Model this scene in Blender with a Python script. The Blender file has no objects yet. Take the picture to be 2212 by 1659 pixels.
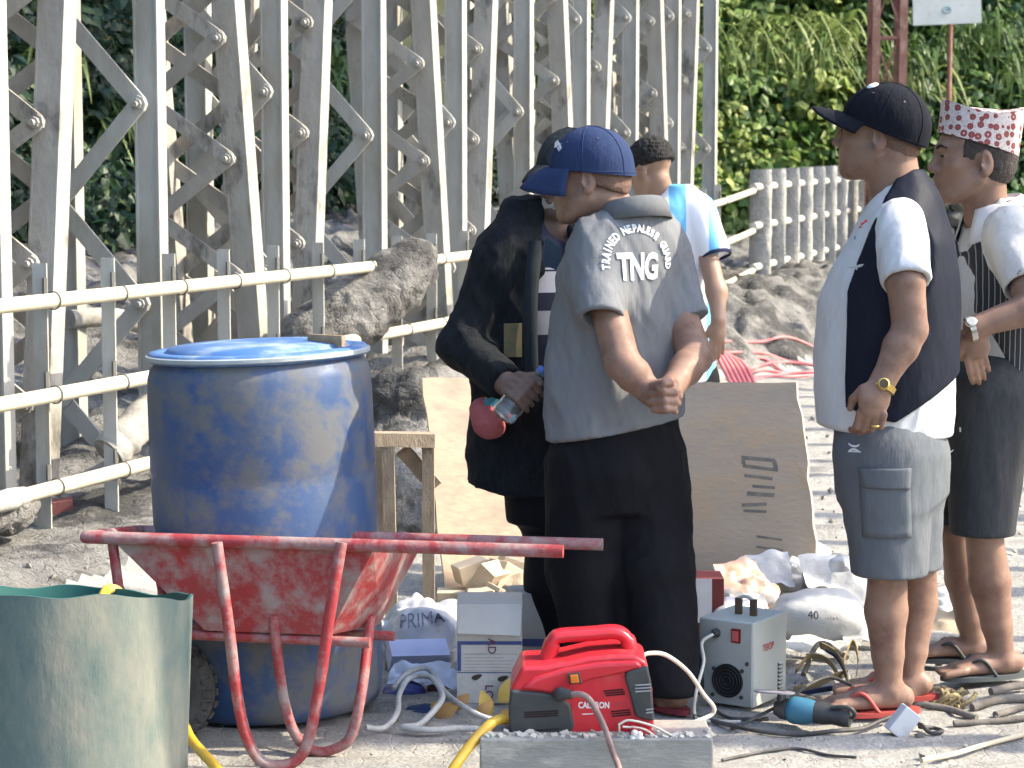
import bpy, bmesh, math, random
import numpy as np
from mathutils import Vector, Matrix
from mathutils.bvhtree import BVHTree

random.seed(7)
RNG = np.random.default_rng(7)
SC = bpy.context.scene
COL = SC.collection

# ------------------------------------------------------------------ camera
W_, H_, F_ = 2212.0, 1659.0, 4790.0
HZ = 370.0                                   # row of the horizon
CAM_Z = 1.48
PITCH = math.atan((H_ / 2 - HZ) / F_)
cam = bpy.data.cameras.new('camera')
cam.sensor_width = 36.0
cam.lens = 36.0 * F_ / W_
cam.clip_start = 0.1
cam.clip_end = 600.0
camo = bpy.data.objects.new('camera', cam)
camo.location = (0, 0, CAM_Z)
camo.rotation_euler = (math.pi / 2 - PITCH, 0, 0)
COL.objects.link(camo)
SC.camera = camo
cam.dof.use_dof = True
cam.dof.focus_distance = 6.1
cam.dof.aperture_fstop = 10.0

# ------------------------------------------------------------------ sky, sun, exposure
SUN_DIR = Vector((0.82, -0.02, 0.70)).normalized()      # towards the sun
elev = math.asin(SUN_DIR.z)
azim = math.atan2(SUN_DIR.x, SUN_DIR.y)
world = bpy.data.worlds.new('World')
SC.world = world
world.use_nodes = True
wn = world.node_tree
bg = wn.nodes['Background']
sky = wn.nodes.new('ShaderNodeTexSky')
sky.sky_type = 'NISHITA'
sky.sun_disc = False
sky.sun_elevation = elev
sky.sun_rotation = azim
sky.air_density = 1.0
sky.dust_density = 2.0
sky.ozone_density = 1.0
wn.links.new(sky.outputs[0], bg.inputs[0])
bg.inputs[1].default_value = 0.15
sun = bpy.data.lights.new('sun', 'SUN')
sun.energy = 2.3
sun.angle = math.radians(0.5)
sun.color = (1.0, 0.895, 0.69)
suno = bpy.data.objects.new('sun', sun)
suno.rotation_euler = (-SUN_DIR).to_track_quat('-Z', 'Y').to_euler()
suno.location = (6, 4, 9)
COL.objects.link(suno)
SC.view_settings.view_transform = 'Standard'
SC.view_settings.look = 'None'
SC.view_settings.gamma = 1.0
SC.view_settings.exposure = 2.08
SC.cycles.max_bounces = 4
SC.cycles.diffuse_bounces = 3
SC.cycles.glossy_bounces = 2
SC.cycles.transparent_max_bounces = 6
SC.cycles.use_adaptive_sampling = True
SC.cycles.adaptive_threshold = 0.03

# ------------------------------------------------------------------ picking points
SP, CP = math.sin(PITCH), math.cos(PITCH)
def ray(x, y):
    a, b = (x - W_ / 2) / F_, (H_ / 2 - y) / F_
    return np.array([a, CP + SP * b, -SP + CP * b])
def P(x, y, d):
    r = ray(x, y)
    return np.array([0, 0, CAM_Z]) + r * (d / r[1])
def G(x, y, z=0.0):
    r = ray(x, y)
    return np.array([0, 0, CAM_Z]) + r * ((z - CAM_Z) / r[2])

# bridge axis: the railing line
R0 = np.array([-1.84, 8.0])
TD = np.array([0.339, 1.0]); TD /= np.linalg.norm(TD)
ND = np.array([-TD[1], TD[0]])
def U(u, off=0.0, z=0.0):
    q = R0 + TD * u + ND * off
    return np.array([q[0], q[1], z])
def uv_of(X, Y):
    dx, dy = X - R0[0], Y - R0[1]
    return dx * TD[0] + dy * TD[1], dx * ND[0] + dy * ND[1]
def rise(u):
    return 0.0044 * max(0.0, u - 4.0) ** 2 if u < 13.0 else 0.0044 * 81 + 0.02 * (u - 13)

# ------------------------------------------------------------------ noise
def _hash(ix, iy, iz, seed):
    n = (ix.astype(np.int64) * 374761393 + iy.astype(np.int64) * 668265263 + iz.astype(np.int64) * 2147483647 + seed * 1274126177) & 0xFFFFFFFF
    n = ((n ^ (n >> 13)) * 1274126177) & 0xFFFFFFFF
    n = ((n ^ (n >> 16)) * 2246822519) & 0xFFFFFFFF
    return ((n ^ (n >> 15)) & 0xFFFFFF) / float(0xFFFFFF)
def vnoise(p, seed=0):
    p = np.asarray(p, float)
    i = np.floor(p)
    f = p - i
    f = f * f * (3 - 2 * f)
    ix, iy, iz = i[..., 0], i[..., 1], i[..., 2]
    r = 0
    for a in (0, 1):
        wa = f[..., 0] if a else 1 - f[..., 0]
        for b in (0, 1):
            wb = f[..., 1] if b else 1 - f[..., 1]
            for c in (0, 1):
                wc = f[..., 2] if c else 1 - f[..., 2]
                r = r + wa * wb * wc * _hash(ix + a, iy + b, iz + c, seed)
    return r
def fbm(p, oct=4, seed=0, ridged=False):
    p = np.asarray(p, float)
    r, amp, tot = 0, 1.0, 0
    for o in range(oct):
        n = vnoise(p * (2.03 ** o) + 17.3 * o, seed + o)
        if ridged:
            n = 1 - np.abs(2 * n - 1)
        r = r + amp * n
        tot += amp
        amp *= 0.5
    return r / tot

# ------------------------------------------------------------------ materials
MATS = {}
def mat(name, c1, c2=None, scale=8.0, rough=0.8, metal=0.0, bump=0.0, bscale=40.0, spec=0.3, c3=None, s3=2.5, a3=0.5, w3=0.08,
        stretch=(1, 1, 1), trans=0.0, coat=0.0, bdist=0.01, sss=0.0, two=False, detail=5.0, mid=0.5, wid=0.2):
    """plain surface: two colours mixed by fine noise, an optional third in patches (dirt, rust, paint), fine relief"""
    if name in MATS:
        return MATS[name]
    m = bpy.data.materials.new(name)
    m.use_nodes = True
    nt = m.node_tree
    b = nt.nodes['Principled BSDF']
    L = nt.links.new
    tc = nt.nodes.new('ShaderNodeTexCoord')
    mp = nt.nodes.new('ShaderNodeMapping')
    mp.inputs['Scale'].default_value = stretch
    L(tc.outputs['Object'], mp.inputs[0])
    def noise(s, d=detail, r=0.55):
        n = nt.nodes.new('ShaderNodeTexNoise')
        n.inputs['Scale'].default_value = s
        n.inputs['Detail'].default_value = d
        n.inputs['Roughness'].default_value = r
        L(mp.outputs[0], n.inputs['Vector'])
        return n
    def ramp(sock, lo, hi):
        mr = nt.nodes.new('ShaderNodeMapRange')
        mr.inputs['From Min'].default_value = lo
        mr.inputs['From Max'].default_value = hi
        L(sock, mr.inputs['Value'])
        return mr.outputs[0]
    def mix(fac, a, bb):
        x = nt.nodes.new('ShaderNodeMix')
        x.data_type = 'RGBA'
        if fac is not None:
            L(fac, x.inputs['Factor'])
        for i, v in ((6, a), (7, bb)):
            if isinstance(v, (tuple, list)):
                x.inputs[i].default_value = (*v[:3], 1)
            else:
                L(v, x.inputs[i])
        return x.outputs[2]
    c2 = c2 or tuple(v * 0.75 for v in c1)
    n1 = noise(scale)
    col = mix(ramp(n1.outputs['Fac'], mid - wid, mid + wid), c1, c2)
    rsock = None
    if c3:
        n3 = noise(s3, 8.0, 0.68)
        fac = ramp(n3.outputs['Fac'], a3 - w3, a3 + w3)
        col = mix(fac, col, c3)
        rsock = fac
    L(col, b.inputs['Base Color'])
    if rsock is not None and rough < 0.7:
        x = nt.nodes.new('ShaderNodeMapRange')
        x.inputs['To Min'].default_value = rough
        x.inputs['To Max'].default_value = 0.9
        L(rsock, x.inputs['Value'])
        L(x.outputs[0], b.inputs['Roughness'])
    else:
        b.inputs['Roughness'].default_value = rough
    b.inputs['Metallic'].default_value = metal
    b.inputs['Specular IOR Level'].default_value = spec
    if coat:
        b.inputs['Coat Weight'].default_value = coat
    if trans:
        b.inputs['Transmission Weight'].default_value = trans
    if sss:
        b.inputs['Subsurface Weight'].default_value = sss
        b.inputs['Subsurface Radius'].default_value = (0.012, 0.005, 0.003)
        b.inputs['Subsurface Scale'].default_value = 1.0
    if bump:
        nb = noise(bscale, 6.0, 0.6)
        bp = nt.nodes.new('ShaderNodeBump')
        bp.inputs['Strength'].default_value = bump
        bp.inputs['Distance'].default_value = bdist
        L(nb.outputs['Fac'], bp.inputs['Height'])
        L(bp.outputs[0], b.inputs['Normal'])
    MATS[name] = m
    return m

# ------------------------------------------------------------------ meshes
class MB:
    def __init__(s):
        s.v, s.f, s.n = [], [], 0
    def add(s, v, f):
        v = np.asarray(v, float).reshape(-1, 3)
        s.v.append(v)
        s.f += [tuple(int(i) + s.n for i in q) for q in f]
        s.n += len(v)
        return s
    def box(s, c, ax, ay, az):
        """centre and three half-axis vectors"""
        c, ax, ay, az = (np.asarray(q, float) for q in (c, ax, ay, az))
        v = [c + i * ax + j * ay + k * az for i in (-1, 1) for j in (-1, 1) for k in (-1, 1)]
        f = [(0, 1, 3, 2), (4, 6, 7, 5), (0, 4, 5, 1), (2, 3, 7, 6), (0, 2, 6, 4), (1, 5, 7, 3)]
        if np.dot(np.cross(ax, ay), az) < 0:
            f = [q[::-1] for q in f]
        return s.add(v, f)
    def beam(s, a, b, w, h, side=(1, 0, 0)):
        """box from a to b; w across (towards side), h the other way"""
        a, b = np.asarray(a, float), np.asarray(b, float)
        d = b - a
        l = np.linalg.norm(d); d = d / l
        x = np.asarray(side, float); x = x - d * np.dot(x, d); x /= np.linalg.norm(x)
        y = np.cross(d, x)
        return s.box((a + b) / 2, x * w / 2, y * h / 2, d * l / 2)
    def tube(s, pts, r, n=10, cap=True, closed=False):
        pts = np.asarray(pts, float)
        m = len(pts)
        rr = np.full(m, r, float) if np.isscalar(r) else np.asarray(r, float)
        tan = np.gradient(pts, axis=0) if not closed else (np.roll(pts, -1, 0) - np.roll(pts, 1, 0))
        tan /= np.linalg.norm(tan, axis=1)[:, None] + 1e-12
        ref = np.array([0, 0, 1.0]) if abs(tan[0][2]) < 0.9 else np.array([1.0, 0, 0])
        V = []
        x = np.cross(tan[0], ref); x /= np.linalg.norm(x)
        for i in range(m):
            x = x - tan[i] * np.dot(x, tan[i]); x /= np.linalg.norm(x) + 1e-12
            y = np.cross(tan[i], x)
            for k in range(n):
                a = 2 * math.pi * k / n
                V.append(pts[i] + rr[i] * (math.cos(a) * x + math.sin(a) * y))
        F = []
        for i in range(m if closed else m - 1):
            for k in range(n):
                a, b = i * n + k, i * n + (k + 1) % n
                c, d = ((i + 1) % m) * n + (k + 1) % n, ((i + 1) % m) * n + k
                F.append((a, b, c, d))
        if cap and not closed:
            F.append(tuple(range(n))[::-1])
            F.append(tuple((m - 1) * n + k for k in range(n)))
        return s.add(V, F)
    def grid(s, A, close_u=False, close_v=False, flip=False):
        """A: (nu, nv, 3) array of points"""
        nu, nv = A.shape[:2]
        F = []
        for i in range(nu if close_u else nu - 1):
            for j in range(nv if close_v else nv - 1):
                q = (i * nv + j, ((i + 1) % nu) * nv + j, ((i + 1) % nu) * nv + (j + 1) % nv, i * nv + (j + 1) % nv)
                F.append(q[::-1] if flip else q)
        return s.add(A.reshape(-1, 3), F)
    def lathe(s, prof, c=(0, 0, 0), n=32, axis=(0, 0, 1), cap0=False, cap1=False):
        """prof: (radius, height) pairs around axis through c"""
        az = np.asarray(axis, float); az /= np.linalg.norm(az)
        ref = np.array([1.0, 0, 0]) if abs(az[0]) < 0.9 else np.array([0, 1.0, 0])
        ax = ref - az * np.dot(ref, az); ax /= np.linalg.norm(ax)
        ay = np.cross(az, ax)
        c = np.asarray(c, float)
        A = np.array([[c + r * (math.cos(2 * math.pi * k / n) * ax + math.sin(2 * math.pi * k / n) * ay) + h * az for k in range(n)] for r, h in prof])
        n0 = s.n
        s.grid(A, close_v=True, flip=True)
        if cap0: s.f.append(tuple(n0 + k for k in range(n))[::-1])
        if cap1: s.f.append(tuple(n0 + (len(prof) - 1) * n + k for k in range(n)))
        return s
    def prism(s, poly, o, ax, ay, depth):
        """polygon (2D) in the frame o, ax, ay, extruded by the vector depth"""
        o, ax, ay, dp = (np.asarray(q, float) for q in (o, ax, ay, depth))
        n = len(poly)
        a = [o + x * ax + y * ay for x, y in poly]
        v = a + [q + dp for q in a]
        f = [tuple(range(n))[::-1], tuple(range(n, 2 * n))] + [(i, (i + 1) % n, n + (i + 1) % n, n + i) for i in range(n)]
        if np.dot(np.cross(ax, ay), dp) < 0:
            f = [q[::-1] for q in f]
        return s.add(v, f)
    def arr(s):
        return np.concatenate(s.v) if s.v else np.zeros((0, 3))

def link_mesh(name, V, F, m, parent=None, smooth=None, loc=None):
    V = np.asarray(V, float)
    if parent is not None:
        V = V - np.array(parent.get('_o', (0, 0, 0)))
    elif loc is not None:
        V = V - np.asarray(loc)
    me = bpy.data.meshes.new(name)
    me.from_pydata(V.tolist(), [], F)
    me.update()
    if smooth is not None:
        me.polygons.foreach_set('use_smooth', [True] * len(me.polygons))
        if smooth < 179:
            me.set_sharp_from_angle(angle=math.radians(smooth))
    if m is not None:
        me.materials.append(m)
    o = bpy.data.objects.new(name, me)
    COL.objects.link(o)
    if parent is not None:
        o.parent = parent
        o['_o'] = list(parent.get('_o', (0, 0, 0)))
    elif loc is not None:
        o.location = loc
        o['_o'] = [float(q) for q in loc]
    else:
        o['_o'] = [0.0, 0.0, 0.0]
    return o
def put(name, mb, m, parent=None, smooth=None, loc=None):
    return link_mesh(name, mb.arr(), mb.f, m, parent, smooth, loc)
def tag(o, label, cat, group=None):
    o['label'] = label
    o['category'] = cat
    if group: o['group'] = group
    return o
def thing(name, loc, label, cat, group=None):
    o = bpy.data.objects.new(name, None)
    o.location = loc
    o.empty_display_size = 0.1
    o['_o'] = [float(q) for q in loc]
    COL.objects.link(o)
    return tag(o, label, cat, group)
def struct(o, kind='structure'):
    o['kind'] = kind
    return o
def bez(pts, n=8, closed=False):
    """smooth path through points (Catmull-Rom)"""
    p = np.asarray(pts, float)
    q = np.concatenate([[2 * p[0] - p[1]], p, [2 * p[-1] - p[-2]]])
    out = []
    for i in range(1, len(q) - 2):
        for k in range(n):
            t = k / n
            a, b, c, d = q[i - 1], q[i], q[i + 1], q[i + 2]
            out.append(0.5 * ((2 * b) + (-a + c) * t + (2 * a - 5 * b + 4 * c - d) * t * t + (-a + 3 * b - 3 * c + d) * t ** 3))
    out.append(p[-1])
    return np.array(out)
def text_mesh(s, size=1.0, bold=0.0, sx=1.0, spacing=1.0):
    """triangulated letters of a string in the XY plane, centred"""
    c = bpy.data.curves.new('lettering', 'FONT')
    c.body = s
    c.size = size
    c.offset = bold
    c.space_character = spacing
    c.align_x = 'CENTER'
    c.align_y = 'CENTER'
    c.resolution_u = 3
    o = bpy.data.objects.new('lettering', c)
    COL.objects.link(o)
    dg = bpy.context.evaluated_depsgraph_get()
    dg.update()
    me = bpy.data.meshes.new_from_object(o.evaluated_get(dg))
    V = np.array([v.co[:] for v in me.vertices]).reshape(-1, 3)
    F = [tuple(p.vertices) for p in me.polygons]
    bpy.data.objects.remove(o)
    bpy.data.curves.remove(c)
    bpy.data.meshes.remove(me)
    V[:, 0] *= sx
    return V, F
def lettering(name, s, o, ax, ay, nrm, size, m, parent, bold=0.0, sx=1.0, spacing=1.0):
    """flat lettering on a flat face, 1.5 mm proud"""
    V, F = text_mesh(s, size, bold, sx, spacing)
    o, ax, ay, nrm = (np.asarray(q, float) for q in (o, ax, ay, nrm))
    Q = o + V[:, :1] * ax + V[:, 1:2] * ay + nrm * 0.0015
    return link_mesh(name, Q, F, m, parent)

# ------------------------------------------------------------------ soft bodies: distance field, one continuous skin
class Field:
    def __init__(s, lo, hi, h):
        s.h = h
        s.lo = np.asarray(lo, float)
        s.n = np.ceil((np.asarray(hi, float) - s.lo) / h).astype(int) + 1
        s.V = np.full(s.n, 0.05, np.float32)
    def _sub(s, lo, hi):
        a = np.clip(np.floor((np.asarray(lo) - s.lo) / s.h).astype(int), 0, s.n)
        b = np.clip(np.ceil((np.asarray(hi) - s.lo) / s.h).astype(int) + 1, 0, s.n)
        if np.any(b <= a):
            return None
        sl = tuple(slice(a[i], b[i]) for i in range(3))
        g = [(s.lo[i] + s.h * np.arange(a[i], b[i])).astype(np.float32) for i in range(3)]
        return sl, g[0][:, None, None], g[1][None, :, None], g[2][None, None, :]
    def _join(s, sl, d, k, sub=False):
        V = s.V[sl]
        if sub:
            d = -d
            if k > 0:
                hh = np.maximum(k - np.abs(V - d), 0) / k
                s.V[sl] = np.maximum(V, d) + hh * hh * k * 0.25
            else:
                s.V[sl] = np.maximum(V, d)
        else:
            if k > 0:
                hh = np.maximum(k - np.abs(V - d), 0) / k
                s.V[sl] = np.minimum(V, d) - hh * hh * k * 0.25
            else:
                s.V[sl] = np.minimum(V, d)
    def cap(s, a, b, ra, rb=None, k=0.02, sub=False, flat=False):
        """tapered limb; flat: square end at b"""
        rb = ra if rb is None else rb
        a, b = np.asarray(a, float), np.asarray(b, float)
        m = max(ra, rb) + k + 0.02
        q = s._sub(np.minimum(a, b) - m, np.maximum(a, b) + m)
        if q is None: return s
        sl, X, Y, Z = q
        d = b - a
        L2 = float(d @ d) + 1e-12
        t = np.clip(((X - a[0]) * d[0] + (Y - a[1]) * d[1] + (Z - a[2]) * d[2]) / L2, 0, 1)
        if flat:
            L_ = math.sqrt(L2)
            tu = ((X - a[0]) * d[0] + (Y - a[1]) * d[1] + (Z - a[2]) * d[2]) / L2
            t = np.clip(tu, 0, 1.5)
            dist = np.sqrt((X - a[0] - t * d[0]) ** 2 + (Y - a[1] - t * d[1]) ** 2 + (Z - a[2] - t * d[2]) ** 2) - (ra + (rb - ra) * t)
            s._join(sl, np.maximum(dist, (tu - 1) * L_).astype(np.float32), k, sub)
            return s
        dist = np.sqrt((X - a[0] - t * d[0]) ** 2 + (Y - a[1] - t * d[1]) ** 2 + (Z - a[2] - t * d[2]) ** 2) - (ra + (rb - ra) * t)
        s._join(sl, dist.astype(np.float32), k, sub)
        return s
    def chain(s, pts, rad, k=0.02, sub=False):
        for i in range(len(pts) - 1):
            s.cap(pts[i], pts[i + 1], rad[i], rad[i + 1], k, sub)
        return s
    def ell(s, c, r, R=None, k=0.02, sub=False):
        """ellipsoid, R columns = its axes"""
        c, r = np.asarray(c, float), np.asarray(r, float)
        R = np.eye(3) if R is None else np.asarray(R)
        m = max(r) + k + 0.02
        q = s._sub(c - m, c + m)
        if q is None: return s
        sl, X, Y, Z = q
        dx, dy, dz = X - c[0], Y - c[1], Z - c[2]
        p = [dx * R[0, i] + dy * R[1, i] + dz * R[2, i] for i in range(3)]
        k0 = np.sqrt(sum((p[i] / r[i]) ** 2 for i in range(3)))
        k1 = np.sqrt(sum((p[i] / r[i] ** 2) ** 2 for i in range(3))) + 1e-9
        s._join(sl, np.where(k0 < 1e-4, -min(r), k0 * (k0 - 1) / k1).astype(np.float32), k, sub)
        return s
    def loft(s, rows, R, o, k=0.02, sub=False, power=2.0, flat=True):
        """stack of (z, cx, cy, rx, ry) in the frame R at o; power > 2 squares the section"""
        rows = np.asarray(rows, float)
        R, o = np.asarray(R, float), np.asarray(o, float)
        rows = rows[np.argsort(rows[:, 0])]
        z0, z1 = rows[0, 0], rows[-1, 0]
        m = np.max(np.abs(rows[:, 1:3])) + np.max(rows[:, 3:5]) + k + 0.02
        cs = np.array([o + R @ np.array([i * m, j * m, z]) for i in (-1, 1) for j in (-1, 1) for z in (z0 - .04, z1 + .04)])
        q = s._sub(cs.min(0), cs.max(0))
        if q is None: return s
        sl, X, Y, Z = q
        dx, dy, dz = X - o[0], Y - o[1], Z - o[2]
        x = dx * R[0, 0] + dy * R[1, 0] + dz * R[2, 0]
        y = dx * R[0, 1] + dy * R[1, 1] + dz * R[2, 1]
        z = dx * R[0, 2] + dy * R[1, 2] + dz * R[2, 2]
        zz = np.clip(z, z0, z1)
        # smooth interpolation of the section along the axis
        ts = np.linspace(z0, z1, 60)
        def sm(c):
            v = np.interp(ts, rows[:, 0], rows[:, c])
            for _ in range(3):
                v[1:-1] = (v[:-2] + 2 * v[1:-1] + v[2:]) / 4
            return v
        I = lambda c: np.interp(zz, ts, sm(c)).astype(np.float32)
        cx, cy, rx, ry = I(1), I(2), I(3), I(4)
        a, b = np.abs((x - cx) / rx), np.abs((y - cy) / ry)
        kk = (a ** power + b ** power) ** (1 / power)
        d = (kk - 1) * np.minimum(rx, ry)
        cap_ = np.maximum(z - z1, z0 - z)
        if flat:
            d = np.maximum(d, cap_)
        else:
            d = np.where(cap_ > 0, np.sqrt(np.maximum(d, 0) ** 2 + cap_ ** 2), d)
        s._join(sl, d.astype(np.float32), k, sub)
        return s
    def cut(s, p, n, lo=None, hi=None):
        """remove everything on the side n of the plane through p (inside lo..hi)"""
        p, n = np.asarray(p, float), np.asarray(n, float)
        n = n / np.linalg.norm(n)
        q = s._sub(s.lo if lo is None else lo, s.lo + s.h * s.n if hi is None else hi)
        if q is None: return s
        sl, X, Y, Z = q
        d = (X - p[0]) * n[0] + (Y - p[1]) * n[1] + (Z - p[2]) * n[2]
        s.V[sl] = np.maximum(s.V[sl], d.astype(np.float32))
        return s
    def mesh(s):
        """surface nets"""
        V, n = s.V, s.n
        V[0], V[-1], V[:, 0], V[:, -1], V[:, :, 0], V[:, :, -1] = [0.05] * 6
        I = V < 0
        c = [I[a:n[0] - 1 + a, b:n[1] - 1 + b, e:n[2] - 1 + e] for a in (0, 1) for b in (0, 1) for e in (0, 1)]
        cnt = sum(q.astype(np.int8) for q in c)
        act = (cnt > 0) & (cnt < 8)
        idx = np.full(act.shape, -1, np.int64)
        A = np.argwhere(act)
        idx[act] = np.arange(len(A))
        pos = np.zeros((len(A), 3)); num = np.zeros(len(A))
        off = [(a, b, e) for a in (0, 1) for b in (0, 1) for e in (0, 1)]
        val = [V[A[:, 0] + a, A[:, 1] + b, A[:, 2] + e].astype(float) for a, b, e in off]
        for i in range(8):
            for j in range(i + 1, 8):
                d = np.abs(np.array(off[i]) - np.array(off[j]))
                if d.sum() != 1: continue
                x = (val[i] < 0) != (val[j] < 0)
                t = val[i] / (val[i] - val[j] + 1e-20)
                p = np.array(off[i]) + t[:, None] * (np.array(off[j]) - np.array(off[i]))
                pos[x] += p[x]; num[x] += 1
        pos = s.lo + s.h * (A + pos / num[:, None])
        F = []
        for ax in range(3):
            u, v = (ax + 1) % 3, (ax + 2) % 3
            a = [slice(None)] * 3; b = [slice(None)] * 3
            a[ax] = slice(0, n[ax] - 1); b[ax] = slice(1, n[ax])
            Ia, Ib = I[tuple(a)], I[tuple(b)]
            E = np.argwhere(Ia != Ib)
            E = E[(E[:, u] > 0) & (E[:, v] > 0) & (E[:, u] < n[u] - 1) & (E[:, v] < n[v] - 1)]
            fl = Ia[E[:, 0], E[:, 1], E[:, 2]]
            q = []
            for du, dv in ((-1, -1), (0, -1), (0, 0), (-1, 0)):
                e = E.copy(); e[:, u] += du; e[:, v] += dv
                q.append(idx[e[:, 0], e[:, 1], e[:, 2]])
            q = np.stack(q, 1)
            q[~fl] = q[~fl][:, ::-1]
            F.append(q)
        F = np.concatenate(F)
        return pos, F

def link_np(name, V, F, m, parent=None, smooth=True):
    """fast quad/tri mesh from arrays"""
    V = np.asarray(V, float)
    if parent is not None:
        V = V - np.array(parent['_o'])
    me = bpy.data.meshes.new(name)
    k = F.shape[1]
    me.vertices.add(len(V)); me.loops.add(F.size); me.polygons.add(len(F))
    me.vertices.foreach_set('co', V.astype(np.float32).ravel())
    me.loops.foreach_set('vertex_index', F.astype(np.int32).ravel())
    me.polygons.foreach_set('loop_start', np.arange(0, F.size, k, dtype=np.int32))
    me.polygons.foreach_set('use_smooth', np.full(len(F), smooth))
    me.update(calc_edges=True)
    if m is not None: me.materials.append(m)
    o = bpy.data.objects.new(name, me)
    COL.objects.link(o)
    if parent is not None:
        o.parent = parent
        o['_o'] = list(parent['_o'])
    else:
        o['_o'] = [0.0, 0.0, 0.0]
    return o
def vnormals(V, F):
    n = np.cross(V[F[:, 1]] - V[F[:, 0]], V[F[:, 2]] - V[F[:, 0]])
    N = np.zeros_like(V)
    for i in range(F.shape[1]):
        np.add.at(N, F[:, i], n)
    return N / (np.linalg.norm(N, axis=1)[:, None] + 1e-12)
def relax(V, F, it=1, lam=0.5):
    for _ in range(it):
        S = np.zeros_like(V); C = np.zeros(len(V))
        k = F.shape[1]
        for i in range(k):
            np.add.at(S, F[:, i], V[F[:, (i + 1) % k]] + V[F[:, (i - 1) % k]])
            np.add.at(C, F[:, i], 2)
        V = V + lam * (S / C[:, None] - V)
    return V

# ================================================================== THE SETTING
def smooth01(x):
    x = np.clip(x, 0, 1)
    return x * x * (3 - 2 * x)
def mud_material(name, dry, wet, wetness, crack=14.0, bump=0.5):
    m = bpy.data.materials.new(name)
    m.use_nodes = True
    nt = m.node_tree; L = nt.links.new
    b = nt.nodes['Principled BSDF']
    tc = nt.nodes.new('ShaderNodeTexCoord')
    def noise(s, d=6, r=0.6):
        n = nt.nodes.new('ShaderNodeTexNoise')
        n.inputs['Scale'].default_value = s; n.inputs['Detail'].default_value = d; n.inputs['Roughness'].default_value = r
        L(tc.outputs['Object'], n.inputs['Vector'])
        return n.outputs['Fac']
    def rng(v, a, c, lo=0.0, hi=1.0):
        q = nt.nodes.new('ShaderNodeMapRange')
        q.inputs['From Min'].default_value = a; q.inputs['From Max'].default_value = c
        q.inputs['To Min'].default_value = lo; q.inputs['To Max'].default_value = hi
        L(v, q.inputs['Value'])
        return q.outputs[0]
    def mix(f, a, c):
        q = nt.nodes.new('ShaderNodeMix'); q.data_type = 'RGBA'
        L(f, q.inputs['Factor'])
        for i, v in ((6, a), (7, c)):
            if isinstance(v, tuple): q.inputs[i].default_value = (*v, 1)
            else: L(v, q.inputs[i])
        return q.outputs[2]
    base = mix(rng(noise(9), 0.35, 0.68), dry, tuple(v * 0.72 for v in dry))
    col = mix(rng(noise(2.2, 8, 0.65), wetness, wetness + 0.1), base, wet)
    fine = mix(rng(noise(120, 3), 0.42, 0.62), (1.0, 1.0, 1.0), (0.74, 0.72, 0.70))
    mu = nt.nodes.new('ShaderNodeMix'); mu.data_type = 'RGBA'; mu.blend_type = 'MULTIPLY'
    mu.inputs['Factor'].default_value = 1.0
    L(col, mu.inputs[6]); L(fine, mu.inputs[7])
    L(mu.outputs[2], b.inputs['Base Color'])
    b.inputs['Roughness'].default_value = 0.9
    b.inputs['Specular IOR Level'].default_value = 0.25
    vo = nt.nodes.new('ShaderNodeTexVoronoi')
    vo.feature = 'DISTANCE_TO_EDGE'
    vo.inputs['Scale'].default_value = crack
    mpx = nt.nodes.new('ShaderNodeMix'); mpx.data_type = 'VECTOR'
    nv = nt.nodes.new('ShaderNodeTexNoise'); nv.inputs['Scale'].default_value = 7
    L(tc.outputs['Object'], nv.inputs['Vector'])
    mpx.inputs['Factor'].default_value = 0.25
    L(tc.outputs['Object'], mpx.inputs[4]); L(nv.outputs['Color'], mpx.inputs[5])
    L(mpx.outputs[1], vo.inputs['Vector'])
    cr = rng(vo.outputs['Distance'], 0.0, 0.05, 0.0, 0.22)
    ad = nt.nodes.new('ShaderNodeMath'); ad.operation = 'ADD'
    L(cr, ad.inputs[0]); L(noise(26, 8, 0.65), ad.inputs[1])
    ad2 = nt.nodes.new('ShaderNodeMath'); ad2.operation = 'MULTIPLY_ADD'
    L(noise(95, 4), ad2.inputs[0]); ad2.inputs[1].default_value = 0.3; L(ad.outputs[0], ad2.inputs[2])
    bp = nt.nodes.new('ShaderNodeBump')
    bp.inputs['Strength'].default_value = bump; bp.inputs['Distance'].default_value = 0.03
    L(ad2.outputs[0], bp.inputs['Height'])
    L(bp.outputs[0], b.inputs['Normal'])
    MATS[name] = m
    return m
M_GROUND = mud_material('dry mud', (0.37, 0.36, 0.335), (0.20, 0.195, 0.19), 0.55, 11.0, 0.45)
M_MUD = mud_material('mud bank', (0.26, 0.254, 0.24), (0.075, 0.074, 0.072), 0.47, 9.0, 1.0)
M_HILL = mat('hill soil', (0.035, 0.04, 0.02), (0.02, 0.025, 0.012), scale=1.2, rough=0.95, bump=0.6, bscale=5)

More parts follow.
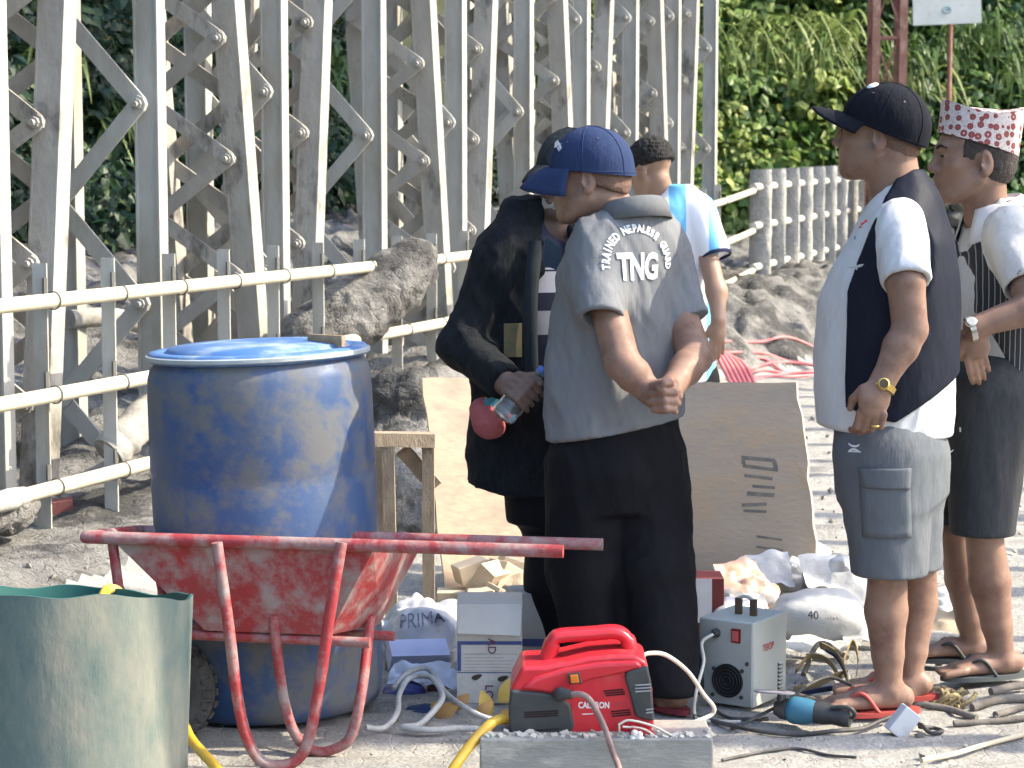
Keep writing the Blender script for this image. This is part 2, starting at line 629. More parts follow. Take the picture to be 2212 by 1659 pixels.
def berm(u, off):
    h = np.interp(u, [-3, 0, 1.5, 3, 4.5, 6, 8, 10, 13, 18, 24], [.16, .12, .16, .30, .40, .34, .36, .52, .55, .50, .35])
    w = np.interp(u, [-3, 0, 4, 8, 10, 14, 20], [.9, .8, .6, .7, 1.25, 1.7, 1.9])
    side = smooth01((off + w) / (w * 0.8))                        # rises from the deck towards the railing
    steep = np.where(u > 8.5, side ** 0.55, side)
    return h * steep + np.where(off > 1.0, 0.62 * smooth01((off - 1.0) / 3.0), 0)
def ground_z(X, Y, fine=True):
    X, Y = np.broadcast_arrays(np.asarray(X, float), np.asarray(Y, float))
    u, off = uv_of(X, Y)
    z = berm(u, off)
    p = np.stack([X, Y, np.zeros_like(X)], -1)
    m = np.clip(z / 0.25, 0, 1)
    n = fbm(p * 1.1, 3, 3) - 0.5
    z = z + 0.05 * n * (0.35 + 2.0 * m)
    if fine:
        z = z + 0.20 * m * (fbm(p * 3.2, 4, 5, True) - 0.62)
        far_ = smooth01((u - 7.0) / 2.0) * m
        z = z + 0.15 * far_ * (fbm(p * np.array([4.2, 2.2, 1]), 4, 15, True) - 0.66) - 0.06 * far_ * smooth01((fbm(p * np.array([6, 3, 1]), 2, 25) - 0.58) * 7)
        z = z + 0.018 * (1 - m) * (fbm(p * np.array([3.0, 7.0, 1]), 4, 9) - 0.5)
        z = z + 0.012 * (fbm(p * 14, 3, 11) - 0.5) * (1 + 2 * m)
        # tyre and foot marks pressed along the deck
        z = z - 0.014 * (1 - m) * smooth01((fbm(p * np.array([1.2, 6.5, 1]), 3, 21, True) - 0.66) * 8)
    hill = np.maximum(0.95 + 1.4 * (off - 4.3), 0.25 + 1.5 * (Y - 29.5))
    return np.where(hill > z, hill + 0.5 * n, z)
GX = np.linspace(-5.2, 8.4, 380)
GY = 4.4 * (34 / 4.4) ** np.linspace(0, 1, 430)
gx, gy = np.meshgrid(GX, GY, indexing='ij')
gz = ground_z(gx, gy)
gu, goff = uv_of(gx, gy)
A = np.stack([gx, gy, gz], -1)
def np_grid(A):
    nu, nv = A.shape[:2]
    i = np.arange(nu * nv).reshape(nu, nv)
    F = np.stack([i[:-1, :-1], i[1:, :-1], i[1:, 1:], i[:-1, 1:]], -1).reshape(-1, 4)
    return A.reshape(-1, 3), F
V, F = np_grid(A)
g = struct(link_np('ground', V, F, M_GROUND))
g.data.materials.append(M_MUD)
fc = V[F].mean(1)
fu, fo = uv_of(fc[:, 0], fc[:, 1])
edge = berm(fu, fo) + 0.05 * (fbm(fc * 4, 3, 2) - 0.5)
g.data.materials.append(M_HILL)
g.data.polygons.foreach_set('material_index', np.where((fo > 3.5 + 0.6 * fbm(fc * 1.5, 2, 6)) | (fc[:, 1] > 29.2), 2, (edge > 0.07)).astype(np.int32))
g['label'] = 'dry grey mud covering the bridge deck, banked up along the railing'
# the wide land around, under and behind
hx, hy = np.meshgrid(np.linspace(-160, 160, 161), np.concatenate([np.linspace(-60, 28, 45), np.linspace(29, 190, 162)]), indexing='ij')
hz = ground_z(hx, hy, False) - 0.25
hz = np.minimum(hz, 60) 
V, F = np_grid(np.stack([hx, hy, hz], -1))
h = struct(link_np('hillside', V, F, M_HILL))
h['label'] = 'steep overgrown hillside rising behind the bridge'

# ------------------------------------------------------------------ foliage
def leaf_material(name, c1, c2, c3):
    m = bpy.data.materials.new(name)
    m.use_nodes = True
    nt = m.node_tree; L = nt.links.new
    b = nt.nodes['Principled BSDF']
    tc = nt.nodes.new('ShaderNodeTexCoord')
    at = nt.nodes.new('ShaderNodeAttribute'); at.attribute_name = 'tone'
    cr = nt.nodes.new('ShaderNodeValToRGB')
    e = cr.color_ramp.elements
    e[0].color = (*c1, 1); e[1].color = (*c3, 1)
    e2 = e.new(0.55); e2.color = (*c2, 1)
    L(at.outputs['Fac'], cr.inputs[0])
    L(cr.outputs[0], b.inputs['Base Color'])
    b.inputs['Roughness'].default_value = 0.45
    b.inputs['Specular IOR Level'].default_value = 0.4
    tr = nt.nodes.new('ShaderNodeBsdfTranslucent')
    L(cr.outputs[0], tr.inputs[0])
    mx = nt.nodes.new('ShaderNodeMixShader'); mx.inputs[0].default_value = 0.35
    L(b.outputs[0], mx.inputs[1]); L(tr.outputs[0], mx.inputs[2])
    L(mx.outputs[0], nt.nodes['Material Output'].inputs[0])
    MATS[name] = m
    return m
M_LEAF = leaf_material('broad leaves', (0.03, 0.075, 0.025), (0.115, 0.20, 0.045), (0.33, 0.38, 0.11))
M_LEAF_SHADE = leaf_material('shade-dark slope leaves', (0.012, 0.032, 0.016), (0.028, 0.065, 0.028), (0.14, 0.19, 0.05))  # shade of the left slope put into a darker leaf colour
M_GRASS = leaf_material('hanging grass', (0.05, 0.10, 0.03), (0.12, 0.19, 0.05), (0.27, 0.30, 0.10))
def leaf_mesh(name, C, D, N, size, tone, m):
    """C positions, D tip directions, N face normals, size lengths: one folded leaf each"""
    n = len(C)
    D = D / np.linalg.norm(D, axis=1)[:, None]
    S = np.cross(D, N); S /= np.linalg.norm(S, axis=1)[:, None] + 1e-9
    N = np.cross(S, D)
    s = size[:, None]
    wid = RNG.uniform(0.26, 0.46, n)[:, None]
    v = np.stack([C, C + s * (0.38 * D + wid * S - 0.10 * N), C + s * (0.42 * D + 0.02 * N), C + s * (0.38 * D - wid * S - 0.10 * N),
                  C + s * (0.82 * D + 0.5 * wid * S - 0.13 * N), C + s * (D - 0.16 * N), C + s * (0.82 * D - 0.5 * wid * S - 0.13 * N)], 1).reshape(-1, 3)
    base = np.arange(n)[:, None] * 7
    f = np.concatenate([base + np.array(q) for q in ((0, 2, 1, 1), (0, 3, 2, 2), (1, 2, 5, 4), (3, 6, 5, 2))])
    f4 = np.concatenate([base + np.array(q) for q in ((1, 2, 5, 4), (2, 3, 6, 5))])
    f3 = np.concatenate([base + np.array(q) for q in ((0, 2, 1), (0, 3, 2))])
    tri = np.concatenate([f3, f4[:, [0, 1, 2]], f4[:, [0, 2, 3]]])
    o = link_np(name, v, tri, m, smooth=False)
    a = o.data.attributes.new('tone', 'FLOAT', 'POINT')
    a.data.foreach_set('value', np.repeat(tone, 7).astype(np.float32))
    return o
def clumps(spots):
    C, D, N, S, T = [], [], [], [], []
    for (x, y, z, r, k, ls, tn) in spots:
        d = RNG.normal(size=(k, 3)); d /= np.linalg.norm(d, axis=1)[:, None]
        d[:, 1] -= 0.35; d[:, 2] += 0.25
        d /= np.linalg.norm(d, axis=1)[:, None]
        rr = r * RNG.uniform(0.35, 1.05, (k, 1)) ** 0.6
        c = np.array([x, y, z]) + d * rr * np.array([1.15, 0.8, 0.85])
        C.append(c)
        tip = d * 0.5 + RNG.normal(size=(k, 3)) * 0.45 + np.array([0, -0.25, -0.65])
        D.append(tip)
        N.append(d + RNG.normal(size=(k, 3)) * 0.5 + np.array([0.45, -0.2, 0.6]))
        S.append(ls * RNG.uniform(0.55, 1.3, k))
        T.append(np.clip(tn + RNG.normal(size=k) * 0.16, 0, 1))
    return [np.concatenate(q) for q in (C, D, N, S, T)]
def hill_point(u=None, off=None, X=None, Y=None):
    if X is None:
        q = U(u, off); X, Y = q[0], q[1]
    return X, Y, float(ground_z(np.array([X]), np.array([Y]), False)[0])
spots = []
# left slope, seen through the trusses
for i in range(620):
    u = RNG.uniform(4.0, 17); off = RNG.uniform(3.7, 7.4)
    x, y, z = hill_point(u, off)
    if not (-0.30 < x / y < 0.16): continue
    spots.append((x, y, z + RNG.uniform(0.0, 0.35), RNG.uniform(0.25, 0.6), int(RNG.integers(50, 110)), RNG.uniform(0.08, 0.17), RNG.uniform(0.0, 0.30) + (0.35 if RNG.random() < 0.12 else 0)))
o = leaf_mesh('undergrowth', *clumps(spots), M_LEAF_SHADE)
struct(o, 'stuff'); o['label'] = 'dark slope undergrowth with shade put into the leaf colour seen through the bridge trusses'; o['category'] = 'undergrowth'
spots = []
for i in range(520):
    X = RNG.uniform(0.5, 8.2); Y = RNG.uniform(28.9, 32.2)
    x, y, z = hill_point(X=X, Y=Y)
    spots.append((x, y, z + RNG.uniform(0.0, 0.4), RNG.uniform(0.3, 0.75), int(RNG.integers(50, 120)), RNG.uniform(0.11, 0.22), (RNG.uniform(0.35, 1.0) if X < 4.9 else RNG.uniform(0.0, 0.5))))  # sunlight painted as brighter leaf tone on the left part, darker on the right
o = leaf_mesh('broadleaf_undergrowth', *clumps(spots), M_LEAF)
struct(o, 'stuff'); o['label'] = 'broadleaf undergrowth with sunlight put into its leaf tones on the hillside behind the men'; o['category'] = 'undergrowth'
def grass_tuft(name, c, n, length, spread, tone, label, group):
    V, F, T = [], [], []
    k = 6
    for i in range(n):
        b = np.array([c[0] + RNG.normal() * spread * 0.3, c[1] + RNG.normal() * 0.12, c[2] + RNG.normal() * 0.12])
        az = RNG.uniform(0, 2 * math.pi)
        out = np.array([math.cos(az), math.sin(az) - 0.5, 0]) * RNG.uniform(0.25, 0.9) * spread
        L_ = length * RNG.uniform(0.6, 1.25)
        up = RNG.uniform(0.25, 0.75) * L_
        w = RNG.uniform(0.010, 0.026)
        side = np.cross(out, [0, 0, 1]); side /= np.linalg.norm(side) + 1e-9
        n0 = len(V)
        for j in range(k + 1):
            t = j / k
            p = b + out * t * 1.1 + np.array([0, 0, up * (t * 1.6 - 2.6 * t * t) - 0.12 * L_ * t * t])
            ww = w * (1 - t ** 2) + 0.001
            V += [p - side * ww, p + side * ww]
            T += [tone + 0.25 * (t - 0.5) + RNG.normal() * 0.04] * 2
        for j in range(k):
            F.append((n0 + 2 * j, n0 + 2 * j + 1, n0 + 2 * j + 3, n0 + 2 * j + 2))
    o = link_np(name, np.array(V), np.array(F), M_GRASS, smooth=True)
    a = o.data.attributes.new('tone', 'FLOAT', 'POINT')
    a.data.foreach_set('value', np.clip(np.array(T), 0, 1).astype(np.float32))
    return tag(o, label, 'grass', group)
tufts = [(1590, 95, 28.6, .9, .6, .60, 'long grass tuft drooping beside the end of the truss'), (1660, 60, 28.5, 1.0, .8, .75, 'pale grass tuft with sunlight in its tone hanging above the far railing'),
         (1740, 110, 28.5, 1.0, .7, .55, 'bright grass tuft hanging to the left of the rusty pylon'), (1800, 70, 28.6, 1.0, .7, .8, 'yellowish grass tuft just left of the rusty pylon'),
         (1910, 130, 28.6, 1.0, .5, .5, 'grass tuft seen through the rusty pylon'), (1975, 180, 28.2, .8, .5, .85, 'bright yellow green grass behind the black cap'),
         (1990, 120, 28.4, 1.2, .5, .3, 'tall grass tuft between the rusty pylon and the sign'), (2150, 60, 28.4, 1.0, .6, .35, 'grass tuft with shade in its tone hanging right of the white sign'),
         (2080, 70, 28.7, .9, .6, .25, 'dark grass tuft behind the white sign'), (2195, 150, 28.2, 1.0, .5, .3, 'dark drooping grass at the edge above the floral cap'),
         (60, 120, 17.6, .6, .5, .8, 'grass tuft with sunlight in its tone behind the first leaning truss member'), (240, 280, 18.0, .6, .5, .55, 'grass tuft with a lit tone between the first two truss posts'),
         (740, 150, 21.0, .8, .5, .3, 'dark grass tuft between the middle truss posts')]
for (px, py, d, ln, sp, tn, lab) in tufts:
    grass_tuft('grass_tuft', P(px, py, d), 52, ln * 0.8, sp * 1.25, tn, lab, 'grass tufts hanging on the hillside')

# ------------------------------------------------------------------ bridge trusses
M_STEEL = mat('galvanised steel', (0.425, 0.42, 0.385), (0.34, 0.335, 0.305), scale=7, rough=0.62, metal=0.0, bump=0.25, bscale=60, c3=(0.30, 0.27, 0.215), s3=3.2, a3=0.58, w3=0.1, stretch=(1, 1, 0.35))
M_STEEL_D = mat('dusty steel', (0.39, 0.365, 0.325), (0.30, 0.28, 0.245), scale=10, rough=0.75, bump=0.5, bscale=45, c3=(0.13, 0.12, 0.105), s3=4.5, a3=0.60, w3=0.06, stretch=(1, 1, 0.5))
M_BOLT = mat('bolt steel', (0.42, 0.42, 0.40), (0.25, 0.23, 0.20), scale=60, rough=0.5, metal=0.4)
T3, N3 = np.array([TD[0], TD[1], 0]), np.array([ND[0], ND[1], 0])
def share(name, src, parent, loc, rot=None):
    o = bpy.data.objects.new(name, src)
    COL.objects.link(o)
    o.parent = parent
    o.location = np.asarray(loc) - np.array(parent['_o'])
    if rot is not None: o.rotation_euler = rot
    return o
_bm = MB().lathe([(0.0, 0.030), (0.012, 0.030), (0.014, 0.026), (0.014, 0.014), (0.024, 0.014), (0.025, 0.0)], n=8, axis=(0, -1, 0))
BOLT_ME = bpy.data.meshes.new('bolt')
BOLT_ME.from_pydata(_bm.arr().tolist(), [], _bm.f); BOLT_ME.materials.append(M_BOLT); BOLT_ME.update()
def round_bar(mb, a, b, w, th, nrm):
    """flat lacing bar with rounded ends lying in the plane square to nrm"""
    a, b, nrm = (np.asarray(q, float) for q in (a, b, nrm))
    d = b - a; l = np.linalg.norm(d); d /= l
    s_ = np.cross(nrm, d); s_ /= np.linalg.norm(s_)
    poly = []
    for k in range(5):
        t = -math.pi / 2 + math.pi * k / 4
        poly.append((l + math.cos(t) * w / 2, math.sin(t) * w / 2))
    for k in range(5):
        t = math.pi / 2 + math.pi * k / 4
        poly.append((math.cos(t) * w / 2, math.sin(t) * w / 2))
    return mb.prism(poly, a - nrm * th / 2, d, s_, nrm * th)
def truss(label, off, u0, n, ztop, lace=True, depth=0.43):
    """columns and diagonals are laced pairs: a channel by the deck, its twin behind, flat bars zigzagging between them"""
    base = U(u0, off, 0)
    t = thing('bridge_truss', base, label, 'truss', None)
    L = 1.34
    zb = -0.4
    zc, hh = (ztop + zb) / 2, (ztop - zb) / 2
    def zigzag(fu, half, z0, mm, w, faces=(-1, 1)):
        for fi, fs in enumerate(faces):
            z, i = z0 + (half if fi else 0.0), 0
            while z < ztop - half:
                o1, o2 = (off + 0.01, off + depth) if i % 2 == 0 else (off + depth, off + 0.01)
                lift = T3 * fs * (0.062 + 0.013 * (i % 2))
                pa, pb = U(fu(z), o1, z) + lift, U(fu(z + half), o2, z + half) + lift
                mb = MB(); round_bar(mb, pa, pb, w, 0.012, -T3)
                put('lacing_bar', mb, mm, t)
                if fs < 0 and i % 2 == 1:
                    q = pb if o2 < o1 else pa
                    share('bolt', BOLT_ME, t, q - T3 * 0.007, (0, 0, math.atan2(-T3[0], T3[1])))
                z += half; i += 1
    for k in range(n):
        u = u0 + L * k
        for di, of in enumerate((off, off + depth) if lace else (off,)):
            mb = MB()
            c = U(u, of, 0)
            mb.box(c + np.array([0, 0, zc]), N3 * 0.050, T3 * 0.006, np.array([0, 0, hh]))
            for sgn in (-1, 1):
                mb.box(c + N3 * sgn * 0.0552 + T3 * 0.020 + np.array([0, 0, zc]), N3 * 0.0048, T3 * 0.040, np.array([0, 0, hh - 0.003]))
            put('post', mb, M_STEEL, t)
        if lace: zigzag(lambda z: u, 0.45, -0.12 + 0.10 * (k % 3), M_STEEL, 0.080, (-1,) if k % 2 else (-1, 1))
        if k % 2 == 0:
            for sgn in (-1, 1):
                f = lambda z, sgn=sgn: u + sgn * (0.44 + 0.15 * (z - 1.55) * (1.0 if sgn < 0 else 0.75))
                for di, of in enumerate((off, off + depth) if lace else (off,)):
                    mb = MB()
                    a, b = U(f(zb), of, zb), U(f(ztop), of, ztop)
                    mb.beam(a, b, 0.106, 0.012, N3)
                    for q in (-1, 1):
                        o_ = N3 * q * 0.058 + T3 * 0.045
                        mb.beam(a + o_, b + o_, 0.010, 0.105, N3)
                    put('diagonal', mb, M_STEEL_D, t)
                if lace: zigzag(f, 0.29, -0.2 + 0.14 * (sgn > 0), M_STEEL_D, 0.074)
    return t
def nrm_of(a, b):
    """face of a bar between two members: square to the bar, level, towards the viewer"""
    n = np.cross(np.asarray(b) - np.asarray(a), [0, 0, 1.0])
    n = n / (np.linalg.norm(n) + 1e-9)
    return n if n[1] < 0 else -n
truss('pale steel truss with bolted lacing bars standing behind the tube railing', 0.5, 2.07 - 1.34, 10, 4.4)

# ------------------------------------------------------------------ railing
M_PIPE = mat('cream painted pipe', (0.58, 0.54, 0.43), (0.50, 0.45, 0.33), scale=9, rough=0.55, bump=0.1, bscale=50, c3=(0.36, 0.35, 0.32), s3=6, a3=0.62, w3=0.05)
M_PIPE_MUD = mat('mud caked pipe', (0.50, 0.48, 0.44), (0.36, 0.34, 0.31), scale=18, rough=0.9, bump=0.8, bscale=45)
M_WIRE = mat('dark clamp wire', (0.10, 0.10, 0.095), rough=0.6)
rail = thing('tube_railing', U(0, 0, 0), 'cream three-tube railing on steel posts running along the bridge edge', 'railing')
RZ = (0.996, 0.640, 0.287)
for zi, z0 in enumerate(RZ):
    us = np.linspace(-1.2, 12.4, 46)
    mb = MB().tube([U(u, 0, z0 + rise(u)) for u in us], 0.0285, 14)
    put('rail_tube', mb, M_PIPE if True else None, rail, smooth=40)
    if zi == 2:
        blob = [U(u, 0, z0 + rise(u)) for u in np.linspace(-1.2, 0.12, 14)]
        mb = MB().tube(blob, 0.034 + 0.010 * RNG.random(14), 12)
        put('mud_crust', mb, M_PIPE_MUD, rail, smooth=60)
for k in range(24):
    u = 0.366 - 1.04 + 0.52 * k
    if u > 12.2: break
    r_ = rise(u)
    c = U(u, 0.062, 0)
    zt = 1.135 + r_
    mb = MB()
    mb.box(c + np.array([0, 0, zt / 2 - 0.15]), N3 * 0.030, T3 * 0.004, np.array([0, 0, zt / 2 + 0.15]))
    mb.box(c + N3 * 0.027 + T3 * 0.030 + np.array([0, 0, zt / 2 - 0.152]), N3 * 0.004, T3 * 0.028, np.array([0, 0, zt / 2 + 0.148]))
    put('railing_post', mb, M_STEEL, rail)
    for z0 in RZ:
        ctr = U(u - 0.012, 0, z0 + r_)
        loop = [ctr + (N3 * math.cos(a) + np.array([0, 0, 1]) * math.sin(a)) * 0.0335 for a in np.linspace(0, 2 * math.pi, 15)[:-1]]
        mb = MB().tube(loop, 0.0032, 5, closed=True)
        mb.box(ctr + N3 * 0.035 + np.array([0, 0, 0.055]), N3 * 0.004, T3 * 0.012, np.array([0, 0, 0.03]))
        put('clamp', mb, M_WIRE, rail, smooth=60)
# far end: thick mud-caked posts with the same three tubes passing through
M_CAKED = mud_material('mud caked concrete', (0.52, 0.51, 0.48), (0.36, 0.345, 0.32), 0.60, 20.0, 0.9)
far = thing('post_railing', U(12.6, 0, 0), 'mud caked railing of thick posts beyond the tube railing', 'railing')
for z0 in (1.345, 1.0, 0.63):
    mb = MB().tube([U(u, 0, z0 + 0.012 * (u - 13)) for u in np.linspace(12.4, 21, 20)], 0.036, 12)
    put('rail_tube', mb, M_PIPE_MUD, far, smooth=40)
for k in range(14):
    u = 12.70 + 0.64 * k
    n_ = 14
    rows = []
    for j in range(n_ + 1):
        z = -0.1 + (1.60 + 0.012 * (u - 13)) * j / n_
        wn_, wt_ = (0.098, 0.048) if j > 2 else (0.14, 0.085)
        if j == n_: wn_, wt_ = 0.09, 0.05
        ring = []
        for a in np.linspace(0, 2 * math.pi, 13)[:-1]:
            ca, sa = math.cos(a), math.sin(a)
            q = (abs(ca) ** 4 + abs(sa) ** 4) ** -0.25
            jit = 1 + 0.16 * (RNG.random() - 0.5)
            ring.append(U(u, 0, z) + (N3 * ca * wn_ + T3 * sa * wt_) * q * jit)
        rows.append(ring)
    mb = MB().grid(np.array(rows), close_v=True, flip=False)
    mb.f.append(tuple((n_) * 12 + i for i in range(12))[::-1])
    put('railing_post', mb, M_CAKED, far, smooth=50)

# ------------------------------------------------------------------ mud heaped on the railing
def blob(name, prims, h, amp, sc, m, label, cat, seed=0, pad=0.12, group=None, relaxn=1):
    pts = np.array([q for pr in prims for q in pr[0]])
    rmax = max(max(pr[1]) for pr in prims)
    f = Field(pts.min(0) - rmax - pad, pts.max(0) + rmax + pad, h)
    for pp, rr in prims:
        f.chain([np.array(q) for q in pp], rr, k=0.06)
    V, F = f.mesh()
    N = vnormals(V, F)
    d = amp * (fbm(V * sc, 5, seed, True) - 0.6) + amp * 0.5 * (fbm(V * sc * 0.3, 2, seed + 3) - 0.5)
    V = V + N * d[:, None]
    o = link_np(name, V, F, m)
    return tag(o, label, cat, group)
blob('mud_lump', [([P(660, 735, 11.1), P(760, 680, 11.25), P(850, 610, 11.45), P(900, 562, 11.6)], [0.155, 0.165, 0.155, 0.11]),
                  ([P(895, 560, 11.5), P(920, 590, 11.5)], [0.10, 0.05])], 0.013, 0.032, 13, M_MUD, 'large lump of crusted grey mud slung over the tube railing', 'mud lump', 4)
blob('mud_lump', [([P(815, 830, 9.6), P(870, 850, 9.5), P(915, 830, 9.6)], [0.07, 0.09, 0.07]), ([P(830, 880, 9.5), P(905, 880, 9.5)], [0.06, 0.05]),
                  ([P(850, 900, 9.6), P(880, 1090, 9.3)], [0.10, 0.30])], 0.014, 0.08, 12, M_MUD, 'crumbly mud heap between the blue drum and the plywood', 'mud heap', 8)
blob('mud_lump', [([P(60, 1090, 8.2), P(20, 1110, 8.1), P(-40, 1120, 8.0)], [0.04, 0.06, 0.07])], 0.01, 0.04, 16, M_MUD, 'small mud clod under the end of the lowest rail tube', 'mud clod', 12)
M_LOG = mat('mud smeared pipe', (0.40, 0.385, 0.355), (0.20, 0.19, 0.17), scale=12, rough=0.9, bump=0.7, bscale=30)
tag(put('mud_pipe', MB().tube(bez([P(150, 690, 10.2), P(240, 685, 10.4), P(300, 700, 10.6)]), 0.045, 12), M_LOG, None, 50), 'pale pipe lying behind the railing beside the first post', 'pipe')
tag(put('mud_log', MB().tube(bez([P(235, 980, 8.9), P(290, 925, 9.0), P(350, 870, 9.2)]), [0.075 + 0.012 * RNG.random() for _ in range(17)], 14), M_LOG, None, 60), 'mud coated log leaning behind the blue drum', 'log')

# ------------------------------------------------------------------ right truss of the bridge (beyond the frame, it shades the deck)
truss('steel truss along the opposite edge of the bridge deck', -5.6, -6.0, 18, 4.6, lace=False)

# ------------------------------------------------------------------ unseen tree added above the frame to shade the left slope
M_BARK = mat('tree bark', (0.14, 0.11, 0.085), (0.09, 0.07, 0.055), scale=8, rough=0.95, bump=0.7, bscale=20)
tt = thing('added_shade_tree', (12.5, 23.0, 0.3), 'unseen broad tree added beyond the deck edge to shade the left slope', 'tree')
put('trunk', MB().tube(bez([(12.5, 23.0, 0.0), (11.9, 23.0, 3.0), (10.6, 22.6, 6.0), (8.4, 22.2, 8.6), (6.0, 22.0, 9.8)], 6), np.linspace(0.34, 0.10, 25), 12), M_BARK, tt, 60)
for q in ((4.0, 19.5, 10.2), (4.5, 25.0, 10.4), (7.5, 25.5, 10.2), (7.0, 19.0, 10.0)):
    put('limb', MB().tube(bez([(8.4, 22.2, 8.6), ((8.4 + q[0]) / 2, (22.2 + q[1]) / 2, 9.6), q], 6), np.linspace(0.13, 0.04, 13), 8), M_BARK, tt, 60)
spots = [(RNG.uniform(1.5, 7.5), RNG.uniform(17.5, 26.5), RNG.uniform(8.8, 11.5), RNG.uniform(0.7, 1.2), 60, 0.36, RNG.uniform(0.1, 0.5)) for _ in range(95)]
tl = leaf_mesh('crown', *clumps(spots), M_LEAF)
for v in (tl,):
    v.parent = tt; v.location = (-12.5, -23.0, -0.3)

# ------------------------------------------------------------------ pylon, sign, retaining wall
M_RUST = mat('rusty red paint', (0.30, 0.155, 0.12), (0.22, 0.105, 0.08), scale=9, rough=0.8, bump=0.3, bscale=40, c3=(0.40, 0.26, 0.20), s3=5, a3=0.60)
pb = P(1910, 470, 24.0); pb[2] = 0.0
py = thing('lattice_pylon', pb, 'rusty red lattice pylon standing behind the man in the black cap', 'pylon')
hw = 0.145
for i in (-1, 1):
    for j in (-1, 1):
        c = pb + np.array([i * hw, j * hw, 0])
        mb = MB().box(c + np.array([0, j * 0.038, 3.2]), (0.042, 0, 0), (0, 0.005, 0), (0, 0, 3.2))
        mb.box(c + np.array([i * 0.038, 0, 3.2]), (0.005, 0, 0), (0, 0.036, 0), (0, 0, 3.197))
        put('corner_leg', mb, M_RUST, py)
for lv in range(7):
    z = 0.35 + lv * 0.85
    for (a, b) in (((-1, -1), (1, -1)), ((1, -1), (1, 1)), ((1, 1), (-1, 1)), ((-1, 1), (-1, -1))):
        A_, B_ = pb + np.array([a[0] * hw, a[1] * hw, z]), pb + np.array([b[0] * hw, b[1] * hw, z])
        put('cross_bar', MB().beam(A_, B_, 0.035, 0.03, (0, 0, 1)), M_RUST, py)
        put('diagonal', MB().beam(A_ + np.array([0, 0, .85]), B_, 0.022, 0.018, (0, 0, 1)), M_RUST, py)
M_SIGN = mat('weathered white sign', (0.66, 0.68, 0.66), (0.56, 0.58, 0.56), scale=4, rough=0.6, c3=(0.50, 0.47, 0.38), s3=6, a3=0.66)
sb = P(2045, 470, 27.0); sb[2] = 0.15
sg = thing('sign_board', sb, 'weathered white sign board on a thin rusty pole above the floral cap', 'sign')
put('pole', MB().tube([sb, sb + np.array([0, 0, 3.8])], 0.03, 10), M_RUST, sg, 40)
sc_, sz_ = P(2045, -15, 26.95), 0.0
put('board', MB().box(P(2045, -15, 26.93), (0.41, 0, 0.016), (0, 0.012, 0), (-0.014, 0, 0.37)), M_SIGN, sg)
M_INK = mat('faded blue ink', (0.20, 0.36, 0.42), rough=0.8)
ec = P(2045, 22, 26.915)
ring = [ec + np.array([0.05 * math.cos(a), -0.004, 0.038 * math.sin(a)]) for a in np.linspace(0, 2 * math.pi, 21)[:-1]]
put('emblem', MB().tube(ring, 0.006, 5, closed=True).box(ec + np.array([0.01, -0.003, 0.006]), (0.03, 0, 0.006), (0, 0.002, 0), (0, 0, 0.008)), M_INK, sg)
M_STONE = mat('dark wall stone', (0.12, 0.115, 0.105), (0.07, 0.07, 0.065), scale=7, rough=0.9, bump=0.6, bscale=25)
M_CONC = mat('old concrete', (0.38, 0.37, 0.34), (0.30, 0.29, 0.27), scale=6, rough=0.9, bump=0.4, bscale=40)
wb = P(2170, 600, 27.0); wb[2] = 0.1
wl = thing('stone_wall', wb, 'dark dry stone wall at the foot of the hill behind the man in the floral cap', 'wall')
put('footing', MB().box(wb + np.array([0.6, 0.0, 0.15]), (2.2, 0, 0), (0, 0.28, 0), (0, 0, 0.22)), M_CONC, wl)
for row in range(4):
    x = -1.7 + 0.12 * (row % 2)
    while x < 2.6:
        w = RNG.uniform(0.16, 0.30)
        c = wb + np.array([x + w / 2, RNG.uniform(-0.03, 0.03), 0.46 + row * 0.175])
        rows = []
        for a in np.linspace(-1, 1, 6):
            rr = math.sqrt(max(0, 1 - abs(a) ** 4)) + 0.02
            rows.append([c + np.array([0.53 * w * math.copysign(abs(math.cos(t)) ** 0.6, math.cos(t)) * rr * RNG.uniform(.9, 1.05),
                                       0.22 * a, 0.095 * math.copysign(abs(math.sin(t)) ** 0.6, math.sin(t)) * rr * RNG.uniform(.85, 1.05)]) for t in np.linspace(0, 2 * math.pi, 11)[:-1]])
        mb = MB().grid(np.array(rows), close_v=True)
        mb.f += [tuple(range(10)), tuple(50 + i for i in range(10))[::-1]]
        put('stone', mb, M_STONE, wl, smooth=40)
        x += w + 0.012

# ================================================================== OBJECTS
def gz_at(x, y):
    return float(ground_z(np.array([x]), np.array([y]))[0])
def floor_pt(px, py, lift=0.0):
    q = G(px, py, 0.0)
    q[2] = gz_at(q[0], q[1]) + lift
    return q
def mod_bevel(o, w, seg=2):
    b = o.modifiers.new('bevel', 'BEVEL'); b.width = w; b.segments = seg; b.limit_method = 'ANGLE'; b.angle_limit = math.radians(35)
    o.data.polygons.foreach_set('use_smooth', [True] * len(o.data.polygons))
    n = o.modifiers.new('wn', 'WEIGHTED_NORMAL'); n.keep_sharp = False
    return o
def cable(name, pts, r, m, label, cat, n=8, parent=None):
    mb = MB().tube(bez(pts, 8), r, n)
    o = put(name, mb, m, parent, 60)
    return tag(o, label, cat) if parent is None else o
X3, Y3, Z3 = np.array([1., 0, 0]), np.array([0, 1., 0]), np.array([0, 0, 1.])

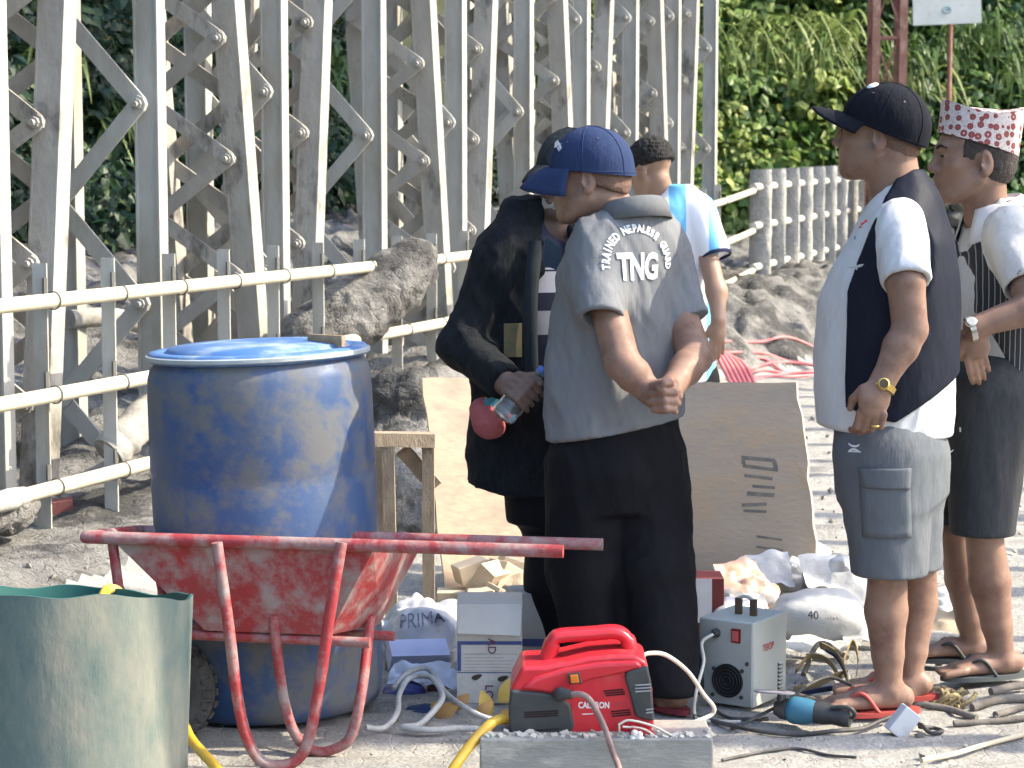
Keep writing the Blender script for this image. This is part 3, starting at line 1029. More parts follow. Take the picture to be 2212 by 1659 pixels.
# ------------------------------------------------------------------ blue drum
M_BLUE = mat('blue drum plastic', (0.026, 0.068, 0.185), (0.055, 0.085, 0.155), scale=5.5, rough=0.5, bump=0.12, bscale=30, c3=(0.125, 0.128, 0.135), s3=6.5, a3=0.51, w3=0.07, spec=0.4)
M_BLUE_LID = mat('sunlit blue lid plastic', (0.05, 0.13, 0.32), (0.09, 0.18, 0.36), scale=5, rough=0.45, c3=(0.30, 0.36, 0.42), s3=5, a3=0.58, w3=0.1)  # paler than the barrel: light on the lid put into its colour
dc = np.array([-0.664, 6.10, 0.0]); dax = np.array([-0.036, 0.0, 0.975]); dax /= np.linalg.norm(dax); DS = 1.033
dr = thing('drum', dc, 'tall blue plastic drum with a lid behind the red wheelbarrow', 'drum')
prof = [(0.0, 0.0), (0.27, 0.0), (0.292, 0.012), (0.302, 0.04), (0.306, 0.08), (0.309, 0.30), (0.309, 0.335), (0.305, 0.35), (0.309, 0.365), (0.311, 0.62), (0.307, 0.635), (0.311, 0.65),
        (0.309, 0.84), (0.306, 0.895), (0.298, 0.922), (0.288, 0.930), (0.286, 0.955)]
put('barrel', MB().lathe([(r, h * DS) for r, h in prof], dc, 72, dax), M_BLUE, dr, 50)
lid = put('lid', MB().lathe([(r, h * DS) for r, h in ((0.286, 0.938), (0.300, 0.940), (0.303, 0.946), (0.303, 0.958), (0.297, 0.964), (0.268, 0.966), (0.262, 0.962), (0.255, 0.962), (0.245, 0.974), (0.15, 0.979), (0.0, 0.980))], dc, 72, dax), M_BLUE_LID, dr, 50)
put('lid_ring', MB().lathe([(r, h * DS) for r, h in ((0.3035, 0.944), (0.309, 0.947), (0.309, 0.956), (0.3035, 0.959))], dc, 72, dax), mat('ring grey', (0.36, 0.40, 0.42), rough=0.5, bump=0.3, bscale=60), lid, 50)
M_WOOD = mat('old wood', (0.44, 0.32, 0.20), (0.30, 0.21, 0.13), scale=5, rough=0.85, bump=0.4, bscale=30, stretch=(1.5, 8, 8))
tag(put('wood_stick', MB().beam(P(668, 733, 6.1), P(742, 737, 5.97), 0.03, 0.012, (0, 0, 1)), M_WOOD), 'short wood stick lying on the lid of the blue drum', 'stick')

# ------------------------------------------------------------------ cut green barrel in front
M_GREEN = mat('faded green plastic', (0.105, 0.15, 0.138), (0.06, 0.105, 0.102), scale=3.2, rough=0.6, bump=0.2, bscale=35, c3=(0.22, 0.215, 0.175), s3=2.6, a3=0.55, w3=0.12, spec=0.35, stretch=(1.6, 1.6, 0.7))
M_GREEN_IN = mat('green plastic inside', (0.02, 0.09, 0.085), (0.03, 0.11, 0.10), scale=4, rough=0.5)
gc = np.array([-1.042, 5.10, 0.0])
gb = thing('cut_barrel', gc, 'faded green plastic barrel cut off at half height in front of the wheelbarrow', 'barrel')
n_ = 72
def cut_wall(dr_, zlow, flip):
    rows = []
    for j in range(12):
        row = []
        for k in range(n_):
            a = 2 * math.pi * k / n_
            top = 0.505 - 0.16 * math.sin(a) * 0.29 / 0.29 * 0.29 - 0.012 * math.cos(a) + 0.005 * math.sin(5 * a) + 0.003 * math.sin(11 * a + 1)
            z = zlow + (top - zlow) * j / 11
            r = (0.274 + 0.018 * (z / 0.5) + 0.006 * math.sin(3 * a + 2) * (z / 0.5) ** 2) - dr_
            row.append(gc + np.array([r * math.cos(a), r * math.sin(a), z]))
        rows.append(row)
    return np.array(rows), flip
A1, A2 = cut_wall(0.0, 0.0, True)[0], cut_wall(0.007, 0.02, False)[0]
mb = MB().grid(A1, close_v=True, flip=True)
put('barrel_wall', mb, M_GREEN, gb, 60)
mb = MB().grid(A2, close_v=True)
mb.grid(np.stack([A2[-1], A1[-1]]), close_v=True)
put('barrel_lining', mb, M_GREEN_IN, gb, 60)

# ------------------------------------------------------------------ wheelbarrow
M_RED = mat('muddy red paint', (0.30, 0.030, 0.036), (0.25, 0.045, 0.048), scale=9, rough=0.5, bump=0.35, bscale=50, c3=(0.28, 0.225, 0.215), s3=11, a3=0.52, w3=0.10, spec=0.3)
M_RED_IN = mat('mud caked tray inside', (0.40, 0.36, 0.31), (0.30, 0.15, 0.13), scale=7, rough=0.9, bump=0.5)
wo = P(190, 1160, 5.60)
wl_ = np.array([0.988, -0.150, 0.0]); wl_[2] = -0.004
wl_ /= np.linalg.norm(wl_)
wc_ = np.array([0.16, 0.985, -0.125]); wc_ -= wl_ * (wc_ @ wl_); wc_ /= np.linalg.norm(wc_)
wh_ = np.cross(wl_, wc_)
def WB(a, b, h): return wo + wl_ * a + wc_ * b + wh_ * h
bar = thing('wheelbarrow', np.array([*WB(0.45, 0.2, 0)[:2], 0.0]), 'red mud splashed wheelbarrow with tube handles standing in front of the blue drum', 'wheelbarrow')
RT = 0.0165
put('handle', MB().tube(bez([WB(0.02, 0.05, 0.0), WB(0.0, 0.0, 0), WB(0.04, -0.012, 0), WB(0.4, -0.012, 0), WB(0.82, -0.012, 0), WB(1.225, -0.012, 0.0)], 6), RT, 14), M_RED, bar, 50)
put('handle', MB().tube(bez([WB(0.0, 0.36, 0.0), WB(0.0, 0.42, 0), WB(0.04, 0.432, 0), WB(0.4, 0.432, 0), WB(0.82, 0.432, 0), WB(1.275, 0.432, 0.0)], 6), RT, 14), M_RED, bar, 50)
put('front_bar', MB().tube([WB(0.0, 0.0, 0), WB(-0.006, 0.2, 0), WB(0.0, 0.42, 0)], RT, 12), M_RED, bar, 50)
T_ = [WB(0.07, 0.0, -0.01), WB(0.745, 0.0, -0.01), WB(0.79, 0.42, -0.01), WB(0.07, 0.42, -0.01)]
B_ = [WB(0.29, 0.085, -0.235), WB(0.615, 0.085, -0.235), WB(0.695, 0.33, -0.225), WB(0.29, 0.33, -0.235)]
mbt = MB()
mbt.add(np.array(T_ + B_), [(4, 5, 6, 7), (0, 1, 5, 4), (1, 2, 6, 5), (2, 3, 7, 6), (3, 0, 4, 7)])
tr = put('tray', mbt, M_RED, bar)
tr.data.materials.append(M_RED_IN)
sm_ = tr.modifiers.new('skin', 'SOLIDIFY'); sm_.thickness = 0.006; sm_.offset = 1; sm_.material_offset = 0
put('tray_mud', MB().add(np.array([WB(0.09, 0.02, -0.035), WB(0.73, 0.02, -0.035), WB(0.765, 0.40, -0.035), WB(0.09, 0.40, -0.035)]), [(0, 1, 2, 3)]), M_RED_IN, bar)
def leg_pts(px, d):
    return bez([P(x, y, d + k) for x, y, k in px], 6)
put('leg', MB().tube(leg_pts([(468, 1172, 0), (492, 1340, 0), (512, 1500, 0), (532, 1590, 0), (560, 1640, 0), (600, 1654, 0), (643, 1640, 0), (668, 1590, 0), (690, 1480, 0), (712, 1330, 0), (738, 1172, 0.02)], 5.43), 0.0145, 12), M_RED, bar, 50)
put('leg', MB().tube(leg_pts([(590, 1330, 0), (600, 1420, 0), (615, 1520, 0), (640, 1590, 0), (680, 1622, 0), (722, 1618, 0), (758, 1590, 0), (780, 1500, 0), (793, 1400, 0.08), (800, 1335, 0.14)], 5.58), 0.0135, 12), M_RED, bar, 50)
put('under_frame', MB().tube([WB(0.10, 0.10, -0.247), WB(0.72, 0.10, -0.252)], 0.013, 10), M_RED, bar, 50)
put('under_frame', MB().tube([WB(0.10, 0.31, -0.247), WB(0.74, 0.31, -0.252)], 0.013, 10), M_RED, bar, 50)
for b in (0.03, 0.38):
    put('front_strut', MB().tube([WB(0.055, b, -0.01), WB(0.075, b, -0.13), WB(0.13, b * 0.6 + 0.08, -0.25)], 0.0135, 10), M_RED, bar, 50)
# wheel
wc0 = P(354, 1492, 5.80)
M_TYRE = mat('dusty rubber', (0.055, 0.052, 0.05), (0.12, 0.115, 0.105), scale=9, rough=0.9, bump=0.4, bscale=60)
whl = put('wheel', MB().lathe([(0.0, -0.02), (0.06, -0.02), (0.075, -0.03), (0.078, 0.03), (0.06, 0.02), (0.0, 0.02)], wc0, 32, wc_), M_RED, bar, 50)
tp = [(0.075, -0.035), (0.10, -0.045), (0.122, -0.042), (0.134, -0.028), (0.138, 0.0), (0.134, 0.028), (0.122, 0.042), (0.10, 0.045), (0.075, 0.035)]
put('tyre', MB().lathe(tp, wc0, 48, wc_), M_TYRE, whl, 60)
mb = MB()
wx = np.cross(wc_, Z3); wx /= np.linalg.norm(wx); wz = np.cross(wx, wc_)
for k in range(26):
    a = 2 * math.pi * k / 26
    d_ = wx * math.cos(a) + wz * math.sin(a); t_ = -wx * math.sin(a) + wz * math.cos(a)
    for s_ in (-1, 1):
        mb.box(wc0 + d_ * 0.131 + wc_ * s_ * 0.030, d_ * 0.010, t_ * 0.0095, wc_ * 0.016)
put('tread', mb, M_TYRE, whl)
put('axle', MB().tube([wc0 - wc_ * 0.10, wc0 + wc_ * 0.10], 0.011, 10), M_RED, bar, 50)

# ------------------------------------------------------------------ block and pump
M_BLOCK = mat('grey concrete', (0.27, 0.27, 0.25), (0.20, 0.20, 0.185), scale=5, rough=0.9, bump=0.5, bscale=45, c3=(0.36, 0.34, 0.30), s3=7, a3=0.58, stretch=(1, 1, 3))
bz = 0.146
b0, b1 = P(1036, 1618, 5.13), P(1541, 1612, 5.13)
blk = put('concrete_block', MB().box([(b0[0] + b1[0]) / 2, 5.225, 0.066], ((b1[0] - b0[0]) / 2, 0, 0), (0, 0.095, 0), (0, 0, 0.08)), M_BLOCK, None, None, (float((b0[0] + b1[0]) / 2), 5.225, 0.0))
mod_bevel(blk, 0.006)
tag(blk, 'long grey concrete block under the red pressure washer', 'block')
mb = MB()
for i in range(130):
    x = RNG.uniform(b0[0] + .01, b1[0] - .01); s_ = 0.0025 + 0.008 * RNG.random() ** 2
    y = 5.136 + abs(RNG.normal()) * 0.03 + s_
    a_ = RNG.uniform(0, 3); mb.box((x, y, bz + s_ * 0.2), (s_ * math.cos(a_), s_ * math.sin(a_), s_ * .2), (-s_ * .6 * math.sin(a_), s_ * 0.6 * math.cos(a_), s_ * 0.2), (0, 0, s_ * 0.4))
o = put('mortar_crumbs', mb, mat('pale mortar', (0.52, 0.49, 0.43), rough=0.95), None)
o['kind'] = 'stuff'; o['label'] = 'pale crumbs of mortar along the top edge of the concrete block'; o['category'] = 'crumbs'
PD = 5.20
def pc(cx, cy): return (1097.2 + cx * 0.1964, 1333.1 + cy * 0.1964)
po = P(1260, 1606, PD); po[2] = bz
M_PRED = mat('red pump plastic', (0.55, 0.022, 0.035), (0.48, 0.02, 0.03), scale=14, rough=0.32, spec=0.5, bump=0.03, bscale=90, c3=(0.50, 0.07, 0.07), s3=5, a3=0.62)
M_PBLK = mat('black pump plastic', (0.030, 0.034, 0.036), (0.05, 0.052, 0.052), scale=20, rough=0.5, spec=0.4, bump=0.05, bscale=90, c3=(0.10, 0.095, 0.09), s3=6, a3=0.62)
M_SLOT = mat('dark slot', (0.02, 0.006, 0.008), rough=0.7)
pmp = thing('pressure_washer', po, 'red and black portable pressure washer with carry handle on the concrete block', 'pressure washer')
def front_poly(pts, d):
    return np.array([P(*pc(*q), d) for q in pts])
def slab(name, pts, d0, depth, m, parent, bev=0.0, holes=None):
    """outline in the front view, given depth into the picture"""
    A = front_poly(pts, d0)
    Bk = A + np.array([0, depth, 0])
    n = len(A)
    mb = MB().add(np.concatenate([A, Bk]), [tuple(range(n)), tuple(range(n, 2 * n))[::-1]] + [(i, n + i, n + (i + 1) % n, (i + 1) % n) for i in range(n)])
    o = put(name, mb, m, parent)
    bm = bmesh.new(); bm.from_mesh(o.data); bmesh.ops.recalc_face_normals(bm, faces=bm.faces); bm.to_mesh(o.data); bm.free()
    if bev: mod_bevel(o, bev, 3)
    return o
body = slab('casing', [(20, 1330), (15, 1000), (45, 760), (130, 590), (150, 545), (400, 540), (640, 500), (900, 440), (1200, 415), (1400, 420), (1530, 490), (1590, 800), (1610, 1180), (1560, 1290), (560, 1370), (100, 1365)], PD, 0.19, M_PRED, pmp, 0.022)
# sloping hood on the upper front
hd = slab('hood', [(120, 800), (300, 660), (640, 560), (1000, 500), (1420, 480), (1500, 560), (1330, 610), (900, 700), (620, 860)], PD - 0.010, 0.03, M_PRED, pmp, 0.012)
# handle: a closed loop bar
hp = [(400, 560), (470, 330), (510, 235), (600, 200), (900, 180), (1150, 160), (1260, 190), (1320, 270), (1335, 420)]
path = bez([P(*pc(*q), PD + 0.095) for q in hp], 5)
hmb = MB()
rows = []
tan = np.gradient(path, axis=0); tan /= np.linalg.norm(tan, axis=1)[:, None]
for i, p in enumerate(path):
    nn = np.cross(tan[i], Y3); nn /= np.linalg.norm(nn)
    wv = 0.032 if (i < 8 or i > len(path) - 8) else 0.026
    rows.append([p + nn * wv * 0.62 * math.copysign(abs(math.cos(a)) ** 0.7, math.cos(a)) + Y3 * 0.032 * math.copysign(abs(math.sin(a)) ** 0.7, math.sin(a)) for a in np.linspace(0, 2 * math.pi, 17)[:-1]])
hmb.grid(np.array(rows), close_v=True)
hmb.f += [tuple(range(16)), tuple((len(path) - 1) * 16 + i for i in range(16))[::-1]]
put('handle', hmb, M_PRED, pmp, 60)
lp = slab('side_panel', [(20, 1320), (5, 1000), (30, 800), (380, 830), (560, 870), (690, 960), (730, 1190), (715, 1260), (640, 1290)], PD - 0.008, 0.03, M_PBLK, pmp, 0.008)
rp = slab('motor_cap', [(1280, 660), (1310, 600), (1540, 540), (1575, 700), (1590, 850), (1612, 1150), (1520, 1140), (1400, 1100), (1340, 860)], PD - 0.012, 0.17, M_PBLK, pmp, 0.010)
for yy in (740, 775, 810, 1010, 1045):
    put('rib', MB().tube([P(*pc(1400 if yy < 900 else 1520, yy + 10), PD - 0.0135), P(*pc(1575 if yy < 900 else 1600, yy), PD - 0.0135)], 0.002, 6), mat('grey rib', (0.30, 0.31, 0.31), rough=0.5), rp)
for (x0, x1, y0) in ((1050, 1270, 815), (1065, 1285, 840), (1075, 1290, 865), (1130, 1340, 1040), (1140, 1350, 1065), (1145, 1355, 1090), (180, 555, 1050), (180, 555, 1075), (180, 555, 1100), (185, 560, 1250)):
    dd = PD - (0.0085 if x0 < 400 else 0.0012)
    a, b = P(*pc(x0, y0), dd), P(*pc(x1, y0 - 20), dd)
    put('vent_slot', MB().beam(a, b, 0.0032, 0.002, (0, 0, 1)), M_SLOT, pmp)
sw = slab('switch', [(655, 625), (790, 612), (815, 730), (680, 745)], PD - 0.016, 0.012, M_PBLK, pmp, 0.002)
slab('rocker', [(680, 640), (768, 632), (785, 722), (695, 732)], PD - 0.020, 0.006, mat('amber rocker', (0.75, 0.22, 0.03), rough=0.3), sw, 0.002)
nz = bez([P(*pc(560, 850), PD - 0.005), P(*pc(600, 845), PD - 0.035), P(*pc(700, 850), PD - 0.042)], 5)
put('cable_boot', MB().tube(nz, [0.017] * 6 + [0.012] * (len(nz) - 6), 14), M_PBLK, pmp, 50)
put('foot', MB().box(P(*pc(510, 1390), PD + 0.03), (0.014, 0, 0), (0, 0.02, 0), (0, 0, 0.012)), M_PRED, pmp)
put('foot', MB().box(P(*pc(1450, 1350), PD + 0.05), (0.014, 0, 0), (0, 0.02, 0), (0, 0, 0.010)), M_PRED, pmp)
M_WHITE = mat('white print', (0.80, 0.80, 0.80), rough=0.6)
q0, q1 = P(*pc(945, 970), PD), P(*pc(1225, 960), PD)
lettering('lettering', 'CALDRON', q0, X3, Z3, -Y3, 0.0215, M_WHITE, pmp, bold=0.0006, sx=0.72)
lettering('lettering', 'GOLD', q1, X3, Z3, -Y3, 0.017, mat('dull red print', (0.36, 0.05, 0.06), rough=0.6), pmp, sx=0.8)
put('name_line', MB().beam(P(*pc(815, 1068), PD - 0.001), P(*pc(940, 1062), PD - 0.001), 0.002, 0.001, Z3), M_WHITE, pmp)
M_GLAND = mat('yellow hose', (0.62, 0.38, 0.03), (0.55, 0.33, 0.03), scale=16, rough=0.4, spec=0.5, c3=(0.45, 0.36, 0.16), s3=7, a3=0.62)
put('hose_clamp', MB().lathe([(0.0, 0.0), (0.017, 0.0), (0.0185, 0.004), (0.0185, 0.02), (0.016, 0.026), (0.0, 0.026)], P(1107, 1546, PD + 0.03), 16, (-1, 0, -0.2)), mat('clamp amber', (0.55, 0.28, 0.06), rough=0.4, metal=0.3), pmp, 40)
cable('garden_hose', [P(1098, 1548, PD + 0.03), P(1062, 1562, PD), P(1020, 1605, PD - 0.05), P(985, 1652, PD - 0.1), P(955, 1700, 5.0), P(880, 1800, 4.85), P(700, 1815, 4.75), P(540, 1735, 4.85), P(455, 1645, 5.05), P(415, 1600, 5.3),
                      P(395, 1560, 5.45), P(350, 1480, 5.50), P(300, 1340, 5.47), P(262, 1285, 5.42), P(240, 1272, 5.38), P(224, 1285, 5.3), P(215, 1330, 5.2)], 0.0125, M_GLAND,
      'yellow hose running from the pressure washer round to the cut green barrel', 'hose', 12)
M_CBR = mat('brown cable', (0.17, 0.10, 0.09), (0.30, 0.22, 0.20), scale=20, rough=0.4)
cable('power_cable', [P(*pc(700, 850), PD - 0.042), P(*pc(800, 850), PD - 0.05), P(*pc(890, 900), PD - 0.055), P(*pc(990, 1060), PD - 0.06), P(*pc(1080, 1260), PD - 0.08), P(*pc(1160, 1500), PD - 0.11), P(*pc(1230, 1700), PD - 0.16), P(1352, 1760, 4.9)], 0.0075, M_CBR,
      'brown power cable hanging from the front of the pressure washer', 'cable', 10)
M_WCAB = mat('pale cable', (0.62, 0.58, 0.50), (0.50, 0.46, 0.38), scale=20, rough=0.5)
cable('pale_cable', [P(1385, 1418, PD + 0.15), P(1405, 1411, PD + 0.16), P(1440, 1416, PD + 0.2), P(1485, 1450, PD + 0.25), P(1520, 1500, PD + 0.3), P(1542, 1528, PD + 0.3), P(1535, 1545, PD + 0.3), P(1500, 1560, PD + 0.25), P(1455, 1580, PD + 0.15)], 0.0055, M_WCAB,
      'pale cable arching from the top of the pressure washer to the block', 'cable')
M_PINK = mat('red plastic plug', (0.38, 0.04, 0.05), rough=0.35)
pl = thing('plug_lead', P(1400, 1600, 5.16), 'tangle of pale wires with a red plug at the corner of the concrete block', 'plug')
put('plug_body', MB().box(P(1385, 1588, 5.17), (0.028, 0.006, -0.010), (0, 0.016, 0), (0.006, 0, 0.013)), M_PINK, pl)
for i, pts in enumerate(([(1337, 1565), (1360, 1556), (1410, 1568), (1450, 1588)], [(1345, 1570), (1390, 1575), (1430, 1598), (1470, 1592)], [(1440, 1590), (1480, 1585), (1497, 1598), (1460, 1606), (1440, 1600)],
                         [(1337, 1565), (1340, 1590), (1360, 1604), (1400, 1602)], [(1380, 1605), (1430, 1600), (1480, 1602)])):
    put('wire', MB().tube(bez([P(x, y, 5.15 + 0.01 * i) for x, y in pts], 6), 0.003, 6), M_WCAB, pl, 60)
mb = MB()
for i in range(7):
    q = P(1366 + RNG.uniform(-15, 20), 1592 + RNG.uniform(-9, 9), 5.14)
    mb.lathe([(0, -.008), (.006, -.006), (.009, 0), (.006, .006), (0, .008)], q, 8, (RNG.normal(), RNG.normal(), RNG.normal()))
put('crumpled_tape', mb, mat('white tape', (0.75, 0.73, 0.68), rough=0.5), pl, 60)

# ------------------------------------------------------------------ plywood, trestle, wood blocks
M_PLY = mat('plywood', (0.46, 0.345, 0.24), (0.37, 0.28, 0.20), scale=3.2, rough=0.85, bump=0.35, bscale=28, c3=(0.26, 0.215, 0.17), s3=4, a3=0.57, w3=0.10, stretch=(1, 1, 2.2))
M_PLY_SHADE = mat('shade-grey plywood', (0.50, 0.41, 0.32), (0.42, 0.345, 0.275), scale=3.2, rough=0.85, bump=0.35, bscale=28, c3=(0.53, 0.39, 0.26), s3=3, a3=0.56, w3=0.10, stretch=(1, 1, 2.2))  # greyer copy of the plywood, the sheet's shade put into its colour
def sheet(TL, TR, BL, BR, m, lab):
    nx = 16
    top = np.array([TL + (TR - TL) * i / nx for i in range(nx + 1)]); bot = np.array([BL + (BR - BL) * i / nx for i in range(nx + 1)])
    jit = RNG.uniform(-0.003, 0.003, nx + 1)
    rows = []
    for j in range(13):
        t = j / 12
        row = top * (1 - t) + bot * t
        row[:, 1] -= 0.02 * math.sin(math.pi * t)
        row[0, 0] += RNG.uniform(-0.004, 0.006); row[-1, 0] += RNG.uniform(-0.008, 0.005)
        rows.append(row)
    A = np.array(rows)
    A[0, :, 2] += jit
    o = put('plywood_sheet', MB().grid(A), m, None, None, (float(BL[0] + 0.3), float(BL[1]), 0.0))
    s_ = o.modifiers.new('t', 'SOLIDIFY'); s_.thickness = 0.014; s_.offset = 0
    tag(o, lab, 'plywood', 'plywood sheets standing behind the men')
    return o, A
sheet(P(912, 818, 8.05), P(1330, 823, 8.20), G(960, 1287, 0.01), G(1365, 1262, 0.01), M_PLY, 'warm pale plywood sheet standing between the trestle and the man with the bottle')
ply, A = sheet(P(1395, 824, 8.32), P(1722, 828, 8.02), P(1440, 1254, 8.16), P(1773, 1237, 7.84), M_PLY_SHADE, 'shade-grey plywood sheet with stencil marks between the grey shirt man and the cargo shorts man')
bv = BVHTree.FromPolygons([Vector(q) for q in A.reshape(-1, 3)], MB().grid(A).f)
M_STENCIL = mat('grey stencil paint', (0.17, 0.165, 0.155), (0.27, 0.23, 0.19), scale=30, rough=0.8, mid=0.55, wid=0.12)
def on_ply(px, py):
    r = ray(px, py)
    h = bv.ray_cast(Vector((0, 0, CAM_Z)), Vector(r).normalized())
    return np.array(h[0]) + np.array([0, -0.0095, 0.0])
def stencil(pts):
    q = [on_ply(*p) for p in pts]
    put('stencil_mark', MB().add(np.array(q), [tuple(range(len(q)))]), M_STENCIL, ply)
def sc2(cx, cy): return ((2800 + cx * 0.3618) / 1.8228, (1700 + cy * 0.3618) / 1.8228)
for pts in ([(325, 255), (690, 290), (715, 330), (330, 300)], [(340, 385), (345, 345), (725, 400), (725, 432)], [(325, 300), (365, 300), (375, 350), (330, 350)], [(660, 320), (712, 330), (725, 402), (675, 395)],
            [(355, 455), (665, 490), (665, 525), (360, 490)], [(390, 645), (690, 665), (680, 710), (380, 690)], [(330, 775), (600, 765), (600, 800), (330, 815)], [(440, 570), (690, 590), (690, 622), (450, 605)],
            [(345, 840), (600, 850), (600, 880), (350, 870)], [(490, 1120), (770, 1160), (770, 1185), (490, 1145)], [(490, 1235), (780, 1275), (780, 1298), (490, 1258)]):
    stencil([sc2(*p) for p in pts])
M_TW = mat('grey trestle wood', (0.36, 0.29, 0.21), (0.24, 0.19, 0.14), scale=6, rough=0.9, bump=0.5, bscale=30, stretch=(6, 6, 2))
tq = thing('trestle', np.array([*P(870, 1000, 7.25)[:2], 0.0]), 'rough wooden trestle between the blue drum and the plywood', 'trestle')
put('top_beam', MB().beam(P(800, 948, 7.25), P(935, 950, 7.3), 0.045, 0.07, Z3), M_TW, tq)
put('leg', MB().beam(P(838, 962, 7.25), np.array([P(838, 962, 7.25)[0] + 0.01, 7.25, 0.0]), 0.04, 0.04, X3), M_TW, tq)
put('leg', MB().beam(P(822, 962, 7.4), np.array([P(822, 962, 7.4)[0] - 0.01, 7.45, 0.0]), 0.03, 0.04, X3), M_TW, tq)
put('brace', MB().beam(P(870, 972, 7.3), P(940, 1050, 7.35), 0.03, 0.05, Y3), M_TW, tq)
put('leg', MB().beam(P(925, 962, 7.3), np.array([P(925, 962, 7.3)[0], 7.3, 0.0]), 0.04, 0.04, X3), M_TW, tq)
M_BW = mat('pale cut wood', (0.58, 0.48, 0.35), (0.46, 0.37, 0.26), scale=5, rough=0.8, bump=0.3, bscale=40, stretch=(2, 6, 6))
blocks = [(1018, 1232, 7.55, .055, .045, .032, 20, 15, 'wood block with a split face at the top left of the pile'), (1050, 1262, 7.45, .075, .05, .035, -35, 55, 'long wood block standing on end in the middle of the pile'),
          (1090, 1252, 7.5, .060, .05, .050, 40, -30, 'chunky wood block in the middle of the pile against the plywood'), (1112, 1222, 7.6, .055, .05, .026, 10, -20, 'dark wood block topmost in the pile'),
          (1040, 1290, 7.35, .045, .05, .028, 0, 8, 'short wood block at the foot of the pile'), (1128, 1265, 7.42, .045, .04, .022, 30, 25, 'thin wood offcut on the pile beside the black trousers'),
          (985, 1288, 7.5, .065, .05, .022, 0, 0, 'flat wood block lying left of the pile'), (1110, 1290, 7.2, .085, .06, .008, 20, -28, 'thin pale board propped on the wood pile')]
for (px, py, d, a, b, c, yw, tl, lab) in blocks:
    ctr = P(px, py, d)
    y_, t_ = math.radians(yw), math.radians(tl)
    ax = np.array([math.cos(t_) * math.cos(y_), math.sin(y_) * math.cos(t_), math.sin(t_)]); ay = np.array([-math.sin(y_), math.cos(y_), 0]); az = np.cross(ax, ay)
    low = ctr[2] - abs(ax[2]) * a - abs(az[2]) * c
    o = put('wood_block', MB().box(ctr, ax * a, ay * b, az * c), M_BW, None, None, tuple(float(q) for q in ctr))
    mod_bevel(o, 0.003); tag(o, lab, 'wood block', 'wood blocks heaped before the plywood')

# ------------------------------------------------------------------ cartons
M_CARD = mat('dusty white carton', (0.52, 0.50, 0.46), (0.44, 0.42, 0.38), scale=7, rough=0.85, bump=0.25, bscale=30, c3=(0.36, 0.31, 0.25), s3=5, a3=0.62)
M_NAVY = mat('navy print', (0.045, 0.07, 0.20), (0.08, 0.10, 0.22), scale=20, rough=0.8)
M_MAROON = mat('maroon print', (0.13, 0.05, 0.08), rough=0.8)
M_GREYINK = mat('grey ink', (0.26, 0.25, 0.24), (0.42, 0.40, 0.37), scale=40, rough=0.8)
M_HOLE = mat('torn hole', (0.05, 0.045, 0.03), rough=0.9)
cb0, cb1 = P(987, 1522, 6.10), P(1128, 1522, 6.10)
cw, cx_ = (cb1[0] - cb0[0]) / 2, (cb0[0] + cb1[0]) / 2
ctop = P(1055, 1302, 6.10)[2]
cn = thing('carton', np.array([cx_, 6.2, 0.0]), 'tall dusty white carton with blue stripe and torn holes standing beside the pressure washer', 'carton')
put('carton_box', MB().box((cx_, 6.19, ctop / 2 - 0.004), (cw, 0, 0), (0, 0.09, 0), (0, 0, ctop / 2)), M_CARD, cn)
def carton_xy(px, py): return P(px, py, 6.098)
def rect(name, x0, y0, x1, y1, m, par, d=6.0985):
    q = [P(x0, y1, d), P(x1, y1, d), P(x1, y0, d), P(x0, y0, d)]
    return put(name, MB().add(np.array(q), [(0, 1, 2, 3)]), m, par)
rect('blue_stripe', 988, 1385, 1127, 1393, M_NAVY, cn)
rect('blue_border', 988, 1393, 996, 1450, M_NAVY, cn)
for i, yy in enumerate((1412, 1420, 1427, 1434, 1441, 1448)):
    rect('print_line', 1000 + RNG.uniform(0, 6), yy, 1118 - RNG.uniform(0, 30), yy + 1.6, M_GREYINK, cn)
rect('print_line', 988, 1452, 1127, 1454, M_NAVY, cn)
for (a, b) in ((1030, 1463), (1086, 1466)):
    q = [P(a + 11 * math.cos(t) + 2 * math.sin(2 * t), b - 6 * math.sin(t) - 3 * math.cos(t), 6.0975) for t in np.linspace(0, 2 * math.pi, 12)[:-1]]
    put('torn_hole', MB().add(np.array(q), [tuple(range(11))[::-1]]), M_HOLE, cn)
lettering('lettering', 'AD', P(1062, 1396, 6.098), -Z3, X3, -Y3, 0.032, M_MAROON, cn, bold=0.0003)
lettering('lettering', 'LOV', P(1056, 1502, 6.098), -Z3, X3, -Y3, 0.032, M_MAROON, cn, bold=0.0003)
put('flap', MB().add(np.array([[cx_ - cw, 6.10, ctop - 0.004], [cx_ + cw, 6.10, ctop - 0.004], [cx_ + cw - 0.006, 6.06, ctop - 0.085], [cx_ - cw + 0.004, 6.065, ctop - 0.08]]), [(0, 3, 2, 1)]), M_CARD, cn)
c2 = thing('carton', np.array([*P(1150, 1480, 6.45)[:2], 0.0]), 'second white carton with a blue band half hidden behind the pressure washer', 'carton')
q = P(1150, 1440, 6.45)
put('carton_box', MB().box((q[0] + 0.01, 6.5, 0.12), (0.07, 0.02, 0), (-0.02, 0.07, 0), (0, 0, 0.125)), M_CARD, c2)
rect('blue_stripe', 1120, 1380, 1186, 1396, M_NAVY, c2, 6.40)
c3 = thing('red_box', np.array([*P(1525, 1350, 6.9)[:2], 0.0]), 'dark red box with a white panel between the black trousers and the plastic sacks', 'box')
q = P(1528, 1300, 6.9)
put('box_body', MB().box((q[0], 6.95, 0.10), (0.05, 0, 0), (0, 0.07, 0), (0, 0, 0.105)), mat('dark red carton', (0.17, 0.035, 0.035), (0.12, 0.03, 0.03), scale=8, rough=0.7), c3)
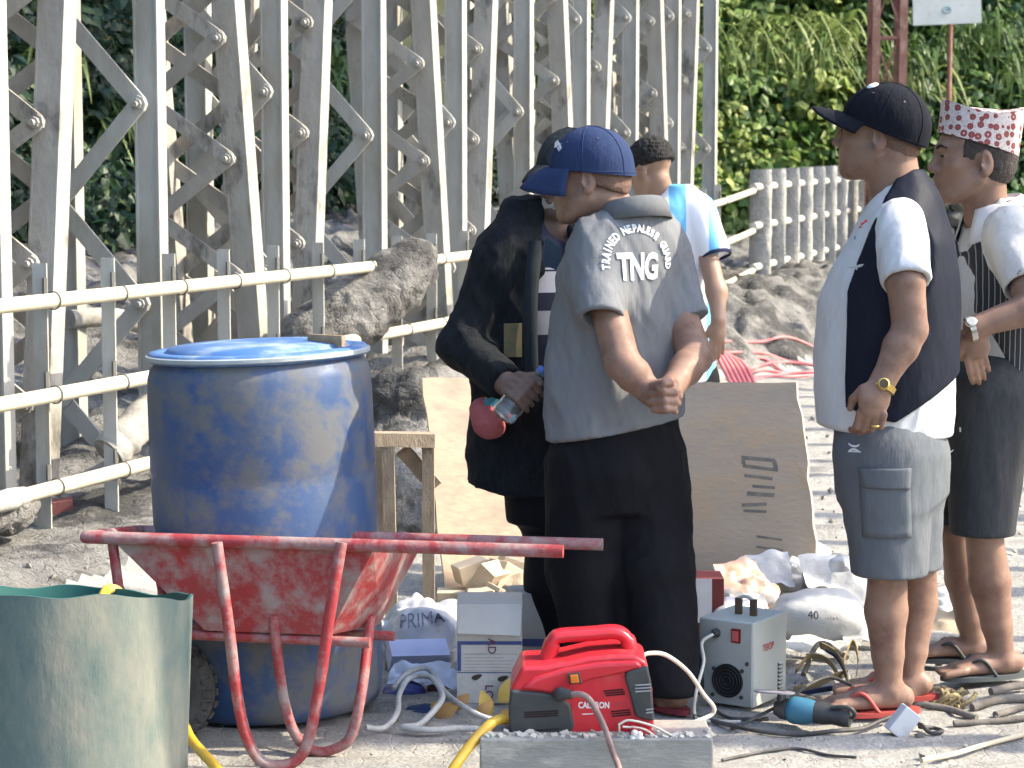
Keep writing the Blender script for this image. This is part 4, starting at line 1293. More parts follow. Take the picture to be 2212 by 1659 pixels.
rect('white_panel', 1496, 1250, 1538, 1345, mat('bluish white card', (0.60, 0.61, 0.66), rough=0.7), c3, 6.875)

# ------------------------------------------------------------------ sacks and plastic
def sack(name, px, py, d, r, yaw, amp, m, label, cat, seed=0, sc=9.0, sink=0.25, group=None, flat=2.6):
    c = P(px, py, d)
    nu, nv = 44, 72
    th = np.linspace(-math.pi / 2, math.pi / 2, nu); ph = np.linspace(0, 2 * math.pi, nv + 1)[:-1]
    T, H = np.meshgrid(th, ph, indexing='ij')
    se = lambda v, e: np.sign(v) * np.abs(v) ** e
    e = 2 / flat
    x = r[0] * se(np.cos(T), e) * se(np.cos(H), e); y = r[1] * se(np.cos(T), e) * se(np.sin(H), e); z = r[2] * se(np.sin(T), e)
    cy_, sy_ = math.cos(yaw), math.sin(yaw)
    V = np.stack([x * cy_ - y * sy_, x * sy_ + y * cy_, z], -1) + c
    nrm = (V - c) / (np.linalg.norm(V - c, axis=-1)[..., None] + 1e-9)
    warp = np.stack([fbm(V * 3, 2, seed + 40), fbm(V * 3, 2, seed + 41), fbm(V * 3, 2, seed + 42)], -1)
    dsp = amp * 0.75 * (np.abs(fbm((V + 0.25 * warp) * sc * 0.8, 3, seed) - 0.5) * 4 - 0.4) + amp * 0.8 * (fbm(V * sc * 0.35, 2, seed + 9) - 0.5)
    V = V + nrm * dsp[..., None]
    V[..., 2] = np.maximum(V[..., 2], gz_at(c[0], c[1]) - 0.01)
    o = put(name, MB().grid(V, close_v=True, flip=True), m, None, 28, (float(c[0]), float(c[1]), 0.0))
    return tag(o, label, cat, group)
def plastic(name, c1, c2, c3=None, a3=0.55, s3=6, rough=0.28, trans=0.0):
    return mat(name, c1, c2, scale=10, rough=rough, spec=0.5, bump=0.35, bscale=26, c3=c3, s3=s3, a3=a3, w3=0.04, trans=trans)
M_SACKW = plastic('white woven sack', (0.55, 0.55, 0.57), (0.43, 0.44, 0.48), (0.22, 0.23, 0.28), 0.66, 9, 0.4)
M_SACKG = plastic('grey white sack', (0.50, 0.50, 0.485), (0.40, 0.395, 0.38), (0.30, 0.24, 0.22), 0.66, 6, 0.4)
M_ORNG = plastic('orange printed plastic', (0.46, 0.33, 0.26), (0.52, 0.19, 0.07), (0.36, 0.355, 0.35), 0.52, 11, 0.3)
M_CLEAR = plastic('crumpled clear plastic', (0.54, 0.53, 0.50), (0.40, 0.39, 0.38), (0.22, 0.19, 0.17), 0.58, 7, 0.22)
sack('printed_sack', 915, 1362, 6.75, (.125, .16, .10), 0.1, 0.05, M_SACKW, 'crumpled white printed sack between the blue drum and the tall carton', 'sack', 1, 10)
s1 = sack('white_sack', 1770, 1340, 6.95, (.155, .12, .092), -0.25, 0.03, M_SACKG, 'full grey white sack with handwritten marks behind the cargo shorts man', 'sack', 5, 6)
sack('orange_plastic', 1612, 1282, 7.5, (.115, .10, .045), 0.3, 0.035, M_ORNG, 'crumpled orange and white plastic wrapper beside the dark red box', 'plastic wrapper', 9, 10)
sack('clear_plastic', 1725, 1258, 7.8, (.16, .10, .075), -0.2, 0.06, M_CLEAR, 'crumpled clear plastic sheet heaped before the plywood corner', 'plastic sheet', 13, 12)
sack('white_bag', 1605, 1335, 6.9, (.085, .08, .05), 0, 0.04, M_SACKW, 'bright white bag directly behind the welding machine', 'bag', 17, 12)
sack('clear_plastic', 1850, 1270, 7.7, (.12, .10, .09), 0.3, 0.06, M_CLEAR, 'crumpled plastic bag beside the calf of the cargo shorts man', 'plastic bag', 21, 11)
sack('white_bag', 2040, 1345, 7.2, (.10, .09, .10), 0.4, 0.05, M_SACKG, 'pale bag seen between the legs of the two men in shorts', 'bag', 25, 10)
sack('brown_bag', 878, 1440, 6.55, (.06, .07, .03), 0.2, 0.03, mat('brown paper', (0.34, 0.29, 0.23), (0.24, 0.20, 0.16), scale=12, rough=0.85, bump=0.4), 'crumpled brown paper bag below the printed sack', 'paper bag', 29, 12)
sack('blue_sheet', 868, 1500, 6.3, (.055, .07, .03), 0, 0.035, mat('blue tarpaulin', (0.045, 0.06, 0.26), (0.03, 0.04, 0.16), scale=8, rough=0.45), 'piece of blue tarpaulin beside the foot of the blue drum', 'tarpaulin', 33, 12)
sack('blue_sheet', 905, 1545, 6.05, (.05, .05, .028), 0, 0.02, mat('dark blue cloth', (0.015, 0.035, 0.10), rough=0.7), 'dark blue rag inside the loop of white rope', 'rag', 37, 12)
sack('dark_bag', 960, 1492, 6.35, (.05, .05, .035), 0, 0.03, mat('dark plastic bag', (0.03, 0.035, 0.08), (0.10, 0.04, 0.03), scale=9, rough=0.3), 'dark plastic bag left of the tall carton', 'plastic bag', 41, 12)
# marks written on the sacks, laid on their surface
def drape(o, s, px, py, size, m, sx=1.0, bold=0.0, tilt=0.0, name='lettering', lift=0.003):
    V, F = text_mesh(s, size, bold, sx)
    dp = np.array([v.co[:] for v in o.data.vertices]) + np.array(o.location)
    bv_ = BVHTree.FromPolygons([Vector(q) for q in dp], [tuple(p.vertices) for p in o.data.polygons])
    c = P(px, py, 6.0)
    hit0 = bv_.ray_cast(Vector((0, 0, CAM_Z)), Vector(ray(px, py)).normalized())
    dist = hit0[0].y if hit0[0] else 7.0
    base = P(px, py, dist - 0.15)
    Q = []
    for x, y, _ in V:
        ct, st = math.cos(tilt), math.sin(tilt)
        p = base + np.array([x * ct - y * st, 0, x * st + y * ct])
        h = bv_.ray_cast(Vector(p), Vector((0, 1, 0)))
        Q.append(np.array(h[0]) - np.array([0, lift, 0]) if h[0] else p + np.array([0, 0.15, 0]))
    return link_mesh(name, np.array(Q), F, m, o)
M_BLKINK = mat('black marker ink', (0.04, 0.04, 0.045), rough=0.8)
drape(s1, '40', 1772, 1352, 0.034, M_BLKINK)
drape(s1, 'LAGAO', 1812, 1358, 0.012, M_BLKINK)
pk = [o for o in COL.objects if o.name == 'printed_sack'][0]
drape(pk, 'PRIMA', 905, 1365, 0.050, mat('dark blue sack print', (0.06, 0.07, 0.14), (0.3, 0.3, 0.36), scale=50, rough=0.7), tilt=0.12, lift=0.006)
fb = thing('flat_box', P(905, 1458, 6.5), 'flat pale blue printed box lying below the crumpled printed sack', 'box')
q = P(902, 1458, 6.5)
put('box_body', MB().box((q[0], 6.5, 0.045), (0.085, 0.01, 0), (-0.008, 0.06, 0.012), (0.006, -0.02, 0.028)), mat('pale blue card', (0.42, 0.46, 0.68), (0.50, 0.53, 0.72), scale=8, rough=0.6), fb)
# crumpled sheets and scraps lying about
def scrap(name, px, py, w, h, m, lab, cat, seed, up=0.5, d=None, amp=0.03, n=16, group='scraps of paper and plastic'):
    c = floor_pt(px, py, 0.012) if d is None else P(px, py, d)
    r_ = np.random.default_rng(seed)
    g1, g2 = np.meshgrid(np.linspace(-1, 1, n), np.linspace(-1, 1, n), indexing='ij')
    ang = r_.uniform(-0.5, 0.5)
    p2 = np.stack([g1 * w, g2 * h, 0 * g1], -1)
    rid = np.abs(fbm(p2 * 10 + seed * 3.1, 3, seed) - 0.5) * 3.2 * amp + amp * 0.8 * fbm(p2 * 6 + seed, 2, seed + 1)
    edge_ = 1 + 0.12 * (fbm(np.stack([np.arctan2(g2, g1) * 3, 0 * g1, 0 * g1 + seed], -1), 2, seed) - 0.5)
    x, y = g1 * w * edge_, g2 * h * edge_
    z = rid + up * (g2 + 1) * h * 0.9
    X = c[0] + x * math.cos(ang) - y * math.sin(ang) * 0.6
    Y = c[1] + (x * math.sin(ang) + y * math.cos(ang)) * (1 - 0.5 * up)
    Z = np.maximum(c[2] + z, 0.004)
    o = put(name, MB().grid(np.stack([X, Y, Z], -1)), m, None, 32, (float(c[0]), float(c[1]), 0.0))
    return tag(o, lab, cat, group)
M_FILM = plastic('pale plastic film', (0.50, 0.49, 0.47), (0.36, 0.355, 0.35), (0.24, 0.22, 0.21), 0.60, 8, 0.22)
M_FILM2 = plastic('bluish plastic film', (0.42, 0.47, 0.60), (0.60, 0.62, 0.68), (0.24, 0.26, 0.34), 0.60, 8, 0.25)
M_KRAFT = mat('kraft paper', (0.42, 0.34, 0.24), (0.34, 0.27, 0.19), scale=14, rough=0.85, bump=0.3, bscale=50)
M_PAPR = mat('soiled paper', (0.58, 0.55, 0.48), (0.46, 0.43, 0.38), scale=12, rough=0.85, bump=0.3, bscale=50, c3=(0.30, 0.24, 0.18), s3=6, a3=0.62)
for i, (px, py, w, h, m, lab, up) in enumerate((
        (880, 1420, .075, .06, M_FILM, 'folded pale film over the edge of the printed sack', .7), (935, 1432, .075, .05, M_PAPR, 'soiled paper sheet leaning on the tall carton', .8),
        (905, 1480, .09, .05, M_FILM2, 'bluish printed film flattened below the printed sack', .5), (965, 1505, .05, .04, M_FILM2, 'small bluish wrapper beside the foot of the carton', .6),
        (1150, 1330, .07, .06, M_KRAFT, 'kraft paper sheet propped behind the cartons', 1.0), (1140, 1385, .045, .05, M_PAPR, 'torn white paper flap between the two cartons', 1.1),
        (1600, 1300, .09, .07, M_ORNG, 'orange striped wrapper spread before the red box', .8), (1660, 1285, .08, .07, M_FILM, 'clear wrinkled film beside the orange wrapper', .8),
        (1790, 1290, .10, .07, M_CLEAR, 'glossy crumpled film behind the handwritten sack', .9),
        (1850, 1330, .08, .07, M_FILM, 'loose film edge beside the bare calf', .8), (1740, 1235, .11, .06, M_FILM, 'pale film spilling from the plywood corner', .7),
        (1690, 1430, .10, .06, M_PAPR, 'flattened pale paper behind the strap tangle', .15), (1780, 1420, .11, .06, M_PAPR, 'trampled pale sacking behind the strap tangle', .2),
        (2060, 1390, .07, .06, M_KRAFT, 'brown scrap between the two pairs of legs', .5), (1620, 1350, .06, .05, M_FILM, 'white film right behind the welding machine handle', .9),
        (1010, 1500, .05, .035, M_KRAFT, 'kraft scrap at the foot of the tall carton', .3), (1870, 1400, .07, .05, M_FILM, 'white film on the ground behind the bare shins', .3))):
    scrap('crumpled_sheet', px, py, w, h, m, lab, 'scrap', 100 + i, up)
# white rope, leaves
M_ROPE = mat('dirty white rope', (0.50, 0.50, 0.48), (0.36, 0.36, 0.35), scale=40, rough=0.9, bump=0.6, bscale=120)
def rp_(pts, d=0.02): return [floor_pt(x, y, d + dz) for x, y, dz in pts]
cable('rope', rp_([(790, 1590, 0), (830, 1583, 0), (858, 1565, .01), (862, 1535, .03), (885, 1512, .04), (930, 1515, .05), (955, 1535, .04), (945, 1560, .02), (905, 1578, .01), (870, 1585, 0), (930, 1590, .0), (1000, 1582, 0), (1060, 1580, 0), (1095, 1572, 0)]), 0.0085, M_ROPE,
      'dirty white rope looped on the ground beside the foot of the drum', 'rope')
cable('rope', rp_([(850, 1520, .03), (880, 1508, .05), (925, 1502, .06), (960, 1525, .04), (1000, 1558, .02), (1040, 1570, .01), (1075, 1572, 0)]), 0.008, M_ROPE, 'second strand of white rope crossing toward the hose', 'rope')
M_LEAFD = mat('dry leaf', (0.36, 0.21, 0.07), (0.25, 0.15, 0.06), scale=14, rough=0.7)
M_LEAFY = mat('yellow leaf', (0.56, 0.38, 0.08), (0.45, 0.32, 0.08), scale=14, rough=0.6)
for i, (px, py, s_, rot, up, mm, lab) in enumerate(((940, 1548, .075, .3, .5, M_LEAFD, 'curled brown leaf before the carton beside the rope'), (975, 1535, .065, -.5, .7, M_LEAFD, 'upright brown leaf at the corner of the carton'), (1030, 1552, .055, 1.0, .3, M_LEAFD, 'small brown leaf at the foot of the carton'),
                                               (1060, 1545, .07, 1.9, .8, M_LEAFY, 'narrow yellow leaf just left of the hose clamp'), (1080, 1522, .09, .9, .9, M_LEAFY, 'large yellow leaf standing behind the hose clamp'), (930, 1530, .04, .2, .4, M_LEAFY, 'pale yellow leaf inside the rope loop'))):
    b = floor_pt(px, py, 0.015)
    d_ = np.array([math.cos(rot), 0.25, up]); d_ /= np.linalg.norm(d_)
    s2 = np.cross(d_, [0, -1, 0.3]); s2 /= np.linalg.norm(s2)
    rows = []
    for t in np.linspace(0, 1, 7):
        w = 0.27 * s_ * math.sin(math.pi * min(1, t * 0.9 + 0.08)) + 0.001
        c = b + d_ * s_ * t + np.array([0, -0.01 * math.sin(3 * t), 0])
        rows.append([c - s2 * w + np.array([0, -0.25 * w, 0]), c, c + s2 * w + np.array([0, -0.25 * w, 0])])
    o = put('dry_leaf', MB().grid(np.array(rows)), mm, None, 80, tuple(float(v) for v in b))
    tag(o, lab, 'leaf', 'dry leaves on the ground')

# ------------------------------------------------------------------ welding machine
M_WELD = mat('scuffed grey enamel', (0.34, 0.35, 0.325), (0.30, 0.31, 0.285), scale=6, rough=0.5, bump=0.1, bscale=50, c3=(0.16, 0.15, 0.13), s3=14, a3=0.68, w3=0.03)
M_WELD2 = mat('scuffed pale enamel', (0.46, 0.47, 0.43), (0.41, 0.42, 0.385), scale=6, rough=0.5, bump=0.1, bscale=50, c3=(0.22, 0.20, 0.17), s3=12, a3=0.69, w3=0.03)
wc1 = floor_pt(1627, 1541); wc1[2] = max(0.0, wc1[2])
th_ = math.radians(33)
wu, wv = np.array([-math.cos(th_), math.sin(th_) * 1.0, 0]), np.array([math.sin(th_) * 1.0, math.cos(th_), 0])     # along front, along side
wW, wL, wH = 0.170, 0.205, 0.238
we = thing('welding_machine', wc1 + (wu * wW + wv * wL) / 2, 'grey enamel welding machine with round black fan grille and red switch', 'welding machine')
ctr = wc1 + wu * wW / 2 + wv * wL / 2 + Z3 * (0.012 + wH / 2)
o = put('case', MB().box(ctr, wu * wW / 2, wv * wL / 2, Z3 * wH / 2), M_WELD2, we); mod_bevel(o, 0.006)
fN = -wv                                   # outward from the front face
sN = -wu
def FF(a, h, out=0.0): return wc1 + wu * a * wW + Z3 * (0.012 + h * wH) + fN * out
def SF(a, h, out=0.0): return wc1 + wv * a * wL + Z3 * (0.012 + h * wH) + sN * out
o = put('front_plate', MB().box((FF(0.5, 0.5) + fN * 0.0025), wu * (wW / 2 - 0.004), fN * 0.003, Z3 * (wH / 2 - 0.003)), M_WELD, we); mod_bevel(o, 0.002)
fan = put('fan_grille', MB().lathe([(0.0, 0.004), (0.043, 0.004), (0.046, 0.0065), (0.047, 0.0045), (0.047, 0.0)], FF(0.45, 0.295, 0.0055), 36, fN), mat('fan black', (0.012, 0.012, 0.014), rough=0.6), we, 40)
for rr in (0.012, 0.022, 0.032, 0.041):
    lp_ = [FF(0.45, 0.295, 0.0125) + (wu * math.cos(a) + Z3 * math.sin(a)) * rr for a in np.linspace(0, 2 * math.pi, 25)[:-1]]
    put('grille_ring', MB().tube(lp_, 0.0011, 5, closed=True), mat('grille wire', (0.035, 0.035, 0.037), rough=0.4), fan, 60)
for (a, h) in ((0.70, 0.42), (0.19, 0.43), (0.72, 0.11), (0.20, 0.12), (0.10, 0.52)):
    put('screw', MB().lathe([(0, .005), (.005, .005), (.006, .002), (.006, 0)], FF(a, h, 0.0055), 10, fN), M_PBLK, we, 40)
put('switch', MB().box(FF(0.30, 0.835, 0.007), wu * 0.0135, fN * 0.004, Z3 * 0.019), mat('dark red bezel', (0.16, 0.01, 0.015), rough=0.4), we)
put('rocker', MB().box(FF(0.30, 0.835, 0.012), wu * 0.009, fN * 0.003, Z3 * 0.014), mat('red rocker', (0.50, 0.10, 0.10), rough=0.3), we)
put('cable_gland', MB().lathe([(0.0, 0.022), (0.008, 0.022), (0.010, 0.016), (0.013, 0.010), (0.013, 0.0)], FF(0.66, 0.84, 0.0055), 12, fN), M_PBLK, we, 40)
lettering('lettering', 'TEIOP', SF(0.42, 0.66), wv, Z3, sN, 0.027, mat('red print', (0.48, 0.06, 0.05), (0.44, 0.13, 0.11), scale=60, rough=0.7), we, sx=0.95, bold=0.0007)
for k in range(7):
    put('louvre', MB().box(SF(0.79, 0.40 - 0.047 * k, 0.0005), wv * 0.013, sN * 0.0015, Z3 * 0.0034), M_HOLE, we)
    put('louvre_hood', MB().box(SF(0.79, 0.40 - 0.047 * k + 0.020, 0.003), wv * 0.014, sN * 0.004 - Z3 * 0.002, Z3 * 0.0014), M_WELD2, we)
M_HNDL = mat('dark bracket', (0.05, 0.045, 0.04), (0.11, 0.07, 0.04), scale=14, rough=0.6)
for a in (0.32, 0.62):
    p = wc1 + wu * a * wW * 0.9 + wv * wL * 0.45 + Z3 * (wH + 0.012)
    put('handle_bracket', MB().box(p + Z3 * 0.022, wu * 0.009, wv * 0.006, Z3 * 0.024), M_HNDL, we)
ha = wc1 + wu * 0.29 * wW + wv * wL * 0.45 + Z3 * (wH + 0.03); hb = wc1 + wu * 0.58 * wW + wv * wL * 0.45 + Z3 * (wH + 0.03)
put('handle', MB().tube(bez([ha, ha + Z3 * 0.022, (ha + hb) / 2 + Z3 * 0.034, hb + Z3 * 0.022, hb], 6), 0.005, 8), mat('pale handle', (0.5, 0.5, 0.44), rough=0.4), we, 60)
g0 = FF(0.66, 0.84, 0.028)
cable('pale_cable', [g0, g0 + fN * 0.02 + np.array([-0.02, 0, -0.02]), P(1520, 1430, 5.95), P(1505, 1490, 5.9), P(1500, 1540, 5.9), floor_pt(1520, 1565, .01), floor_pt(1600, 1570, .01)], 0.0048, M_WCAB, 'pale lead hanging from the front of the welding machine', 'cable')

# ------------------------------------------------------------------ straps, grinder, adapter, cables, sticks
M_STRAP = mat('tan strap', (0.34, 0.26, 0.13), (0.25, 0.19, 0.10), scale=20, rough=0.85, bump=0.3, bscale=80)
M_STRAPN = mat('navy strap', (0.03, 0.04, 0.09), rough=0.85)
st = thing('strap_coil', floor_pt(1780, 1505), 'tangled tan and navy straps with rope beside the welding machine', 'strap')
def ribbon(pts, w, m, name='strap_loop'):
    p = bez(pts, 8)
    tan = np.gradient(p, axis=0); tan /= np.linalg.norm(tan, axis=1)[:, None]
    up = np.array([0, -0.5, 0.85])
    rows = []
    for i in range(len(p)):
        s_ = up - tan[i] * (up @ tan[i]); s_ /= np.linalg.norm(s_)
        rows.append([p[i] - s_ * w / 2, p[i] + s_ * w / 2])
    A = np.array(rows)
    n = np.cross(A[:, 1] - A[:, 0], tan); n /= np.linalg.norm(n, axis=1)[:, None]
    A2 = np.concatenate([A, (A + n[:, None] * 0.003)[:, ::-1]], 1)
    return put(name, MB().grid(A2, close_v=True), m, st, 50)
def fl(l, d=0.0): return [floor_pt(x, y, z) for x, y, z in l]
ribbon(fl([(1715, 1505, .03), (1760, 1500, .04), (1800, 1495, .05), (1830, 1480, .05)]), 0.024, M_STRAP)
ribbon(fl([(1715, 1514, .02), (1760, 1511, .03), (1805, 1506, .035), (1840, 1500, .03)]), 0.018, M_STRAPN)
ribbon(fl([(1770, 1455, .08), (1800, 1462, .08), (1822, 1485, .06), (1835, 1512, .02)]), 0.026, M_STRAP)
ribbon(fl([(1782, 1460, .085), (1808, 1470, .08), (1826, 1492, .06), (1838, 1515, .02)]), 0.010, M_STRAPN)
ribbon(fl([(1720, 1475, .04), (1750, 1462, .07), (1790, 1470, .07), (1815, 1490, .04)]), 0.020, M_STRAP)
ribbon(fl([(1820, 1470, .06), (1840, 1450, .08), (1852, 1465, .07), (1845, 1490, .03)]), 0.022, M_STRAP)
put('rope_strand', MB().tube(bez(fl([(1715, 1520, .02), (1760, 1525, .015), (1820, 1518, .015), (1850, 1510, .01)]), 6), 0.009, 8), mat('brown rope', (0.22, 0.19, 0.15), (0.14, 0.12, 0.10), scale=60, rough=0.9, bump=0.7, bscale=140), st, 60)
put('rope_strand', MB().tube(bez(fl([(1735, 1470, .03), (1770, 1448, .08), (1830, 1462, .07)]), 6), 0.008, 8), MATS['brown rope'], st, 60)
gq = floor_pt(1760, 1580); gq[2] += 0.0
gr = thing('angle_grinder', gq, 'blue and black angle grinder lying by the foot of the cargo shorts man', 'angle grinder')
ga, gbp = P(1700, 1548, 5.82), P(1838, 1556, 5.76)
ga[2] = 0.048; gbp[2] = 0.042
gd = (gbp - ga) / np.linalg.norm(gbp - ga)
M_MAK = mat('blue tool plastic', (0.05, 0.17, 0.25), (0.04, 0.13, 0.20), scale=12, rough=0.4, c3=(0.25, 0.27, 0.28), s3=8, a3=0.64)
put('motor_housing', MB().lathe([(0.0, 0.0), (0.026, 0.0), (0.034, 0.008), (0.037, 0.02), (0.036, 0.05), (0.031, 0.075), (0.0, 0.076)], ga, 20, gd), M_MAK, gr, 45)
put('handle', MB().lathe([(0.0, 0.07), (0.029, 0.07), (0.030, 0.10), (0.026, 0.125), (0.030, 0.155), (0.028, 0.172), (0.0, 0.175)], ga, 20, gd), M_PBLK, gr, 45)
put('gear_head', MB().lathe([(0.0, -0.035), (0.018, -0.034), (0.027, -0.018), (0.030, 0.0), (0.0, 0.002)], ga, 16, gd), mat('tool metal', (0.10, 0.10, 0.11), rough=0.4, metal=0.6), gr, 45)
hd_ = ga - gd * 0.015 + np.array([0, 0, 0.045])
put('spindle', MB().lathe([(0.0, -0.03), (0.012, -0.03), (0.012, 0.005), (0.0, 0.006)], hd_, 12, (0.05, 0.1, 1)), MATS['tool metal'], gr, 40)
put('guard_disc', MB().lathe([(0.0, 0.0), (0.055, -0.002), (0.056, 0.002), (0.0, 0.005)], hd_ - X3 * 0.02, 28, (0.05, 0.16, 1)), mat('worn disc', (0.24, 0.23, 0.26), rough=0.5), gr, 40)
put('tail_loop', MB().tube(bez([P(1795, 1530, 5.76), P(1830, 1528, 5.74), P(1846, 1540, 5.74), P(1842, 1552, 5.75)], 6), 0.006, 8), M_PBLK, gr, 60)
aq = floor_pt(1945, 1588); aq[2] = max(aq[2], 0)
ab = thing('junction_box', aq, 'pale grey junction box tilted on the ground at the heel of the cargo shorts man', 'junction box')
ac = P(1950, 1560, 5.72)
l_ = np.array([0.62, 0.1, 0.78]); l_ /= np.linalg.norm(l_)
w_ = np.cross(l_, [0.35, -1, 0.2]); w_ /= np.linalg.norm(w_); h_ = np.cross(l_, w_)
o = put('box_body', MB().box(ac, l_ * 0.040, w_ * 0.028, h_ * 0.020), mat('pale grey plastic', (0.55, 0.57, 0.60), (0.46, 0.48, 0.50), scale=9, rough=0.6, c3=(0.36, 0.35, 0.33), s3=8, a3=0.62), ab); mod_bevel(o, 0.004)
M_BC = mat('black cable', (0.025, 0.025, 0.027), (0.10, 0.095, 0.09), scale=15, rough=0.55)
cable('black_cable', fl([(1500, 1556, .008), (1560, 1572, .008), (1640, 1586, .008), (1720, 1592, .008), (1800, 1590, .010), (1860, 1578, .014), (1900, 1567, .02), (1925, 1560, .025)]), 0.0062, M_BC, 'black cable running along the ground into the junction box', 'cable')
cable('black_cable', fl([(1970, 1565, .02), (1990, 1580, .015), (2010, 1590, .008), (2035, 1588, .008), (2020, 1576, .008), (1985, 1578, .012)]), 0.006, M_BC, 'short black cable curling out behind the junction box', 'cable')
cable('black_cable', fl([(1580, 1575, .008), (1650, 1568, .03), (1700, 1556, .05), (1740, 1538, .07), (1790, 1525, .075), (1840, 1530, .06)]), 0.005, M_BC, 'thin black cable bent over the blue grinder', 'cable')
cable('black_cable', fl([(1545, 1545, .01), (1570, 1558, .008), (1600, 1562, .008), (1660, 1560, .008)]), 0.005, M_BC, 'black cable in front of the welding machine', 'cable')
cable('thin_wire', fl([(1560, 1640, .005), (1640, 1618, .006), (1720, 1612, .006), (1790, 1625, .005), (1850, 1634, .004)]), 0.004, M_BC, 'thin dark wire curving over the bare ground at the bottom', 'wire')
cable('thin_wire', fl([(1990, 1655, .01), (2060, 1635, .012), (2130, 1612, .012), (2215, 1598, .012)]), 0.007, mat('pale cane', (0.58, 0.50, 0.36), (0.48, 0.40, 0.28), scale=12, rough=0.7), 'pale cane lying on the ground in the corner', 'cane')
M_STICK = mat('dark stick', (0.10, 0.085, 0.075), (0.20, 0.18, 0.16), scale=14, rough=0.9, bump=0.5)
for pts, r, lab in (([(2060, 1562, .01), (2130, 1560, .01), (2215, 1556, .01)], .009, 'dark straight stick on the ground below the flip-flops'), ([(1995, 1535, .012), (2050, 1540, .012), (2110, 1552, .01)], .010, 'bent dark stick just below the frayed rope'),
                    ([(2150, 1545, .01), (2180, 1538, .012), (2218, 1536, .012)], .010, 'pale brown stick end at the edge below the flip-flops'), ([(2100, 1528, .01), (2160, 1520, .012), (2218, 1516, .012)], .013, 'grey driftwood stick behind the frayed rope')):
    cable('stick', fl(pts), r, M_STICK, lab, 'stick')
fr = thing('frayed_rope', floor_pt(2045, 1530), 'frayed tan rope knot lying before the flip-flops', 'rope')
for i in range(9):
    c = floor_pt(2045 + RNG.uniform(-28, 40), 1515 + RNG.uniform(-8, 14), 0.02)
    a0 = RNG.uniform(0, 6.28)
    lp_ = [c + np.array([0.030 * math.cos(a0 + t) * RNG.uniform(.7, 1.2), 0.018 * math.sin(a0 + t), 0.022 * math.sin(a0 * 2 + t) + 0.008]) for t in np.linspace(0, 5, 7)]
    put('strand', MB().tube(bez(lp_, 5), 0.0065, 7), mat('tan rope', (0.34, 0.27, 0.15), (0.24, 0.19, 0.11), scale=70, rough=0.95, bump=0.8, bscale=150), fr, 60)
cable('black_cable', fl([(2140, 1502, .02), (2180, 1496, .02), (2218, 1492, .02)]), 0.012, M_STICK, 'dark rubber hose end beside the flip-flop heel', 'hose')
# red cable bundles far behind
M_RC = mat('red cable', (0.58, 0.12, 0.14), (0.62, 0.24, 0.22), scale=6, rough=0.45)
rc = thing('cable_bundle', floor_pt(1660, 800), 'bundle of red cables trailing along the foot of the far mud bank', 'cables')
for i in range(7):
    j = i * 4
    put('cable_strand', MB().tube(bez(fl([(1560 + j, 812 + j, .012), (1640 + 6 * (i % 2), 800 + j * .8, .015), (1705, 790 + j * .7 + 5 * (i % 3), .012), (1800, 786 + j, .012)]), 6), 0.012, 7), M_RC, rc, 60)
rc2 = thing('cable_bundle', floor_pt(1545, 790), 'bundle of red cables dropping from the mud behind the grey shirt man', 'cables')
for i in range(6):
    a = [P(1505 + 9 * i, 722 + 6 * i, 13.2), P(1535 + 9 * i, 745 + 5 * i, 13.0), P(1560 + 10 * i, 790, 12.7), P(1590 + 10 * i, 850, 12.5)]
    put('cable_strand', MB().tube(bez(a, 6), 0.013, 7), M_RC, rc2, 60)
bp_ = P(108, 1105, 8.85); bp_[2] = gz_at(bp_[0], bp_[1]) + 0.012
tag(put('brick', MB().box(bp_, (0.09, 0.02, 0.012), (-0.01, 0.05, 0), (-0.004, 0, 0.035)), mat('red brick', (0.22, 0.075, 0.068), (0.16, 0.06, 0.055), scale=20, rough=0.9, bump=0.4), None, None, tuple(float(v) for v in bp_)), 'red brick under the lowest rail tube', 'brick')
# scattered clods and pebbles on the deck
mb = MB()
for i in range(900):
    y = 4.6 * (16 / 4.6) ** RNG.random(); x = RNG.uniform(-0.25, 0.25) * y
    u_, o_ = uv_of(x, y)
    if o_ > -0.1: continue
    s_ = 0.004 + 0.013 * RNG.random() ** 3 * (y / 6)
    c = np.array([x, y, gz_at(x, y) + s_ * 0.3]) if i < 420 else np.array([x, y, s_ * 0.2])
    ax = RNG.normal(size=3); ax /= np.linalg.norm(ax); ay = np.cross(ax, RNG.normal(size=3)); ay /= np.linalg.norm(ay)
    mb.add([c + ax * s_, c - ax * s_, c + ay * s_ * .8, c - ay * s_ * .8, c + np.cross(ax, ay) * s_ * .7, c - np.cross(ax, ay) * s_ * .7], [(0, 2, 4), (2, 1, 4), (1, 3, 4), (3, 0, 4), (2, 0, 5), (1, 2, 5), (3, 1, 5), (0, 3, 5)])
o = put('rubble', mb, mat('clod', (0.30, 0.28, 0.25), (0.18, 0.17, 0.15), scale=20, rough=0.95), None, 80)
o['kind'] = 'stuff'; o['label'] = 'small mud clods and pebbles scattered over the deck'; o['category'] = 'rubble'

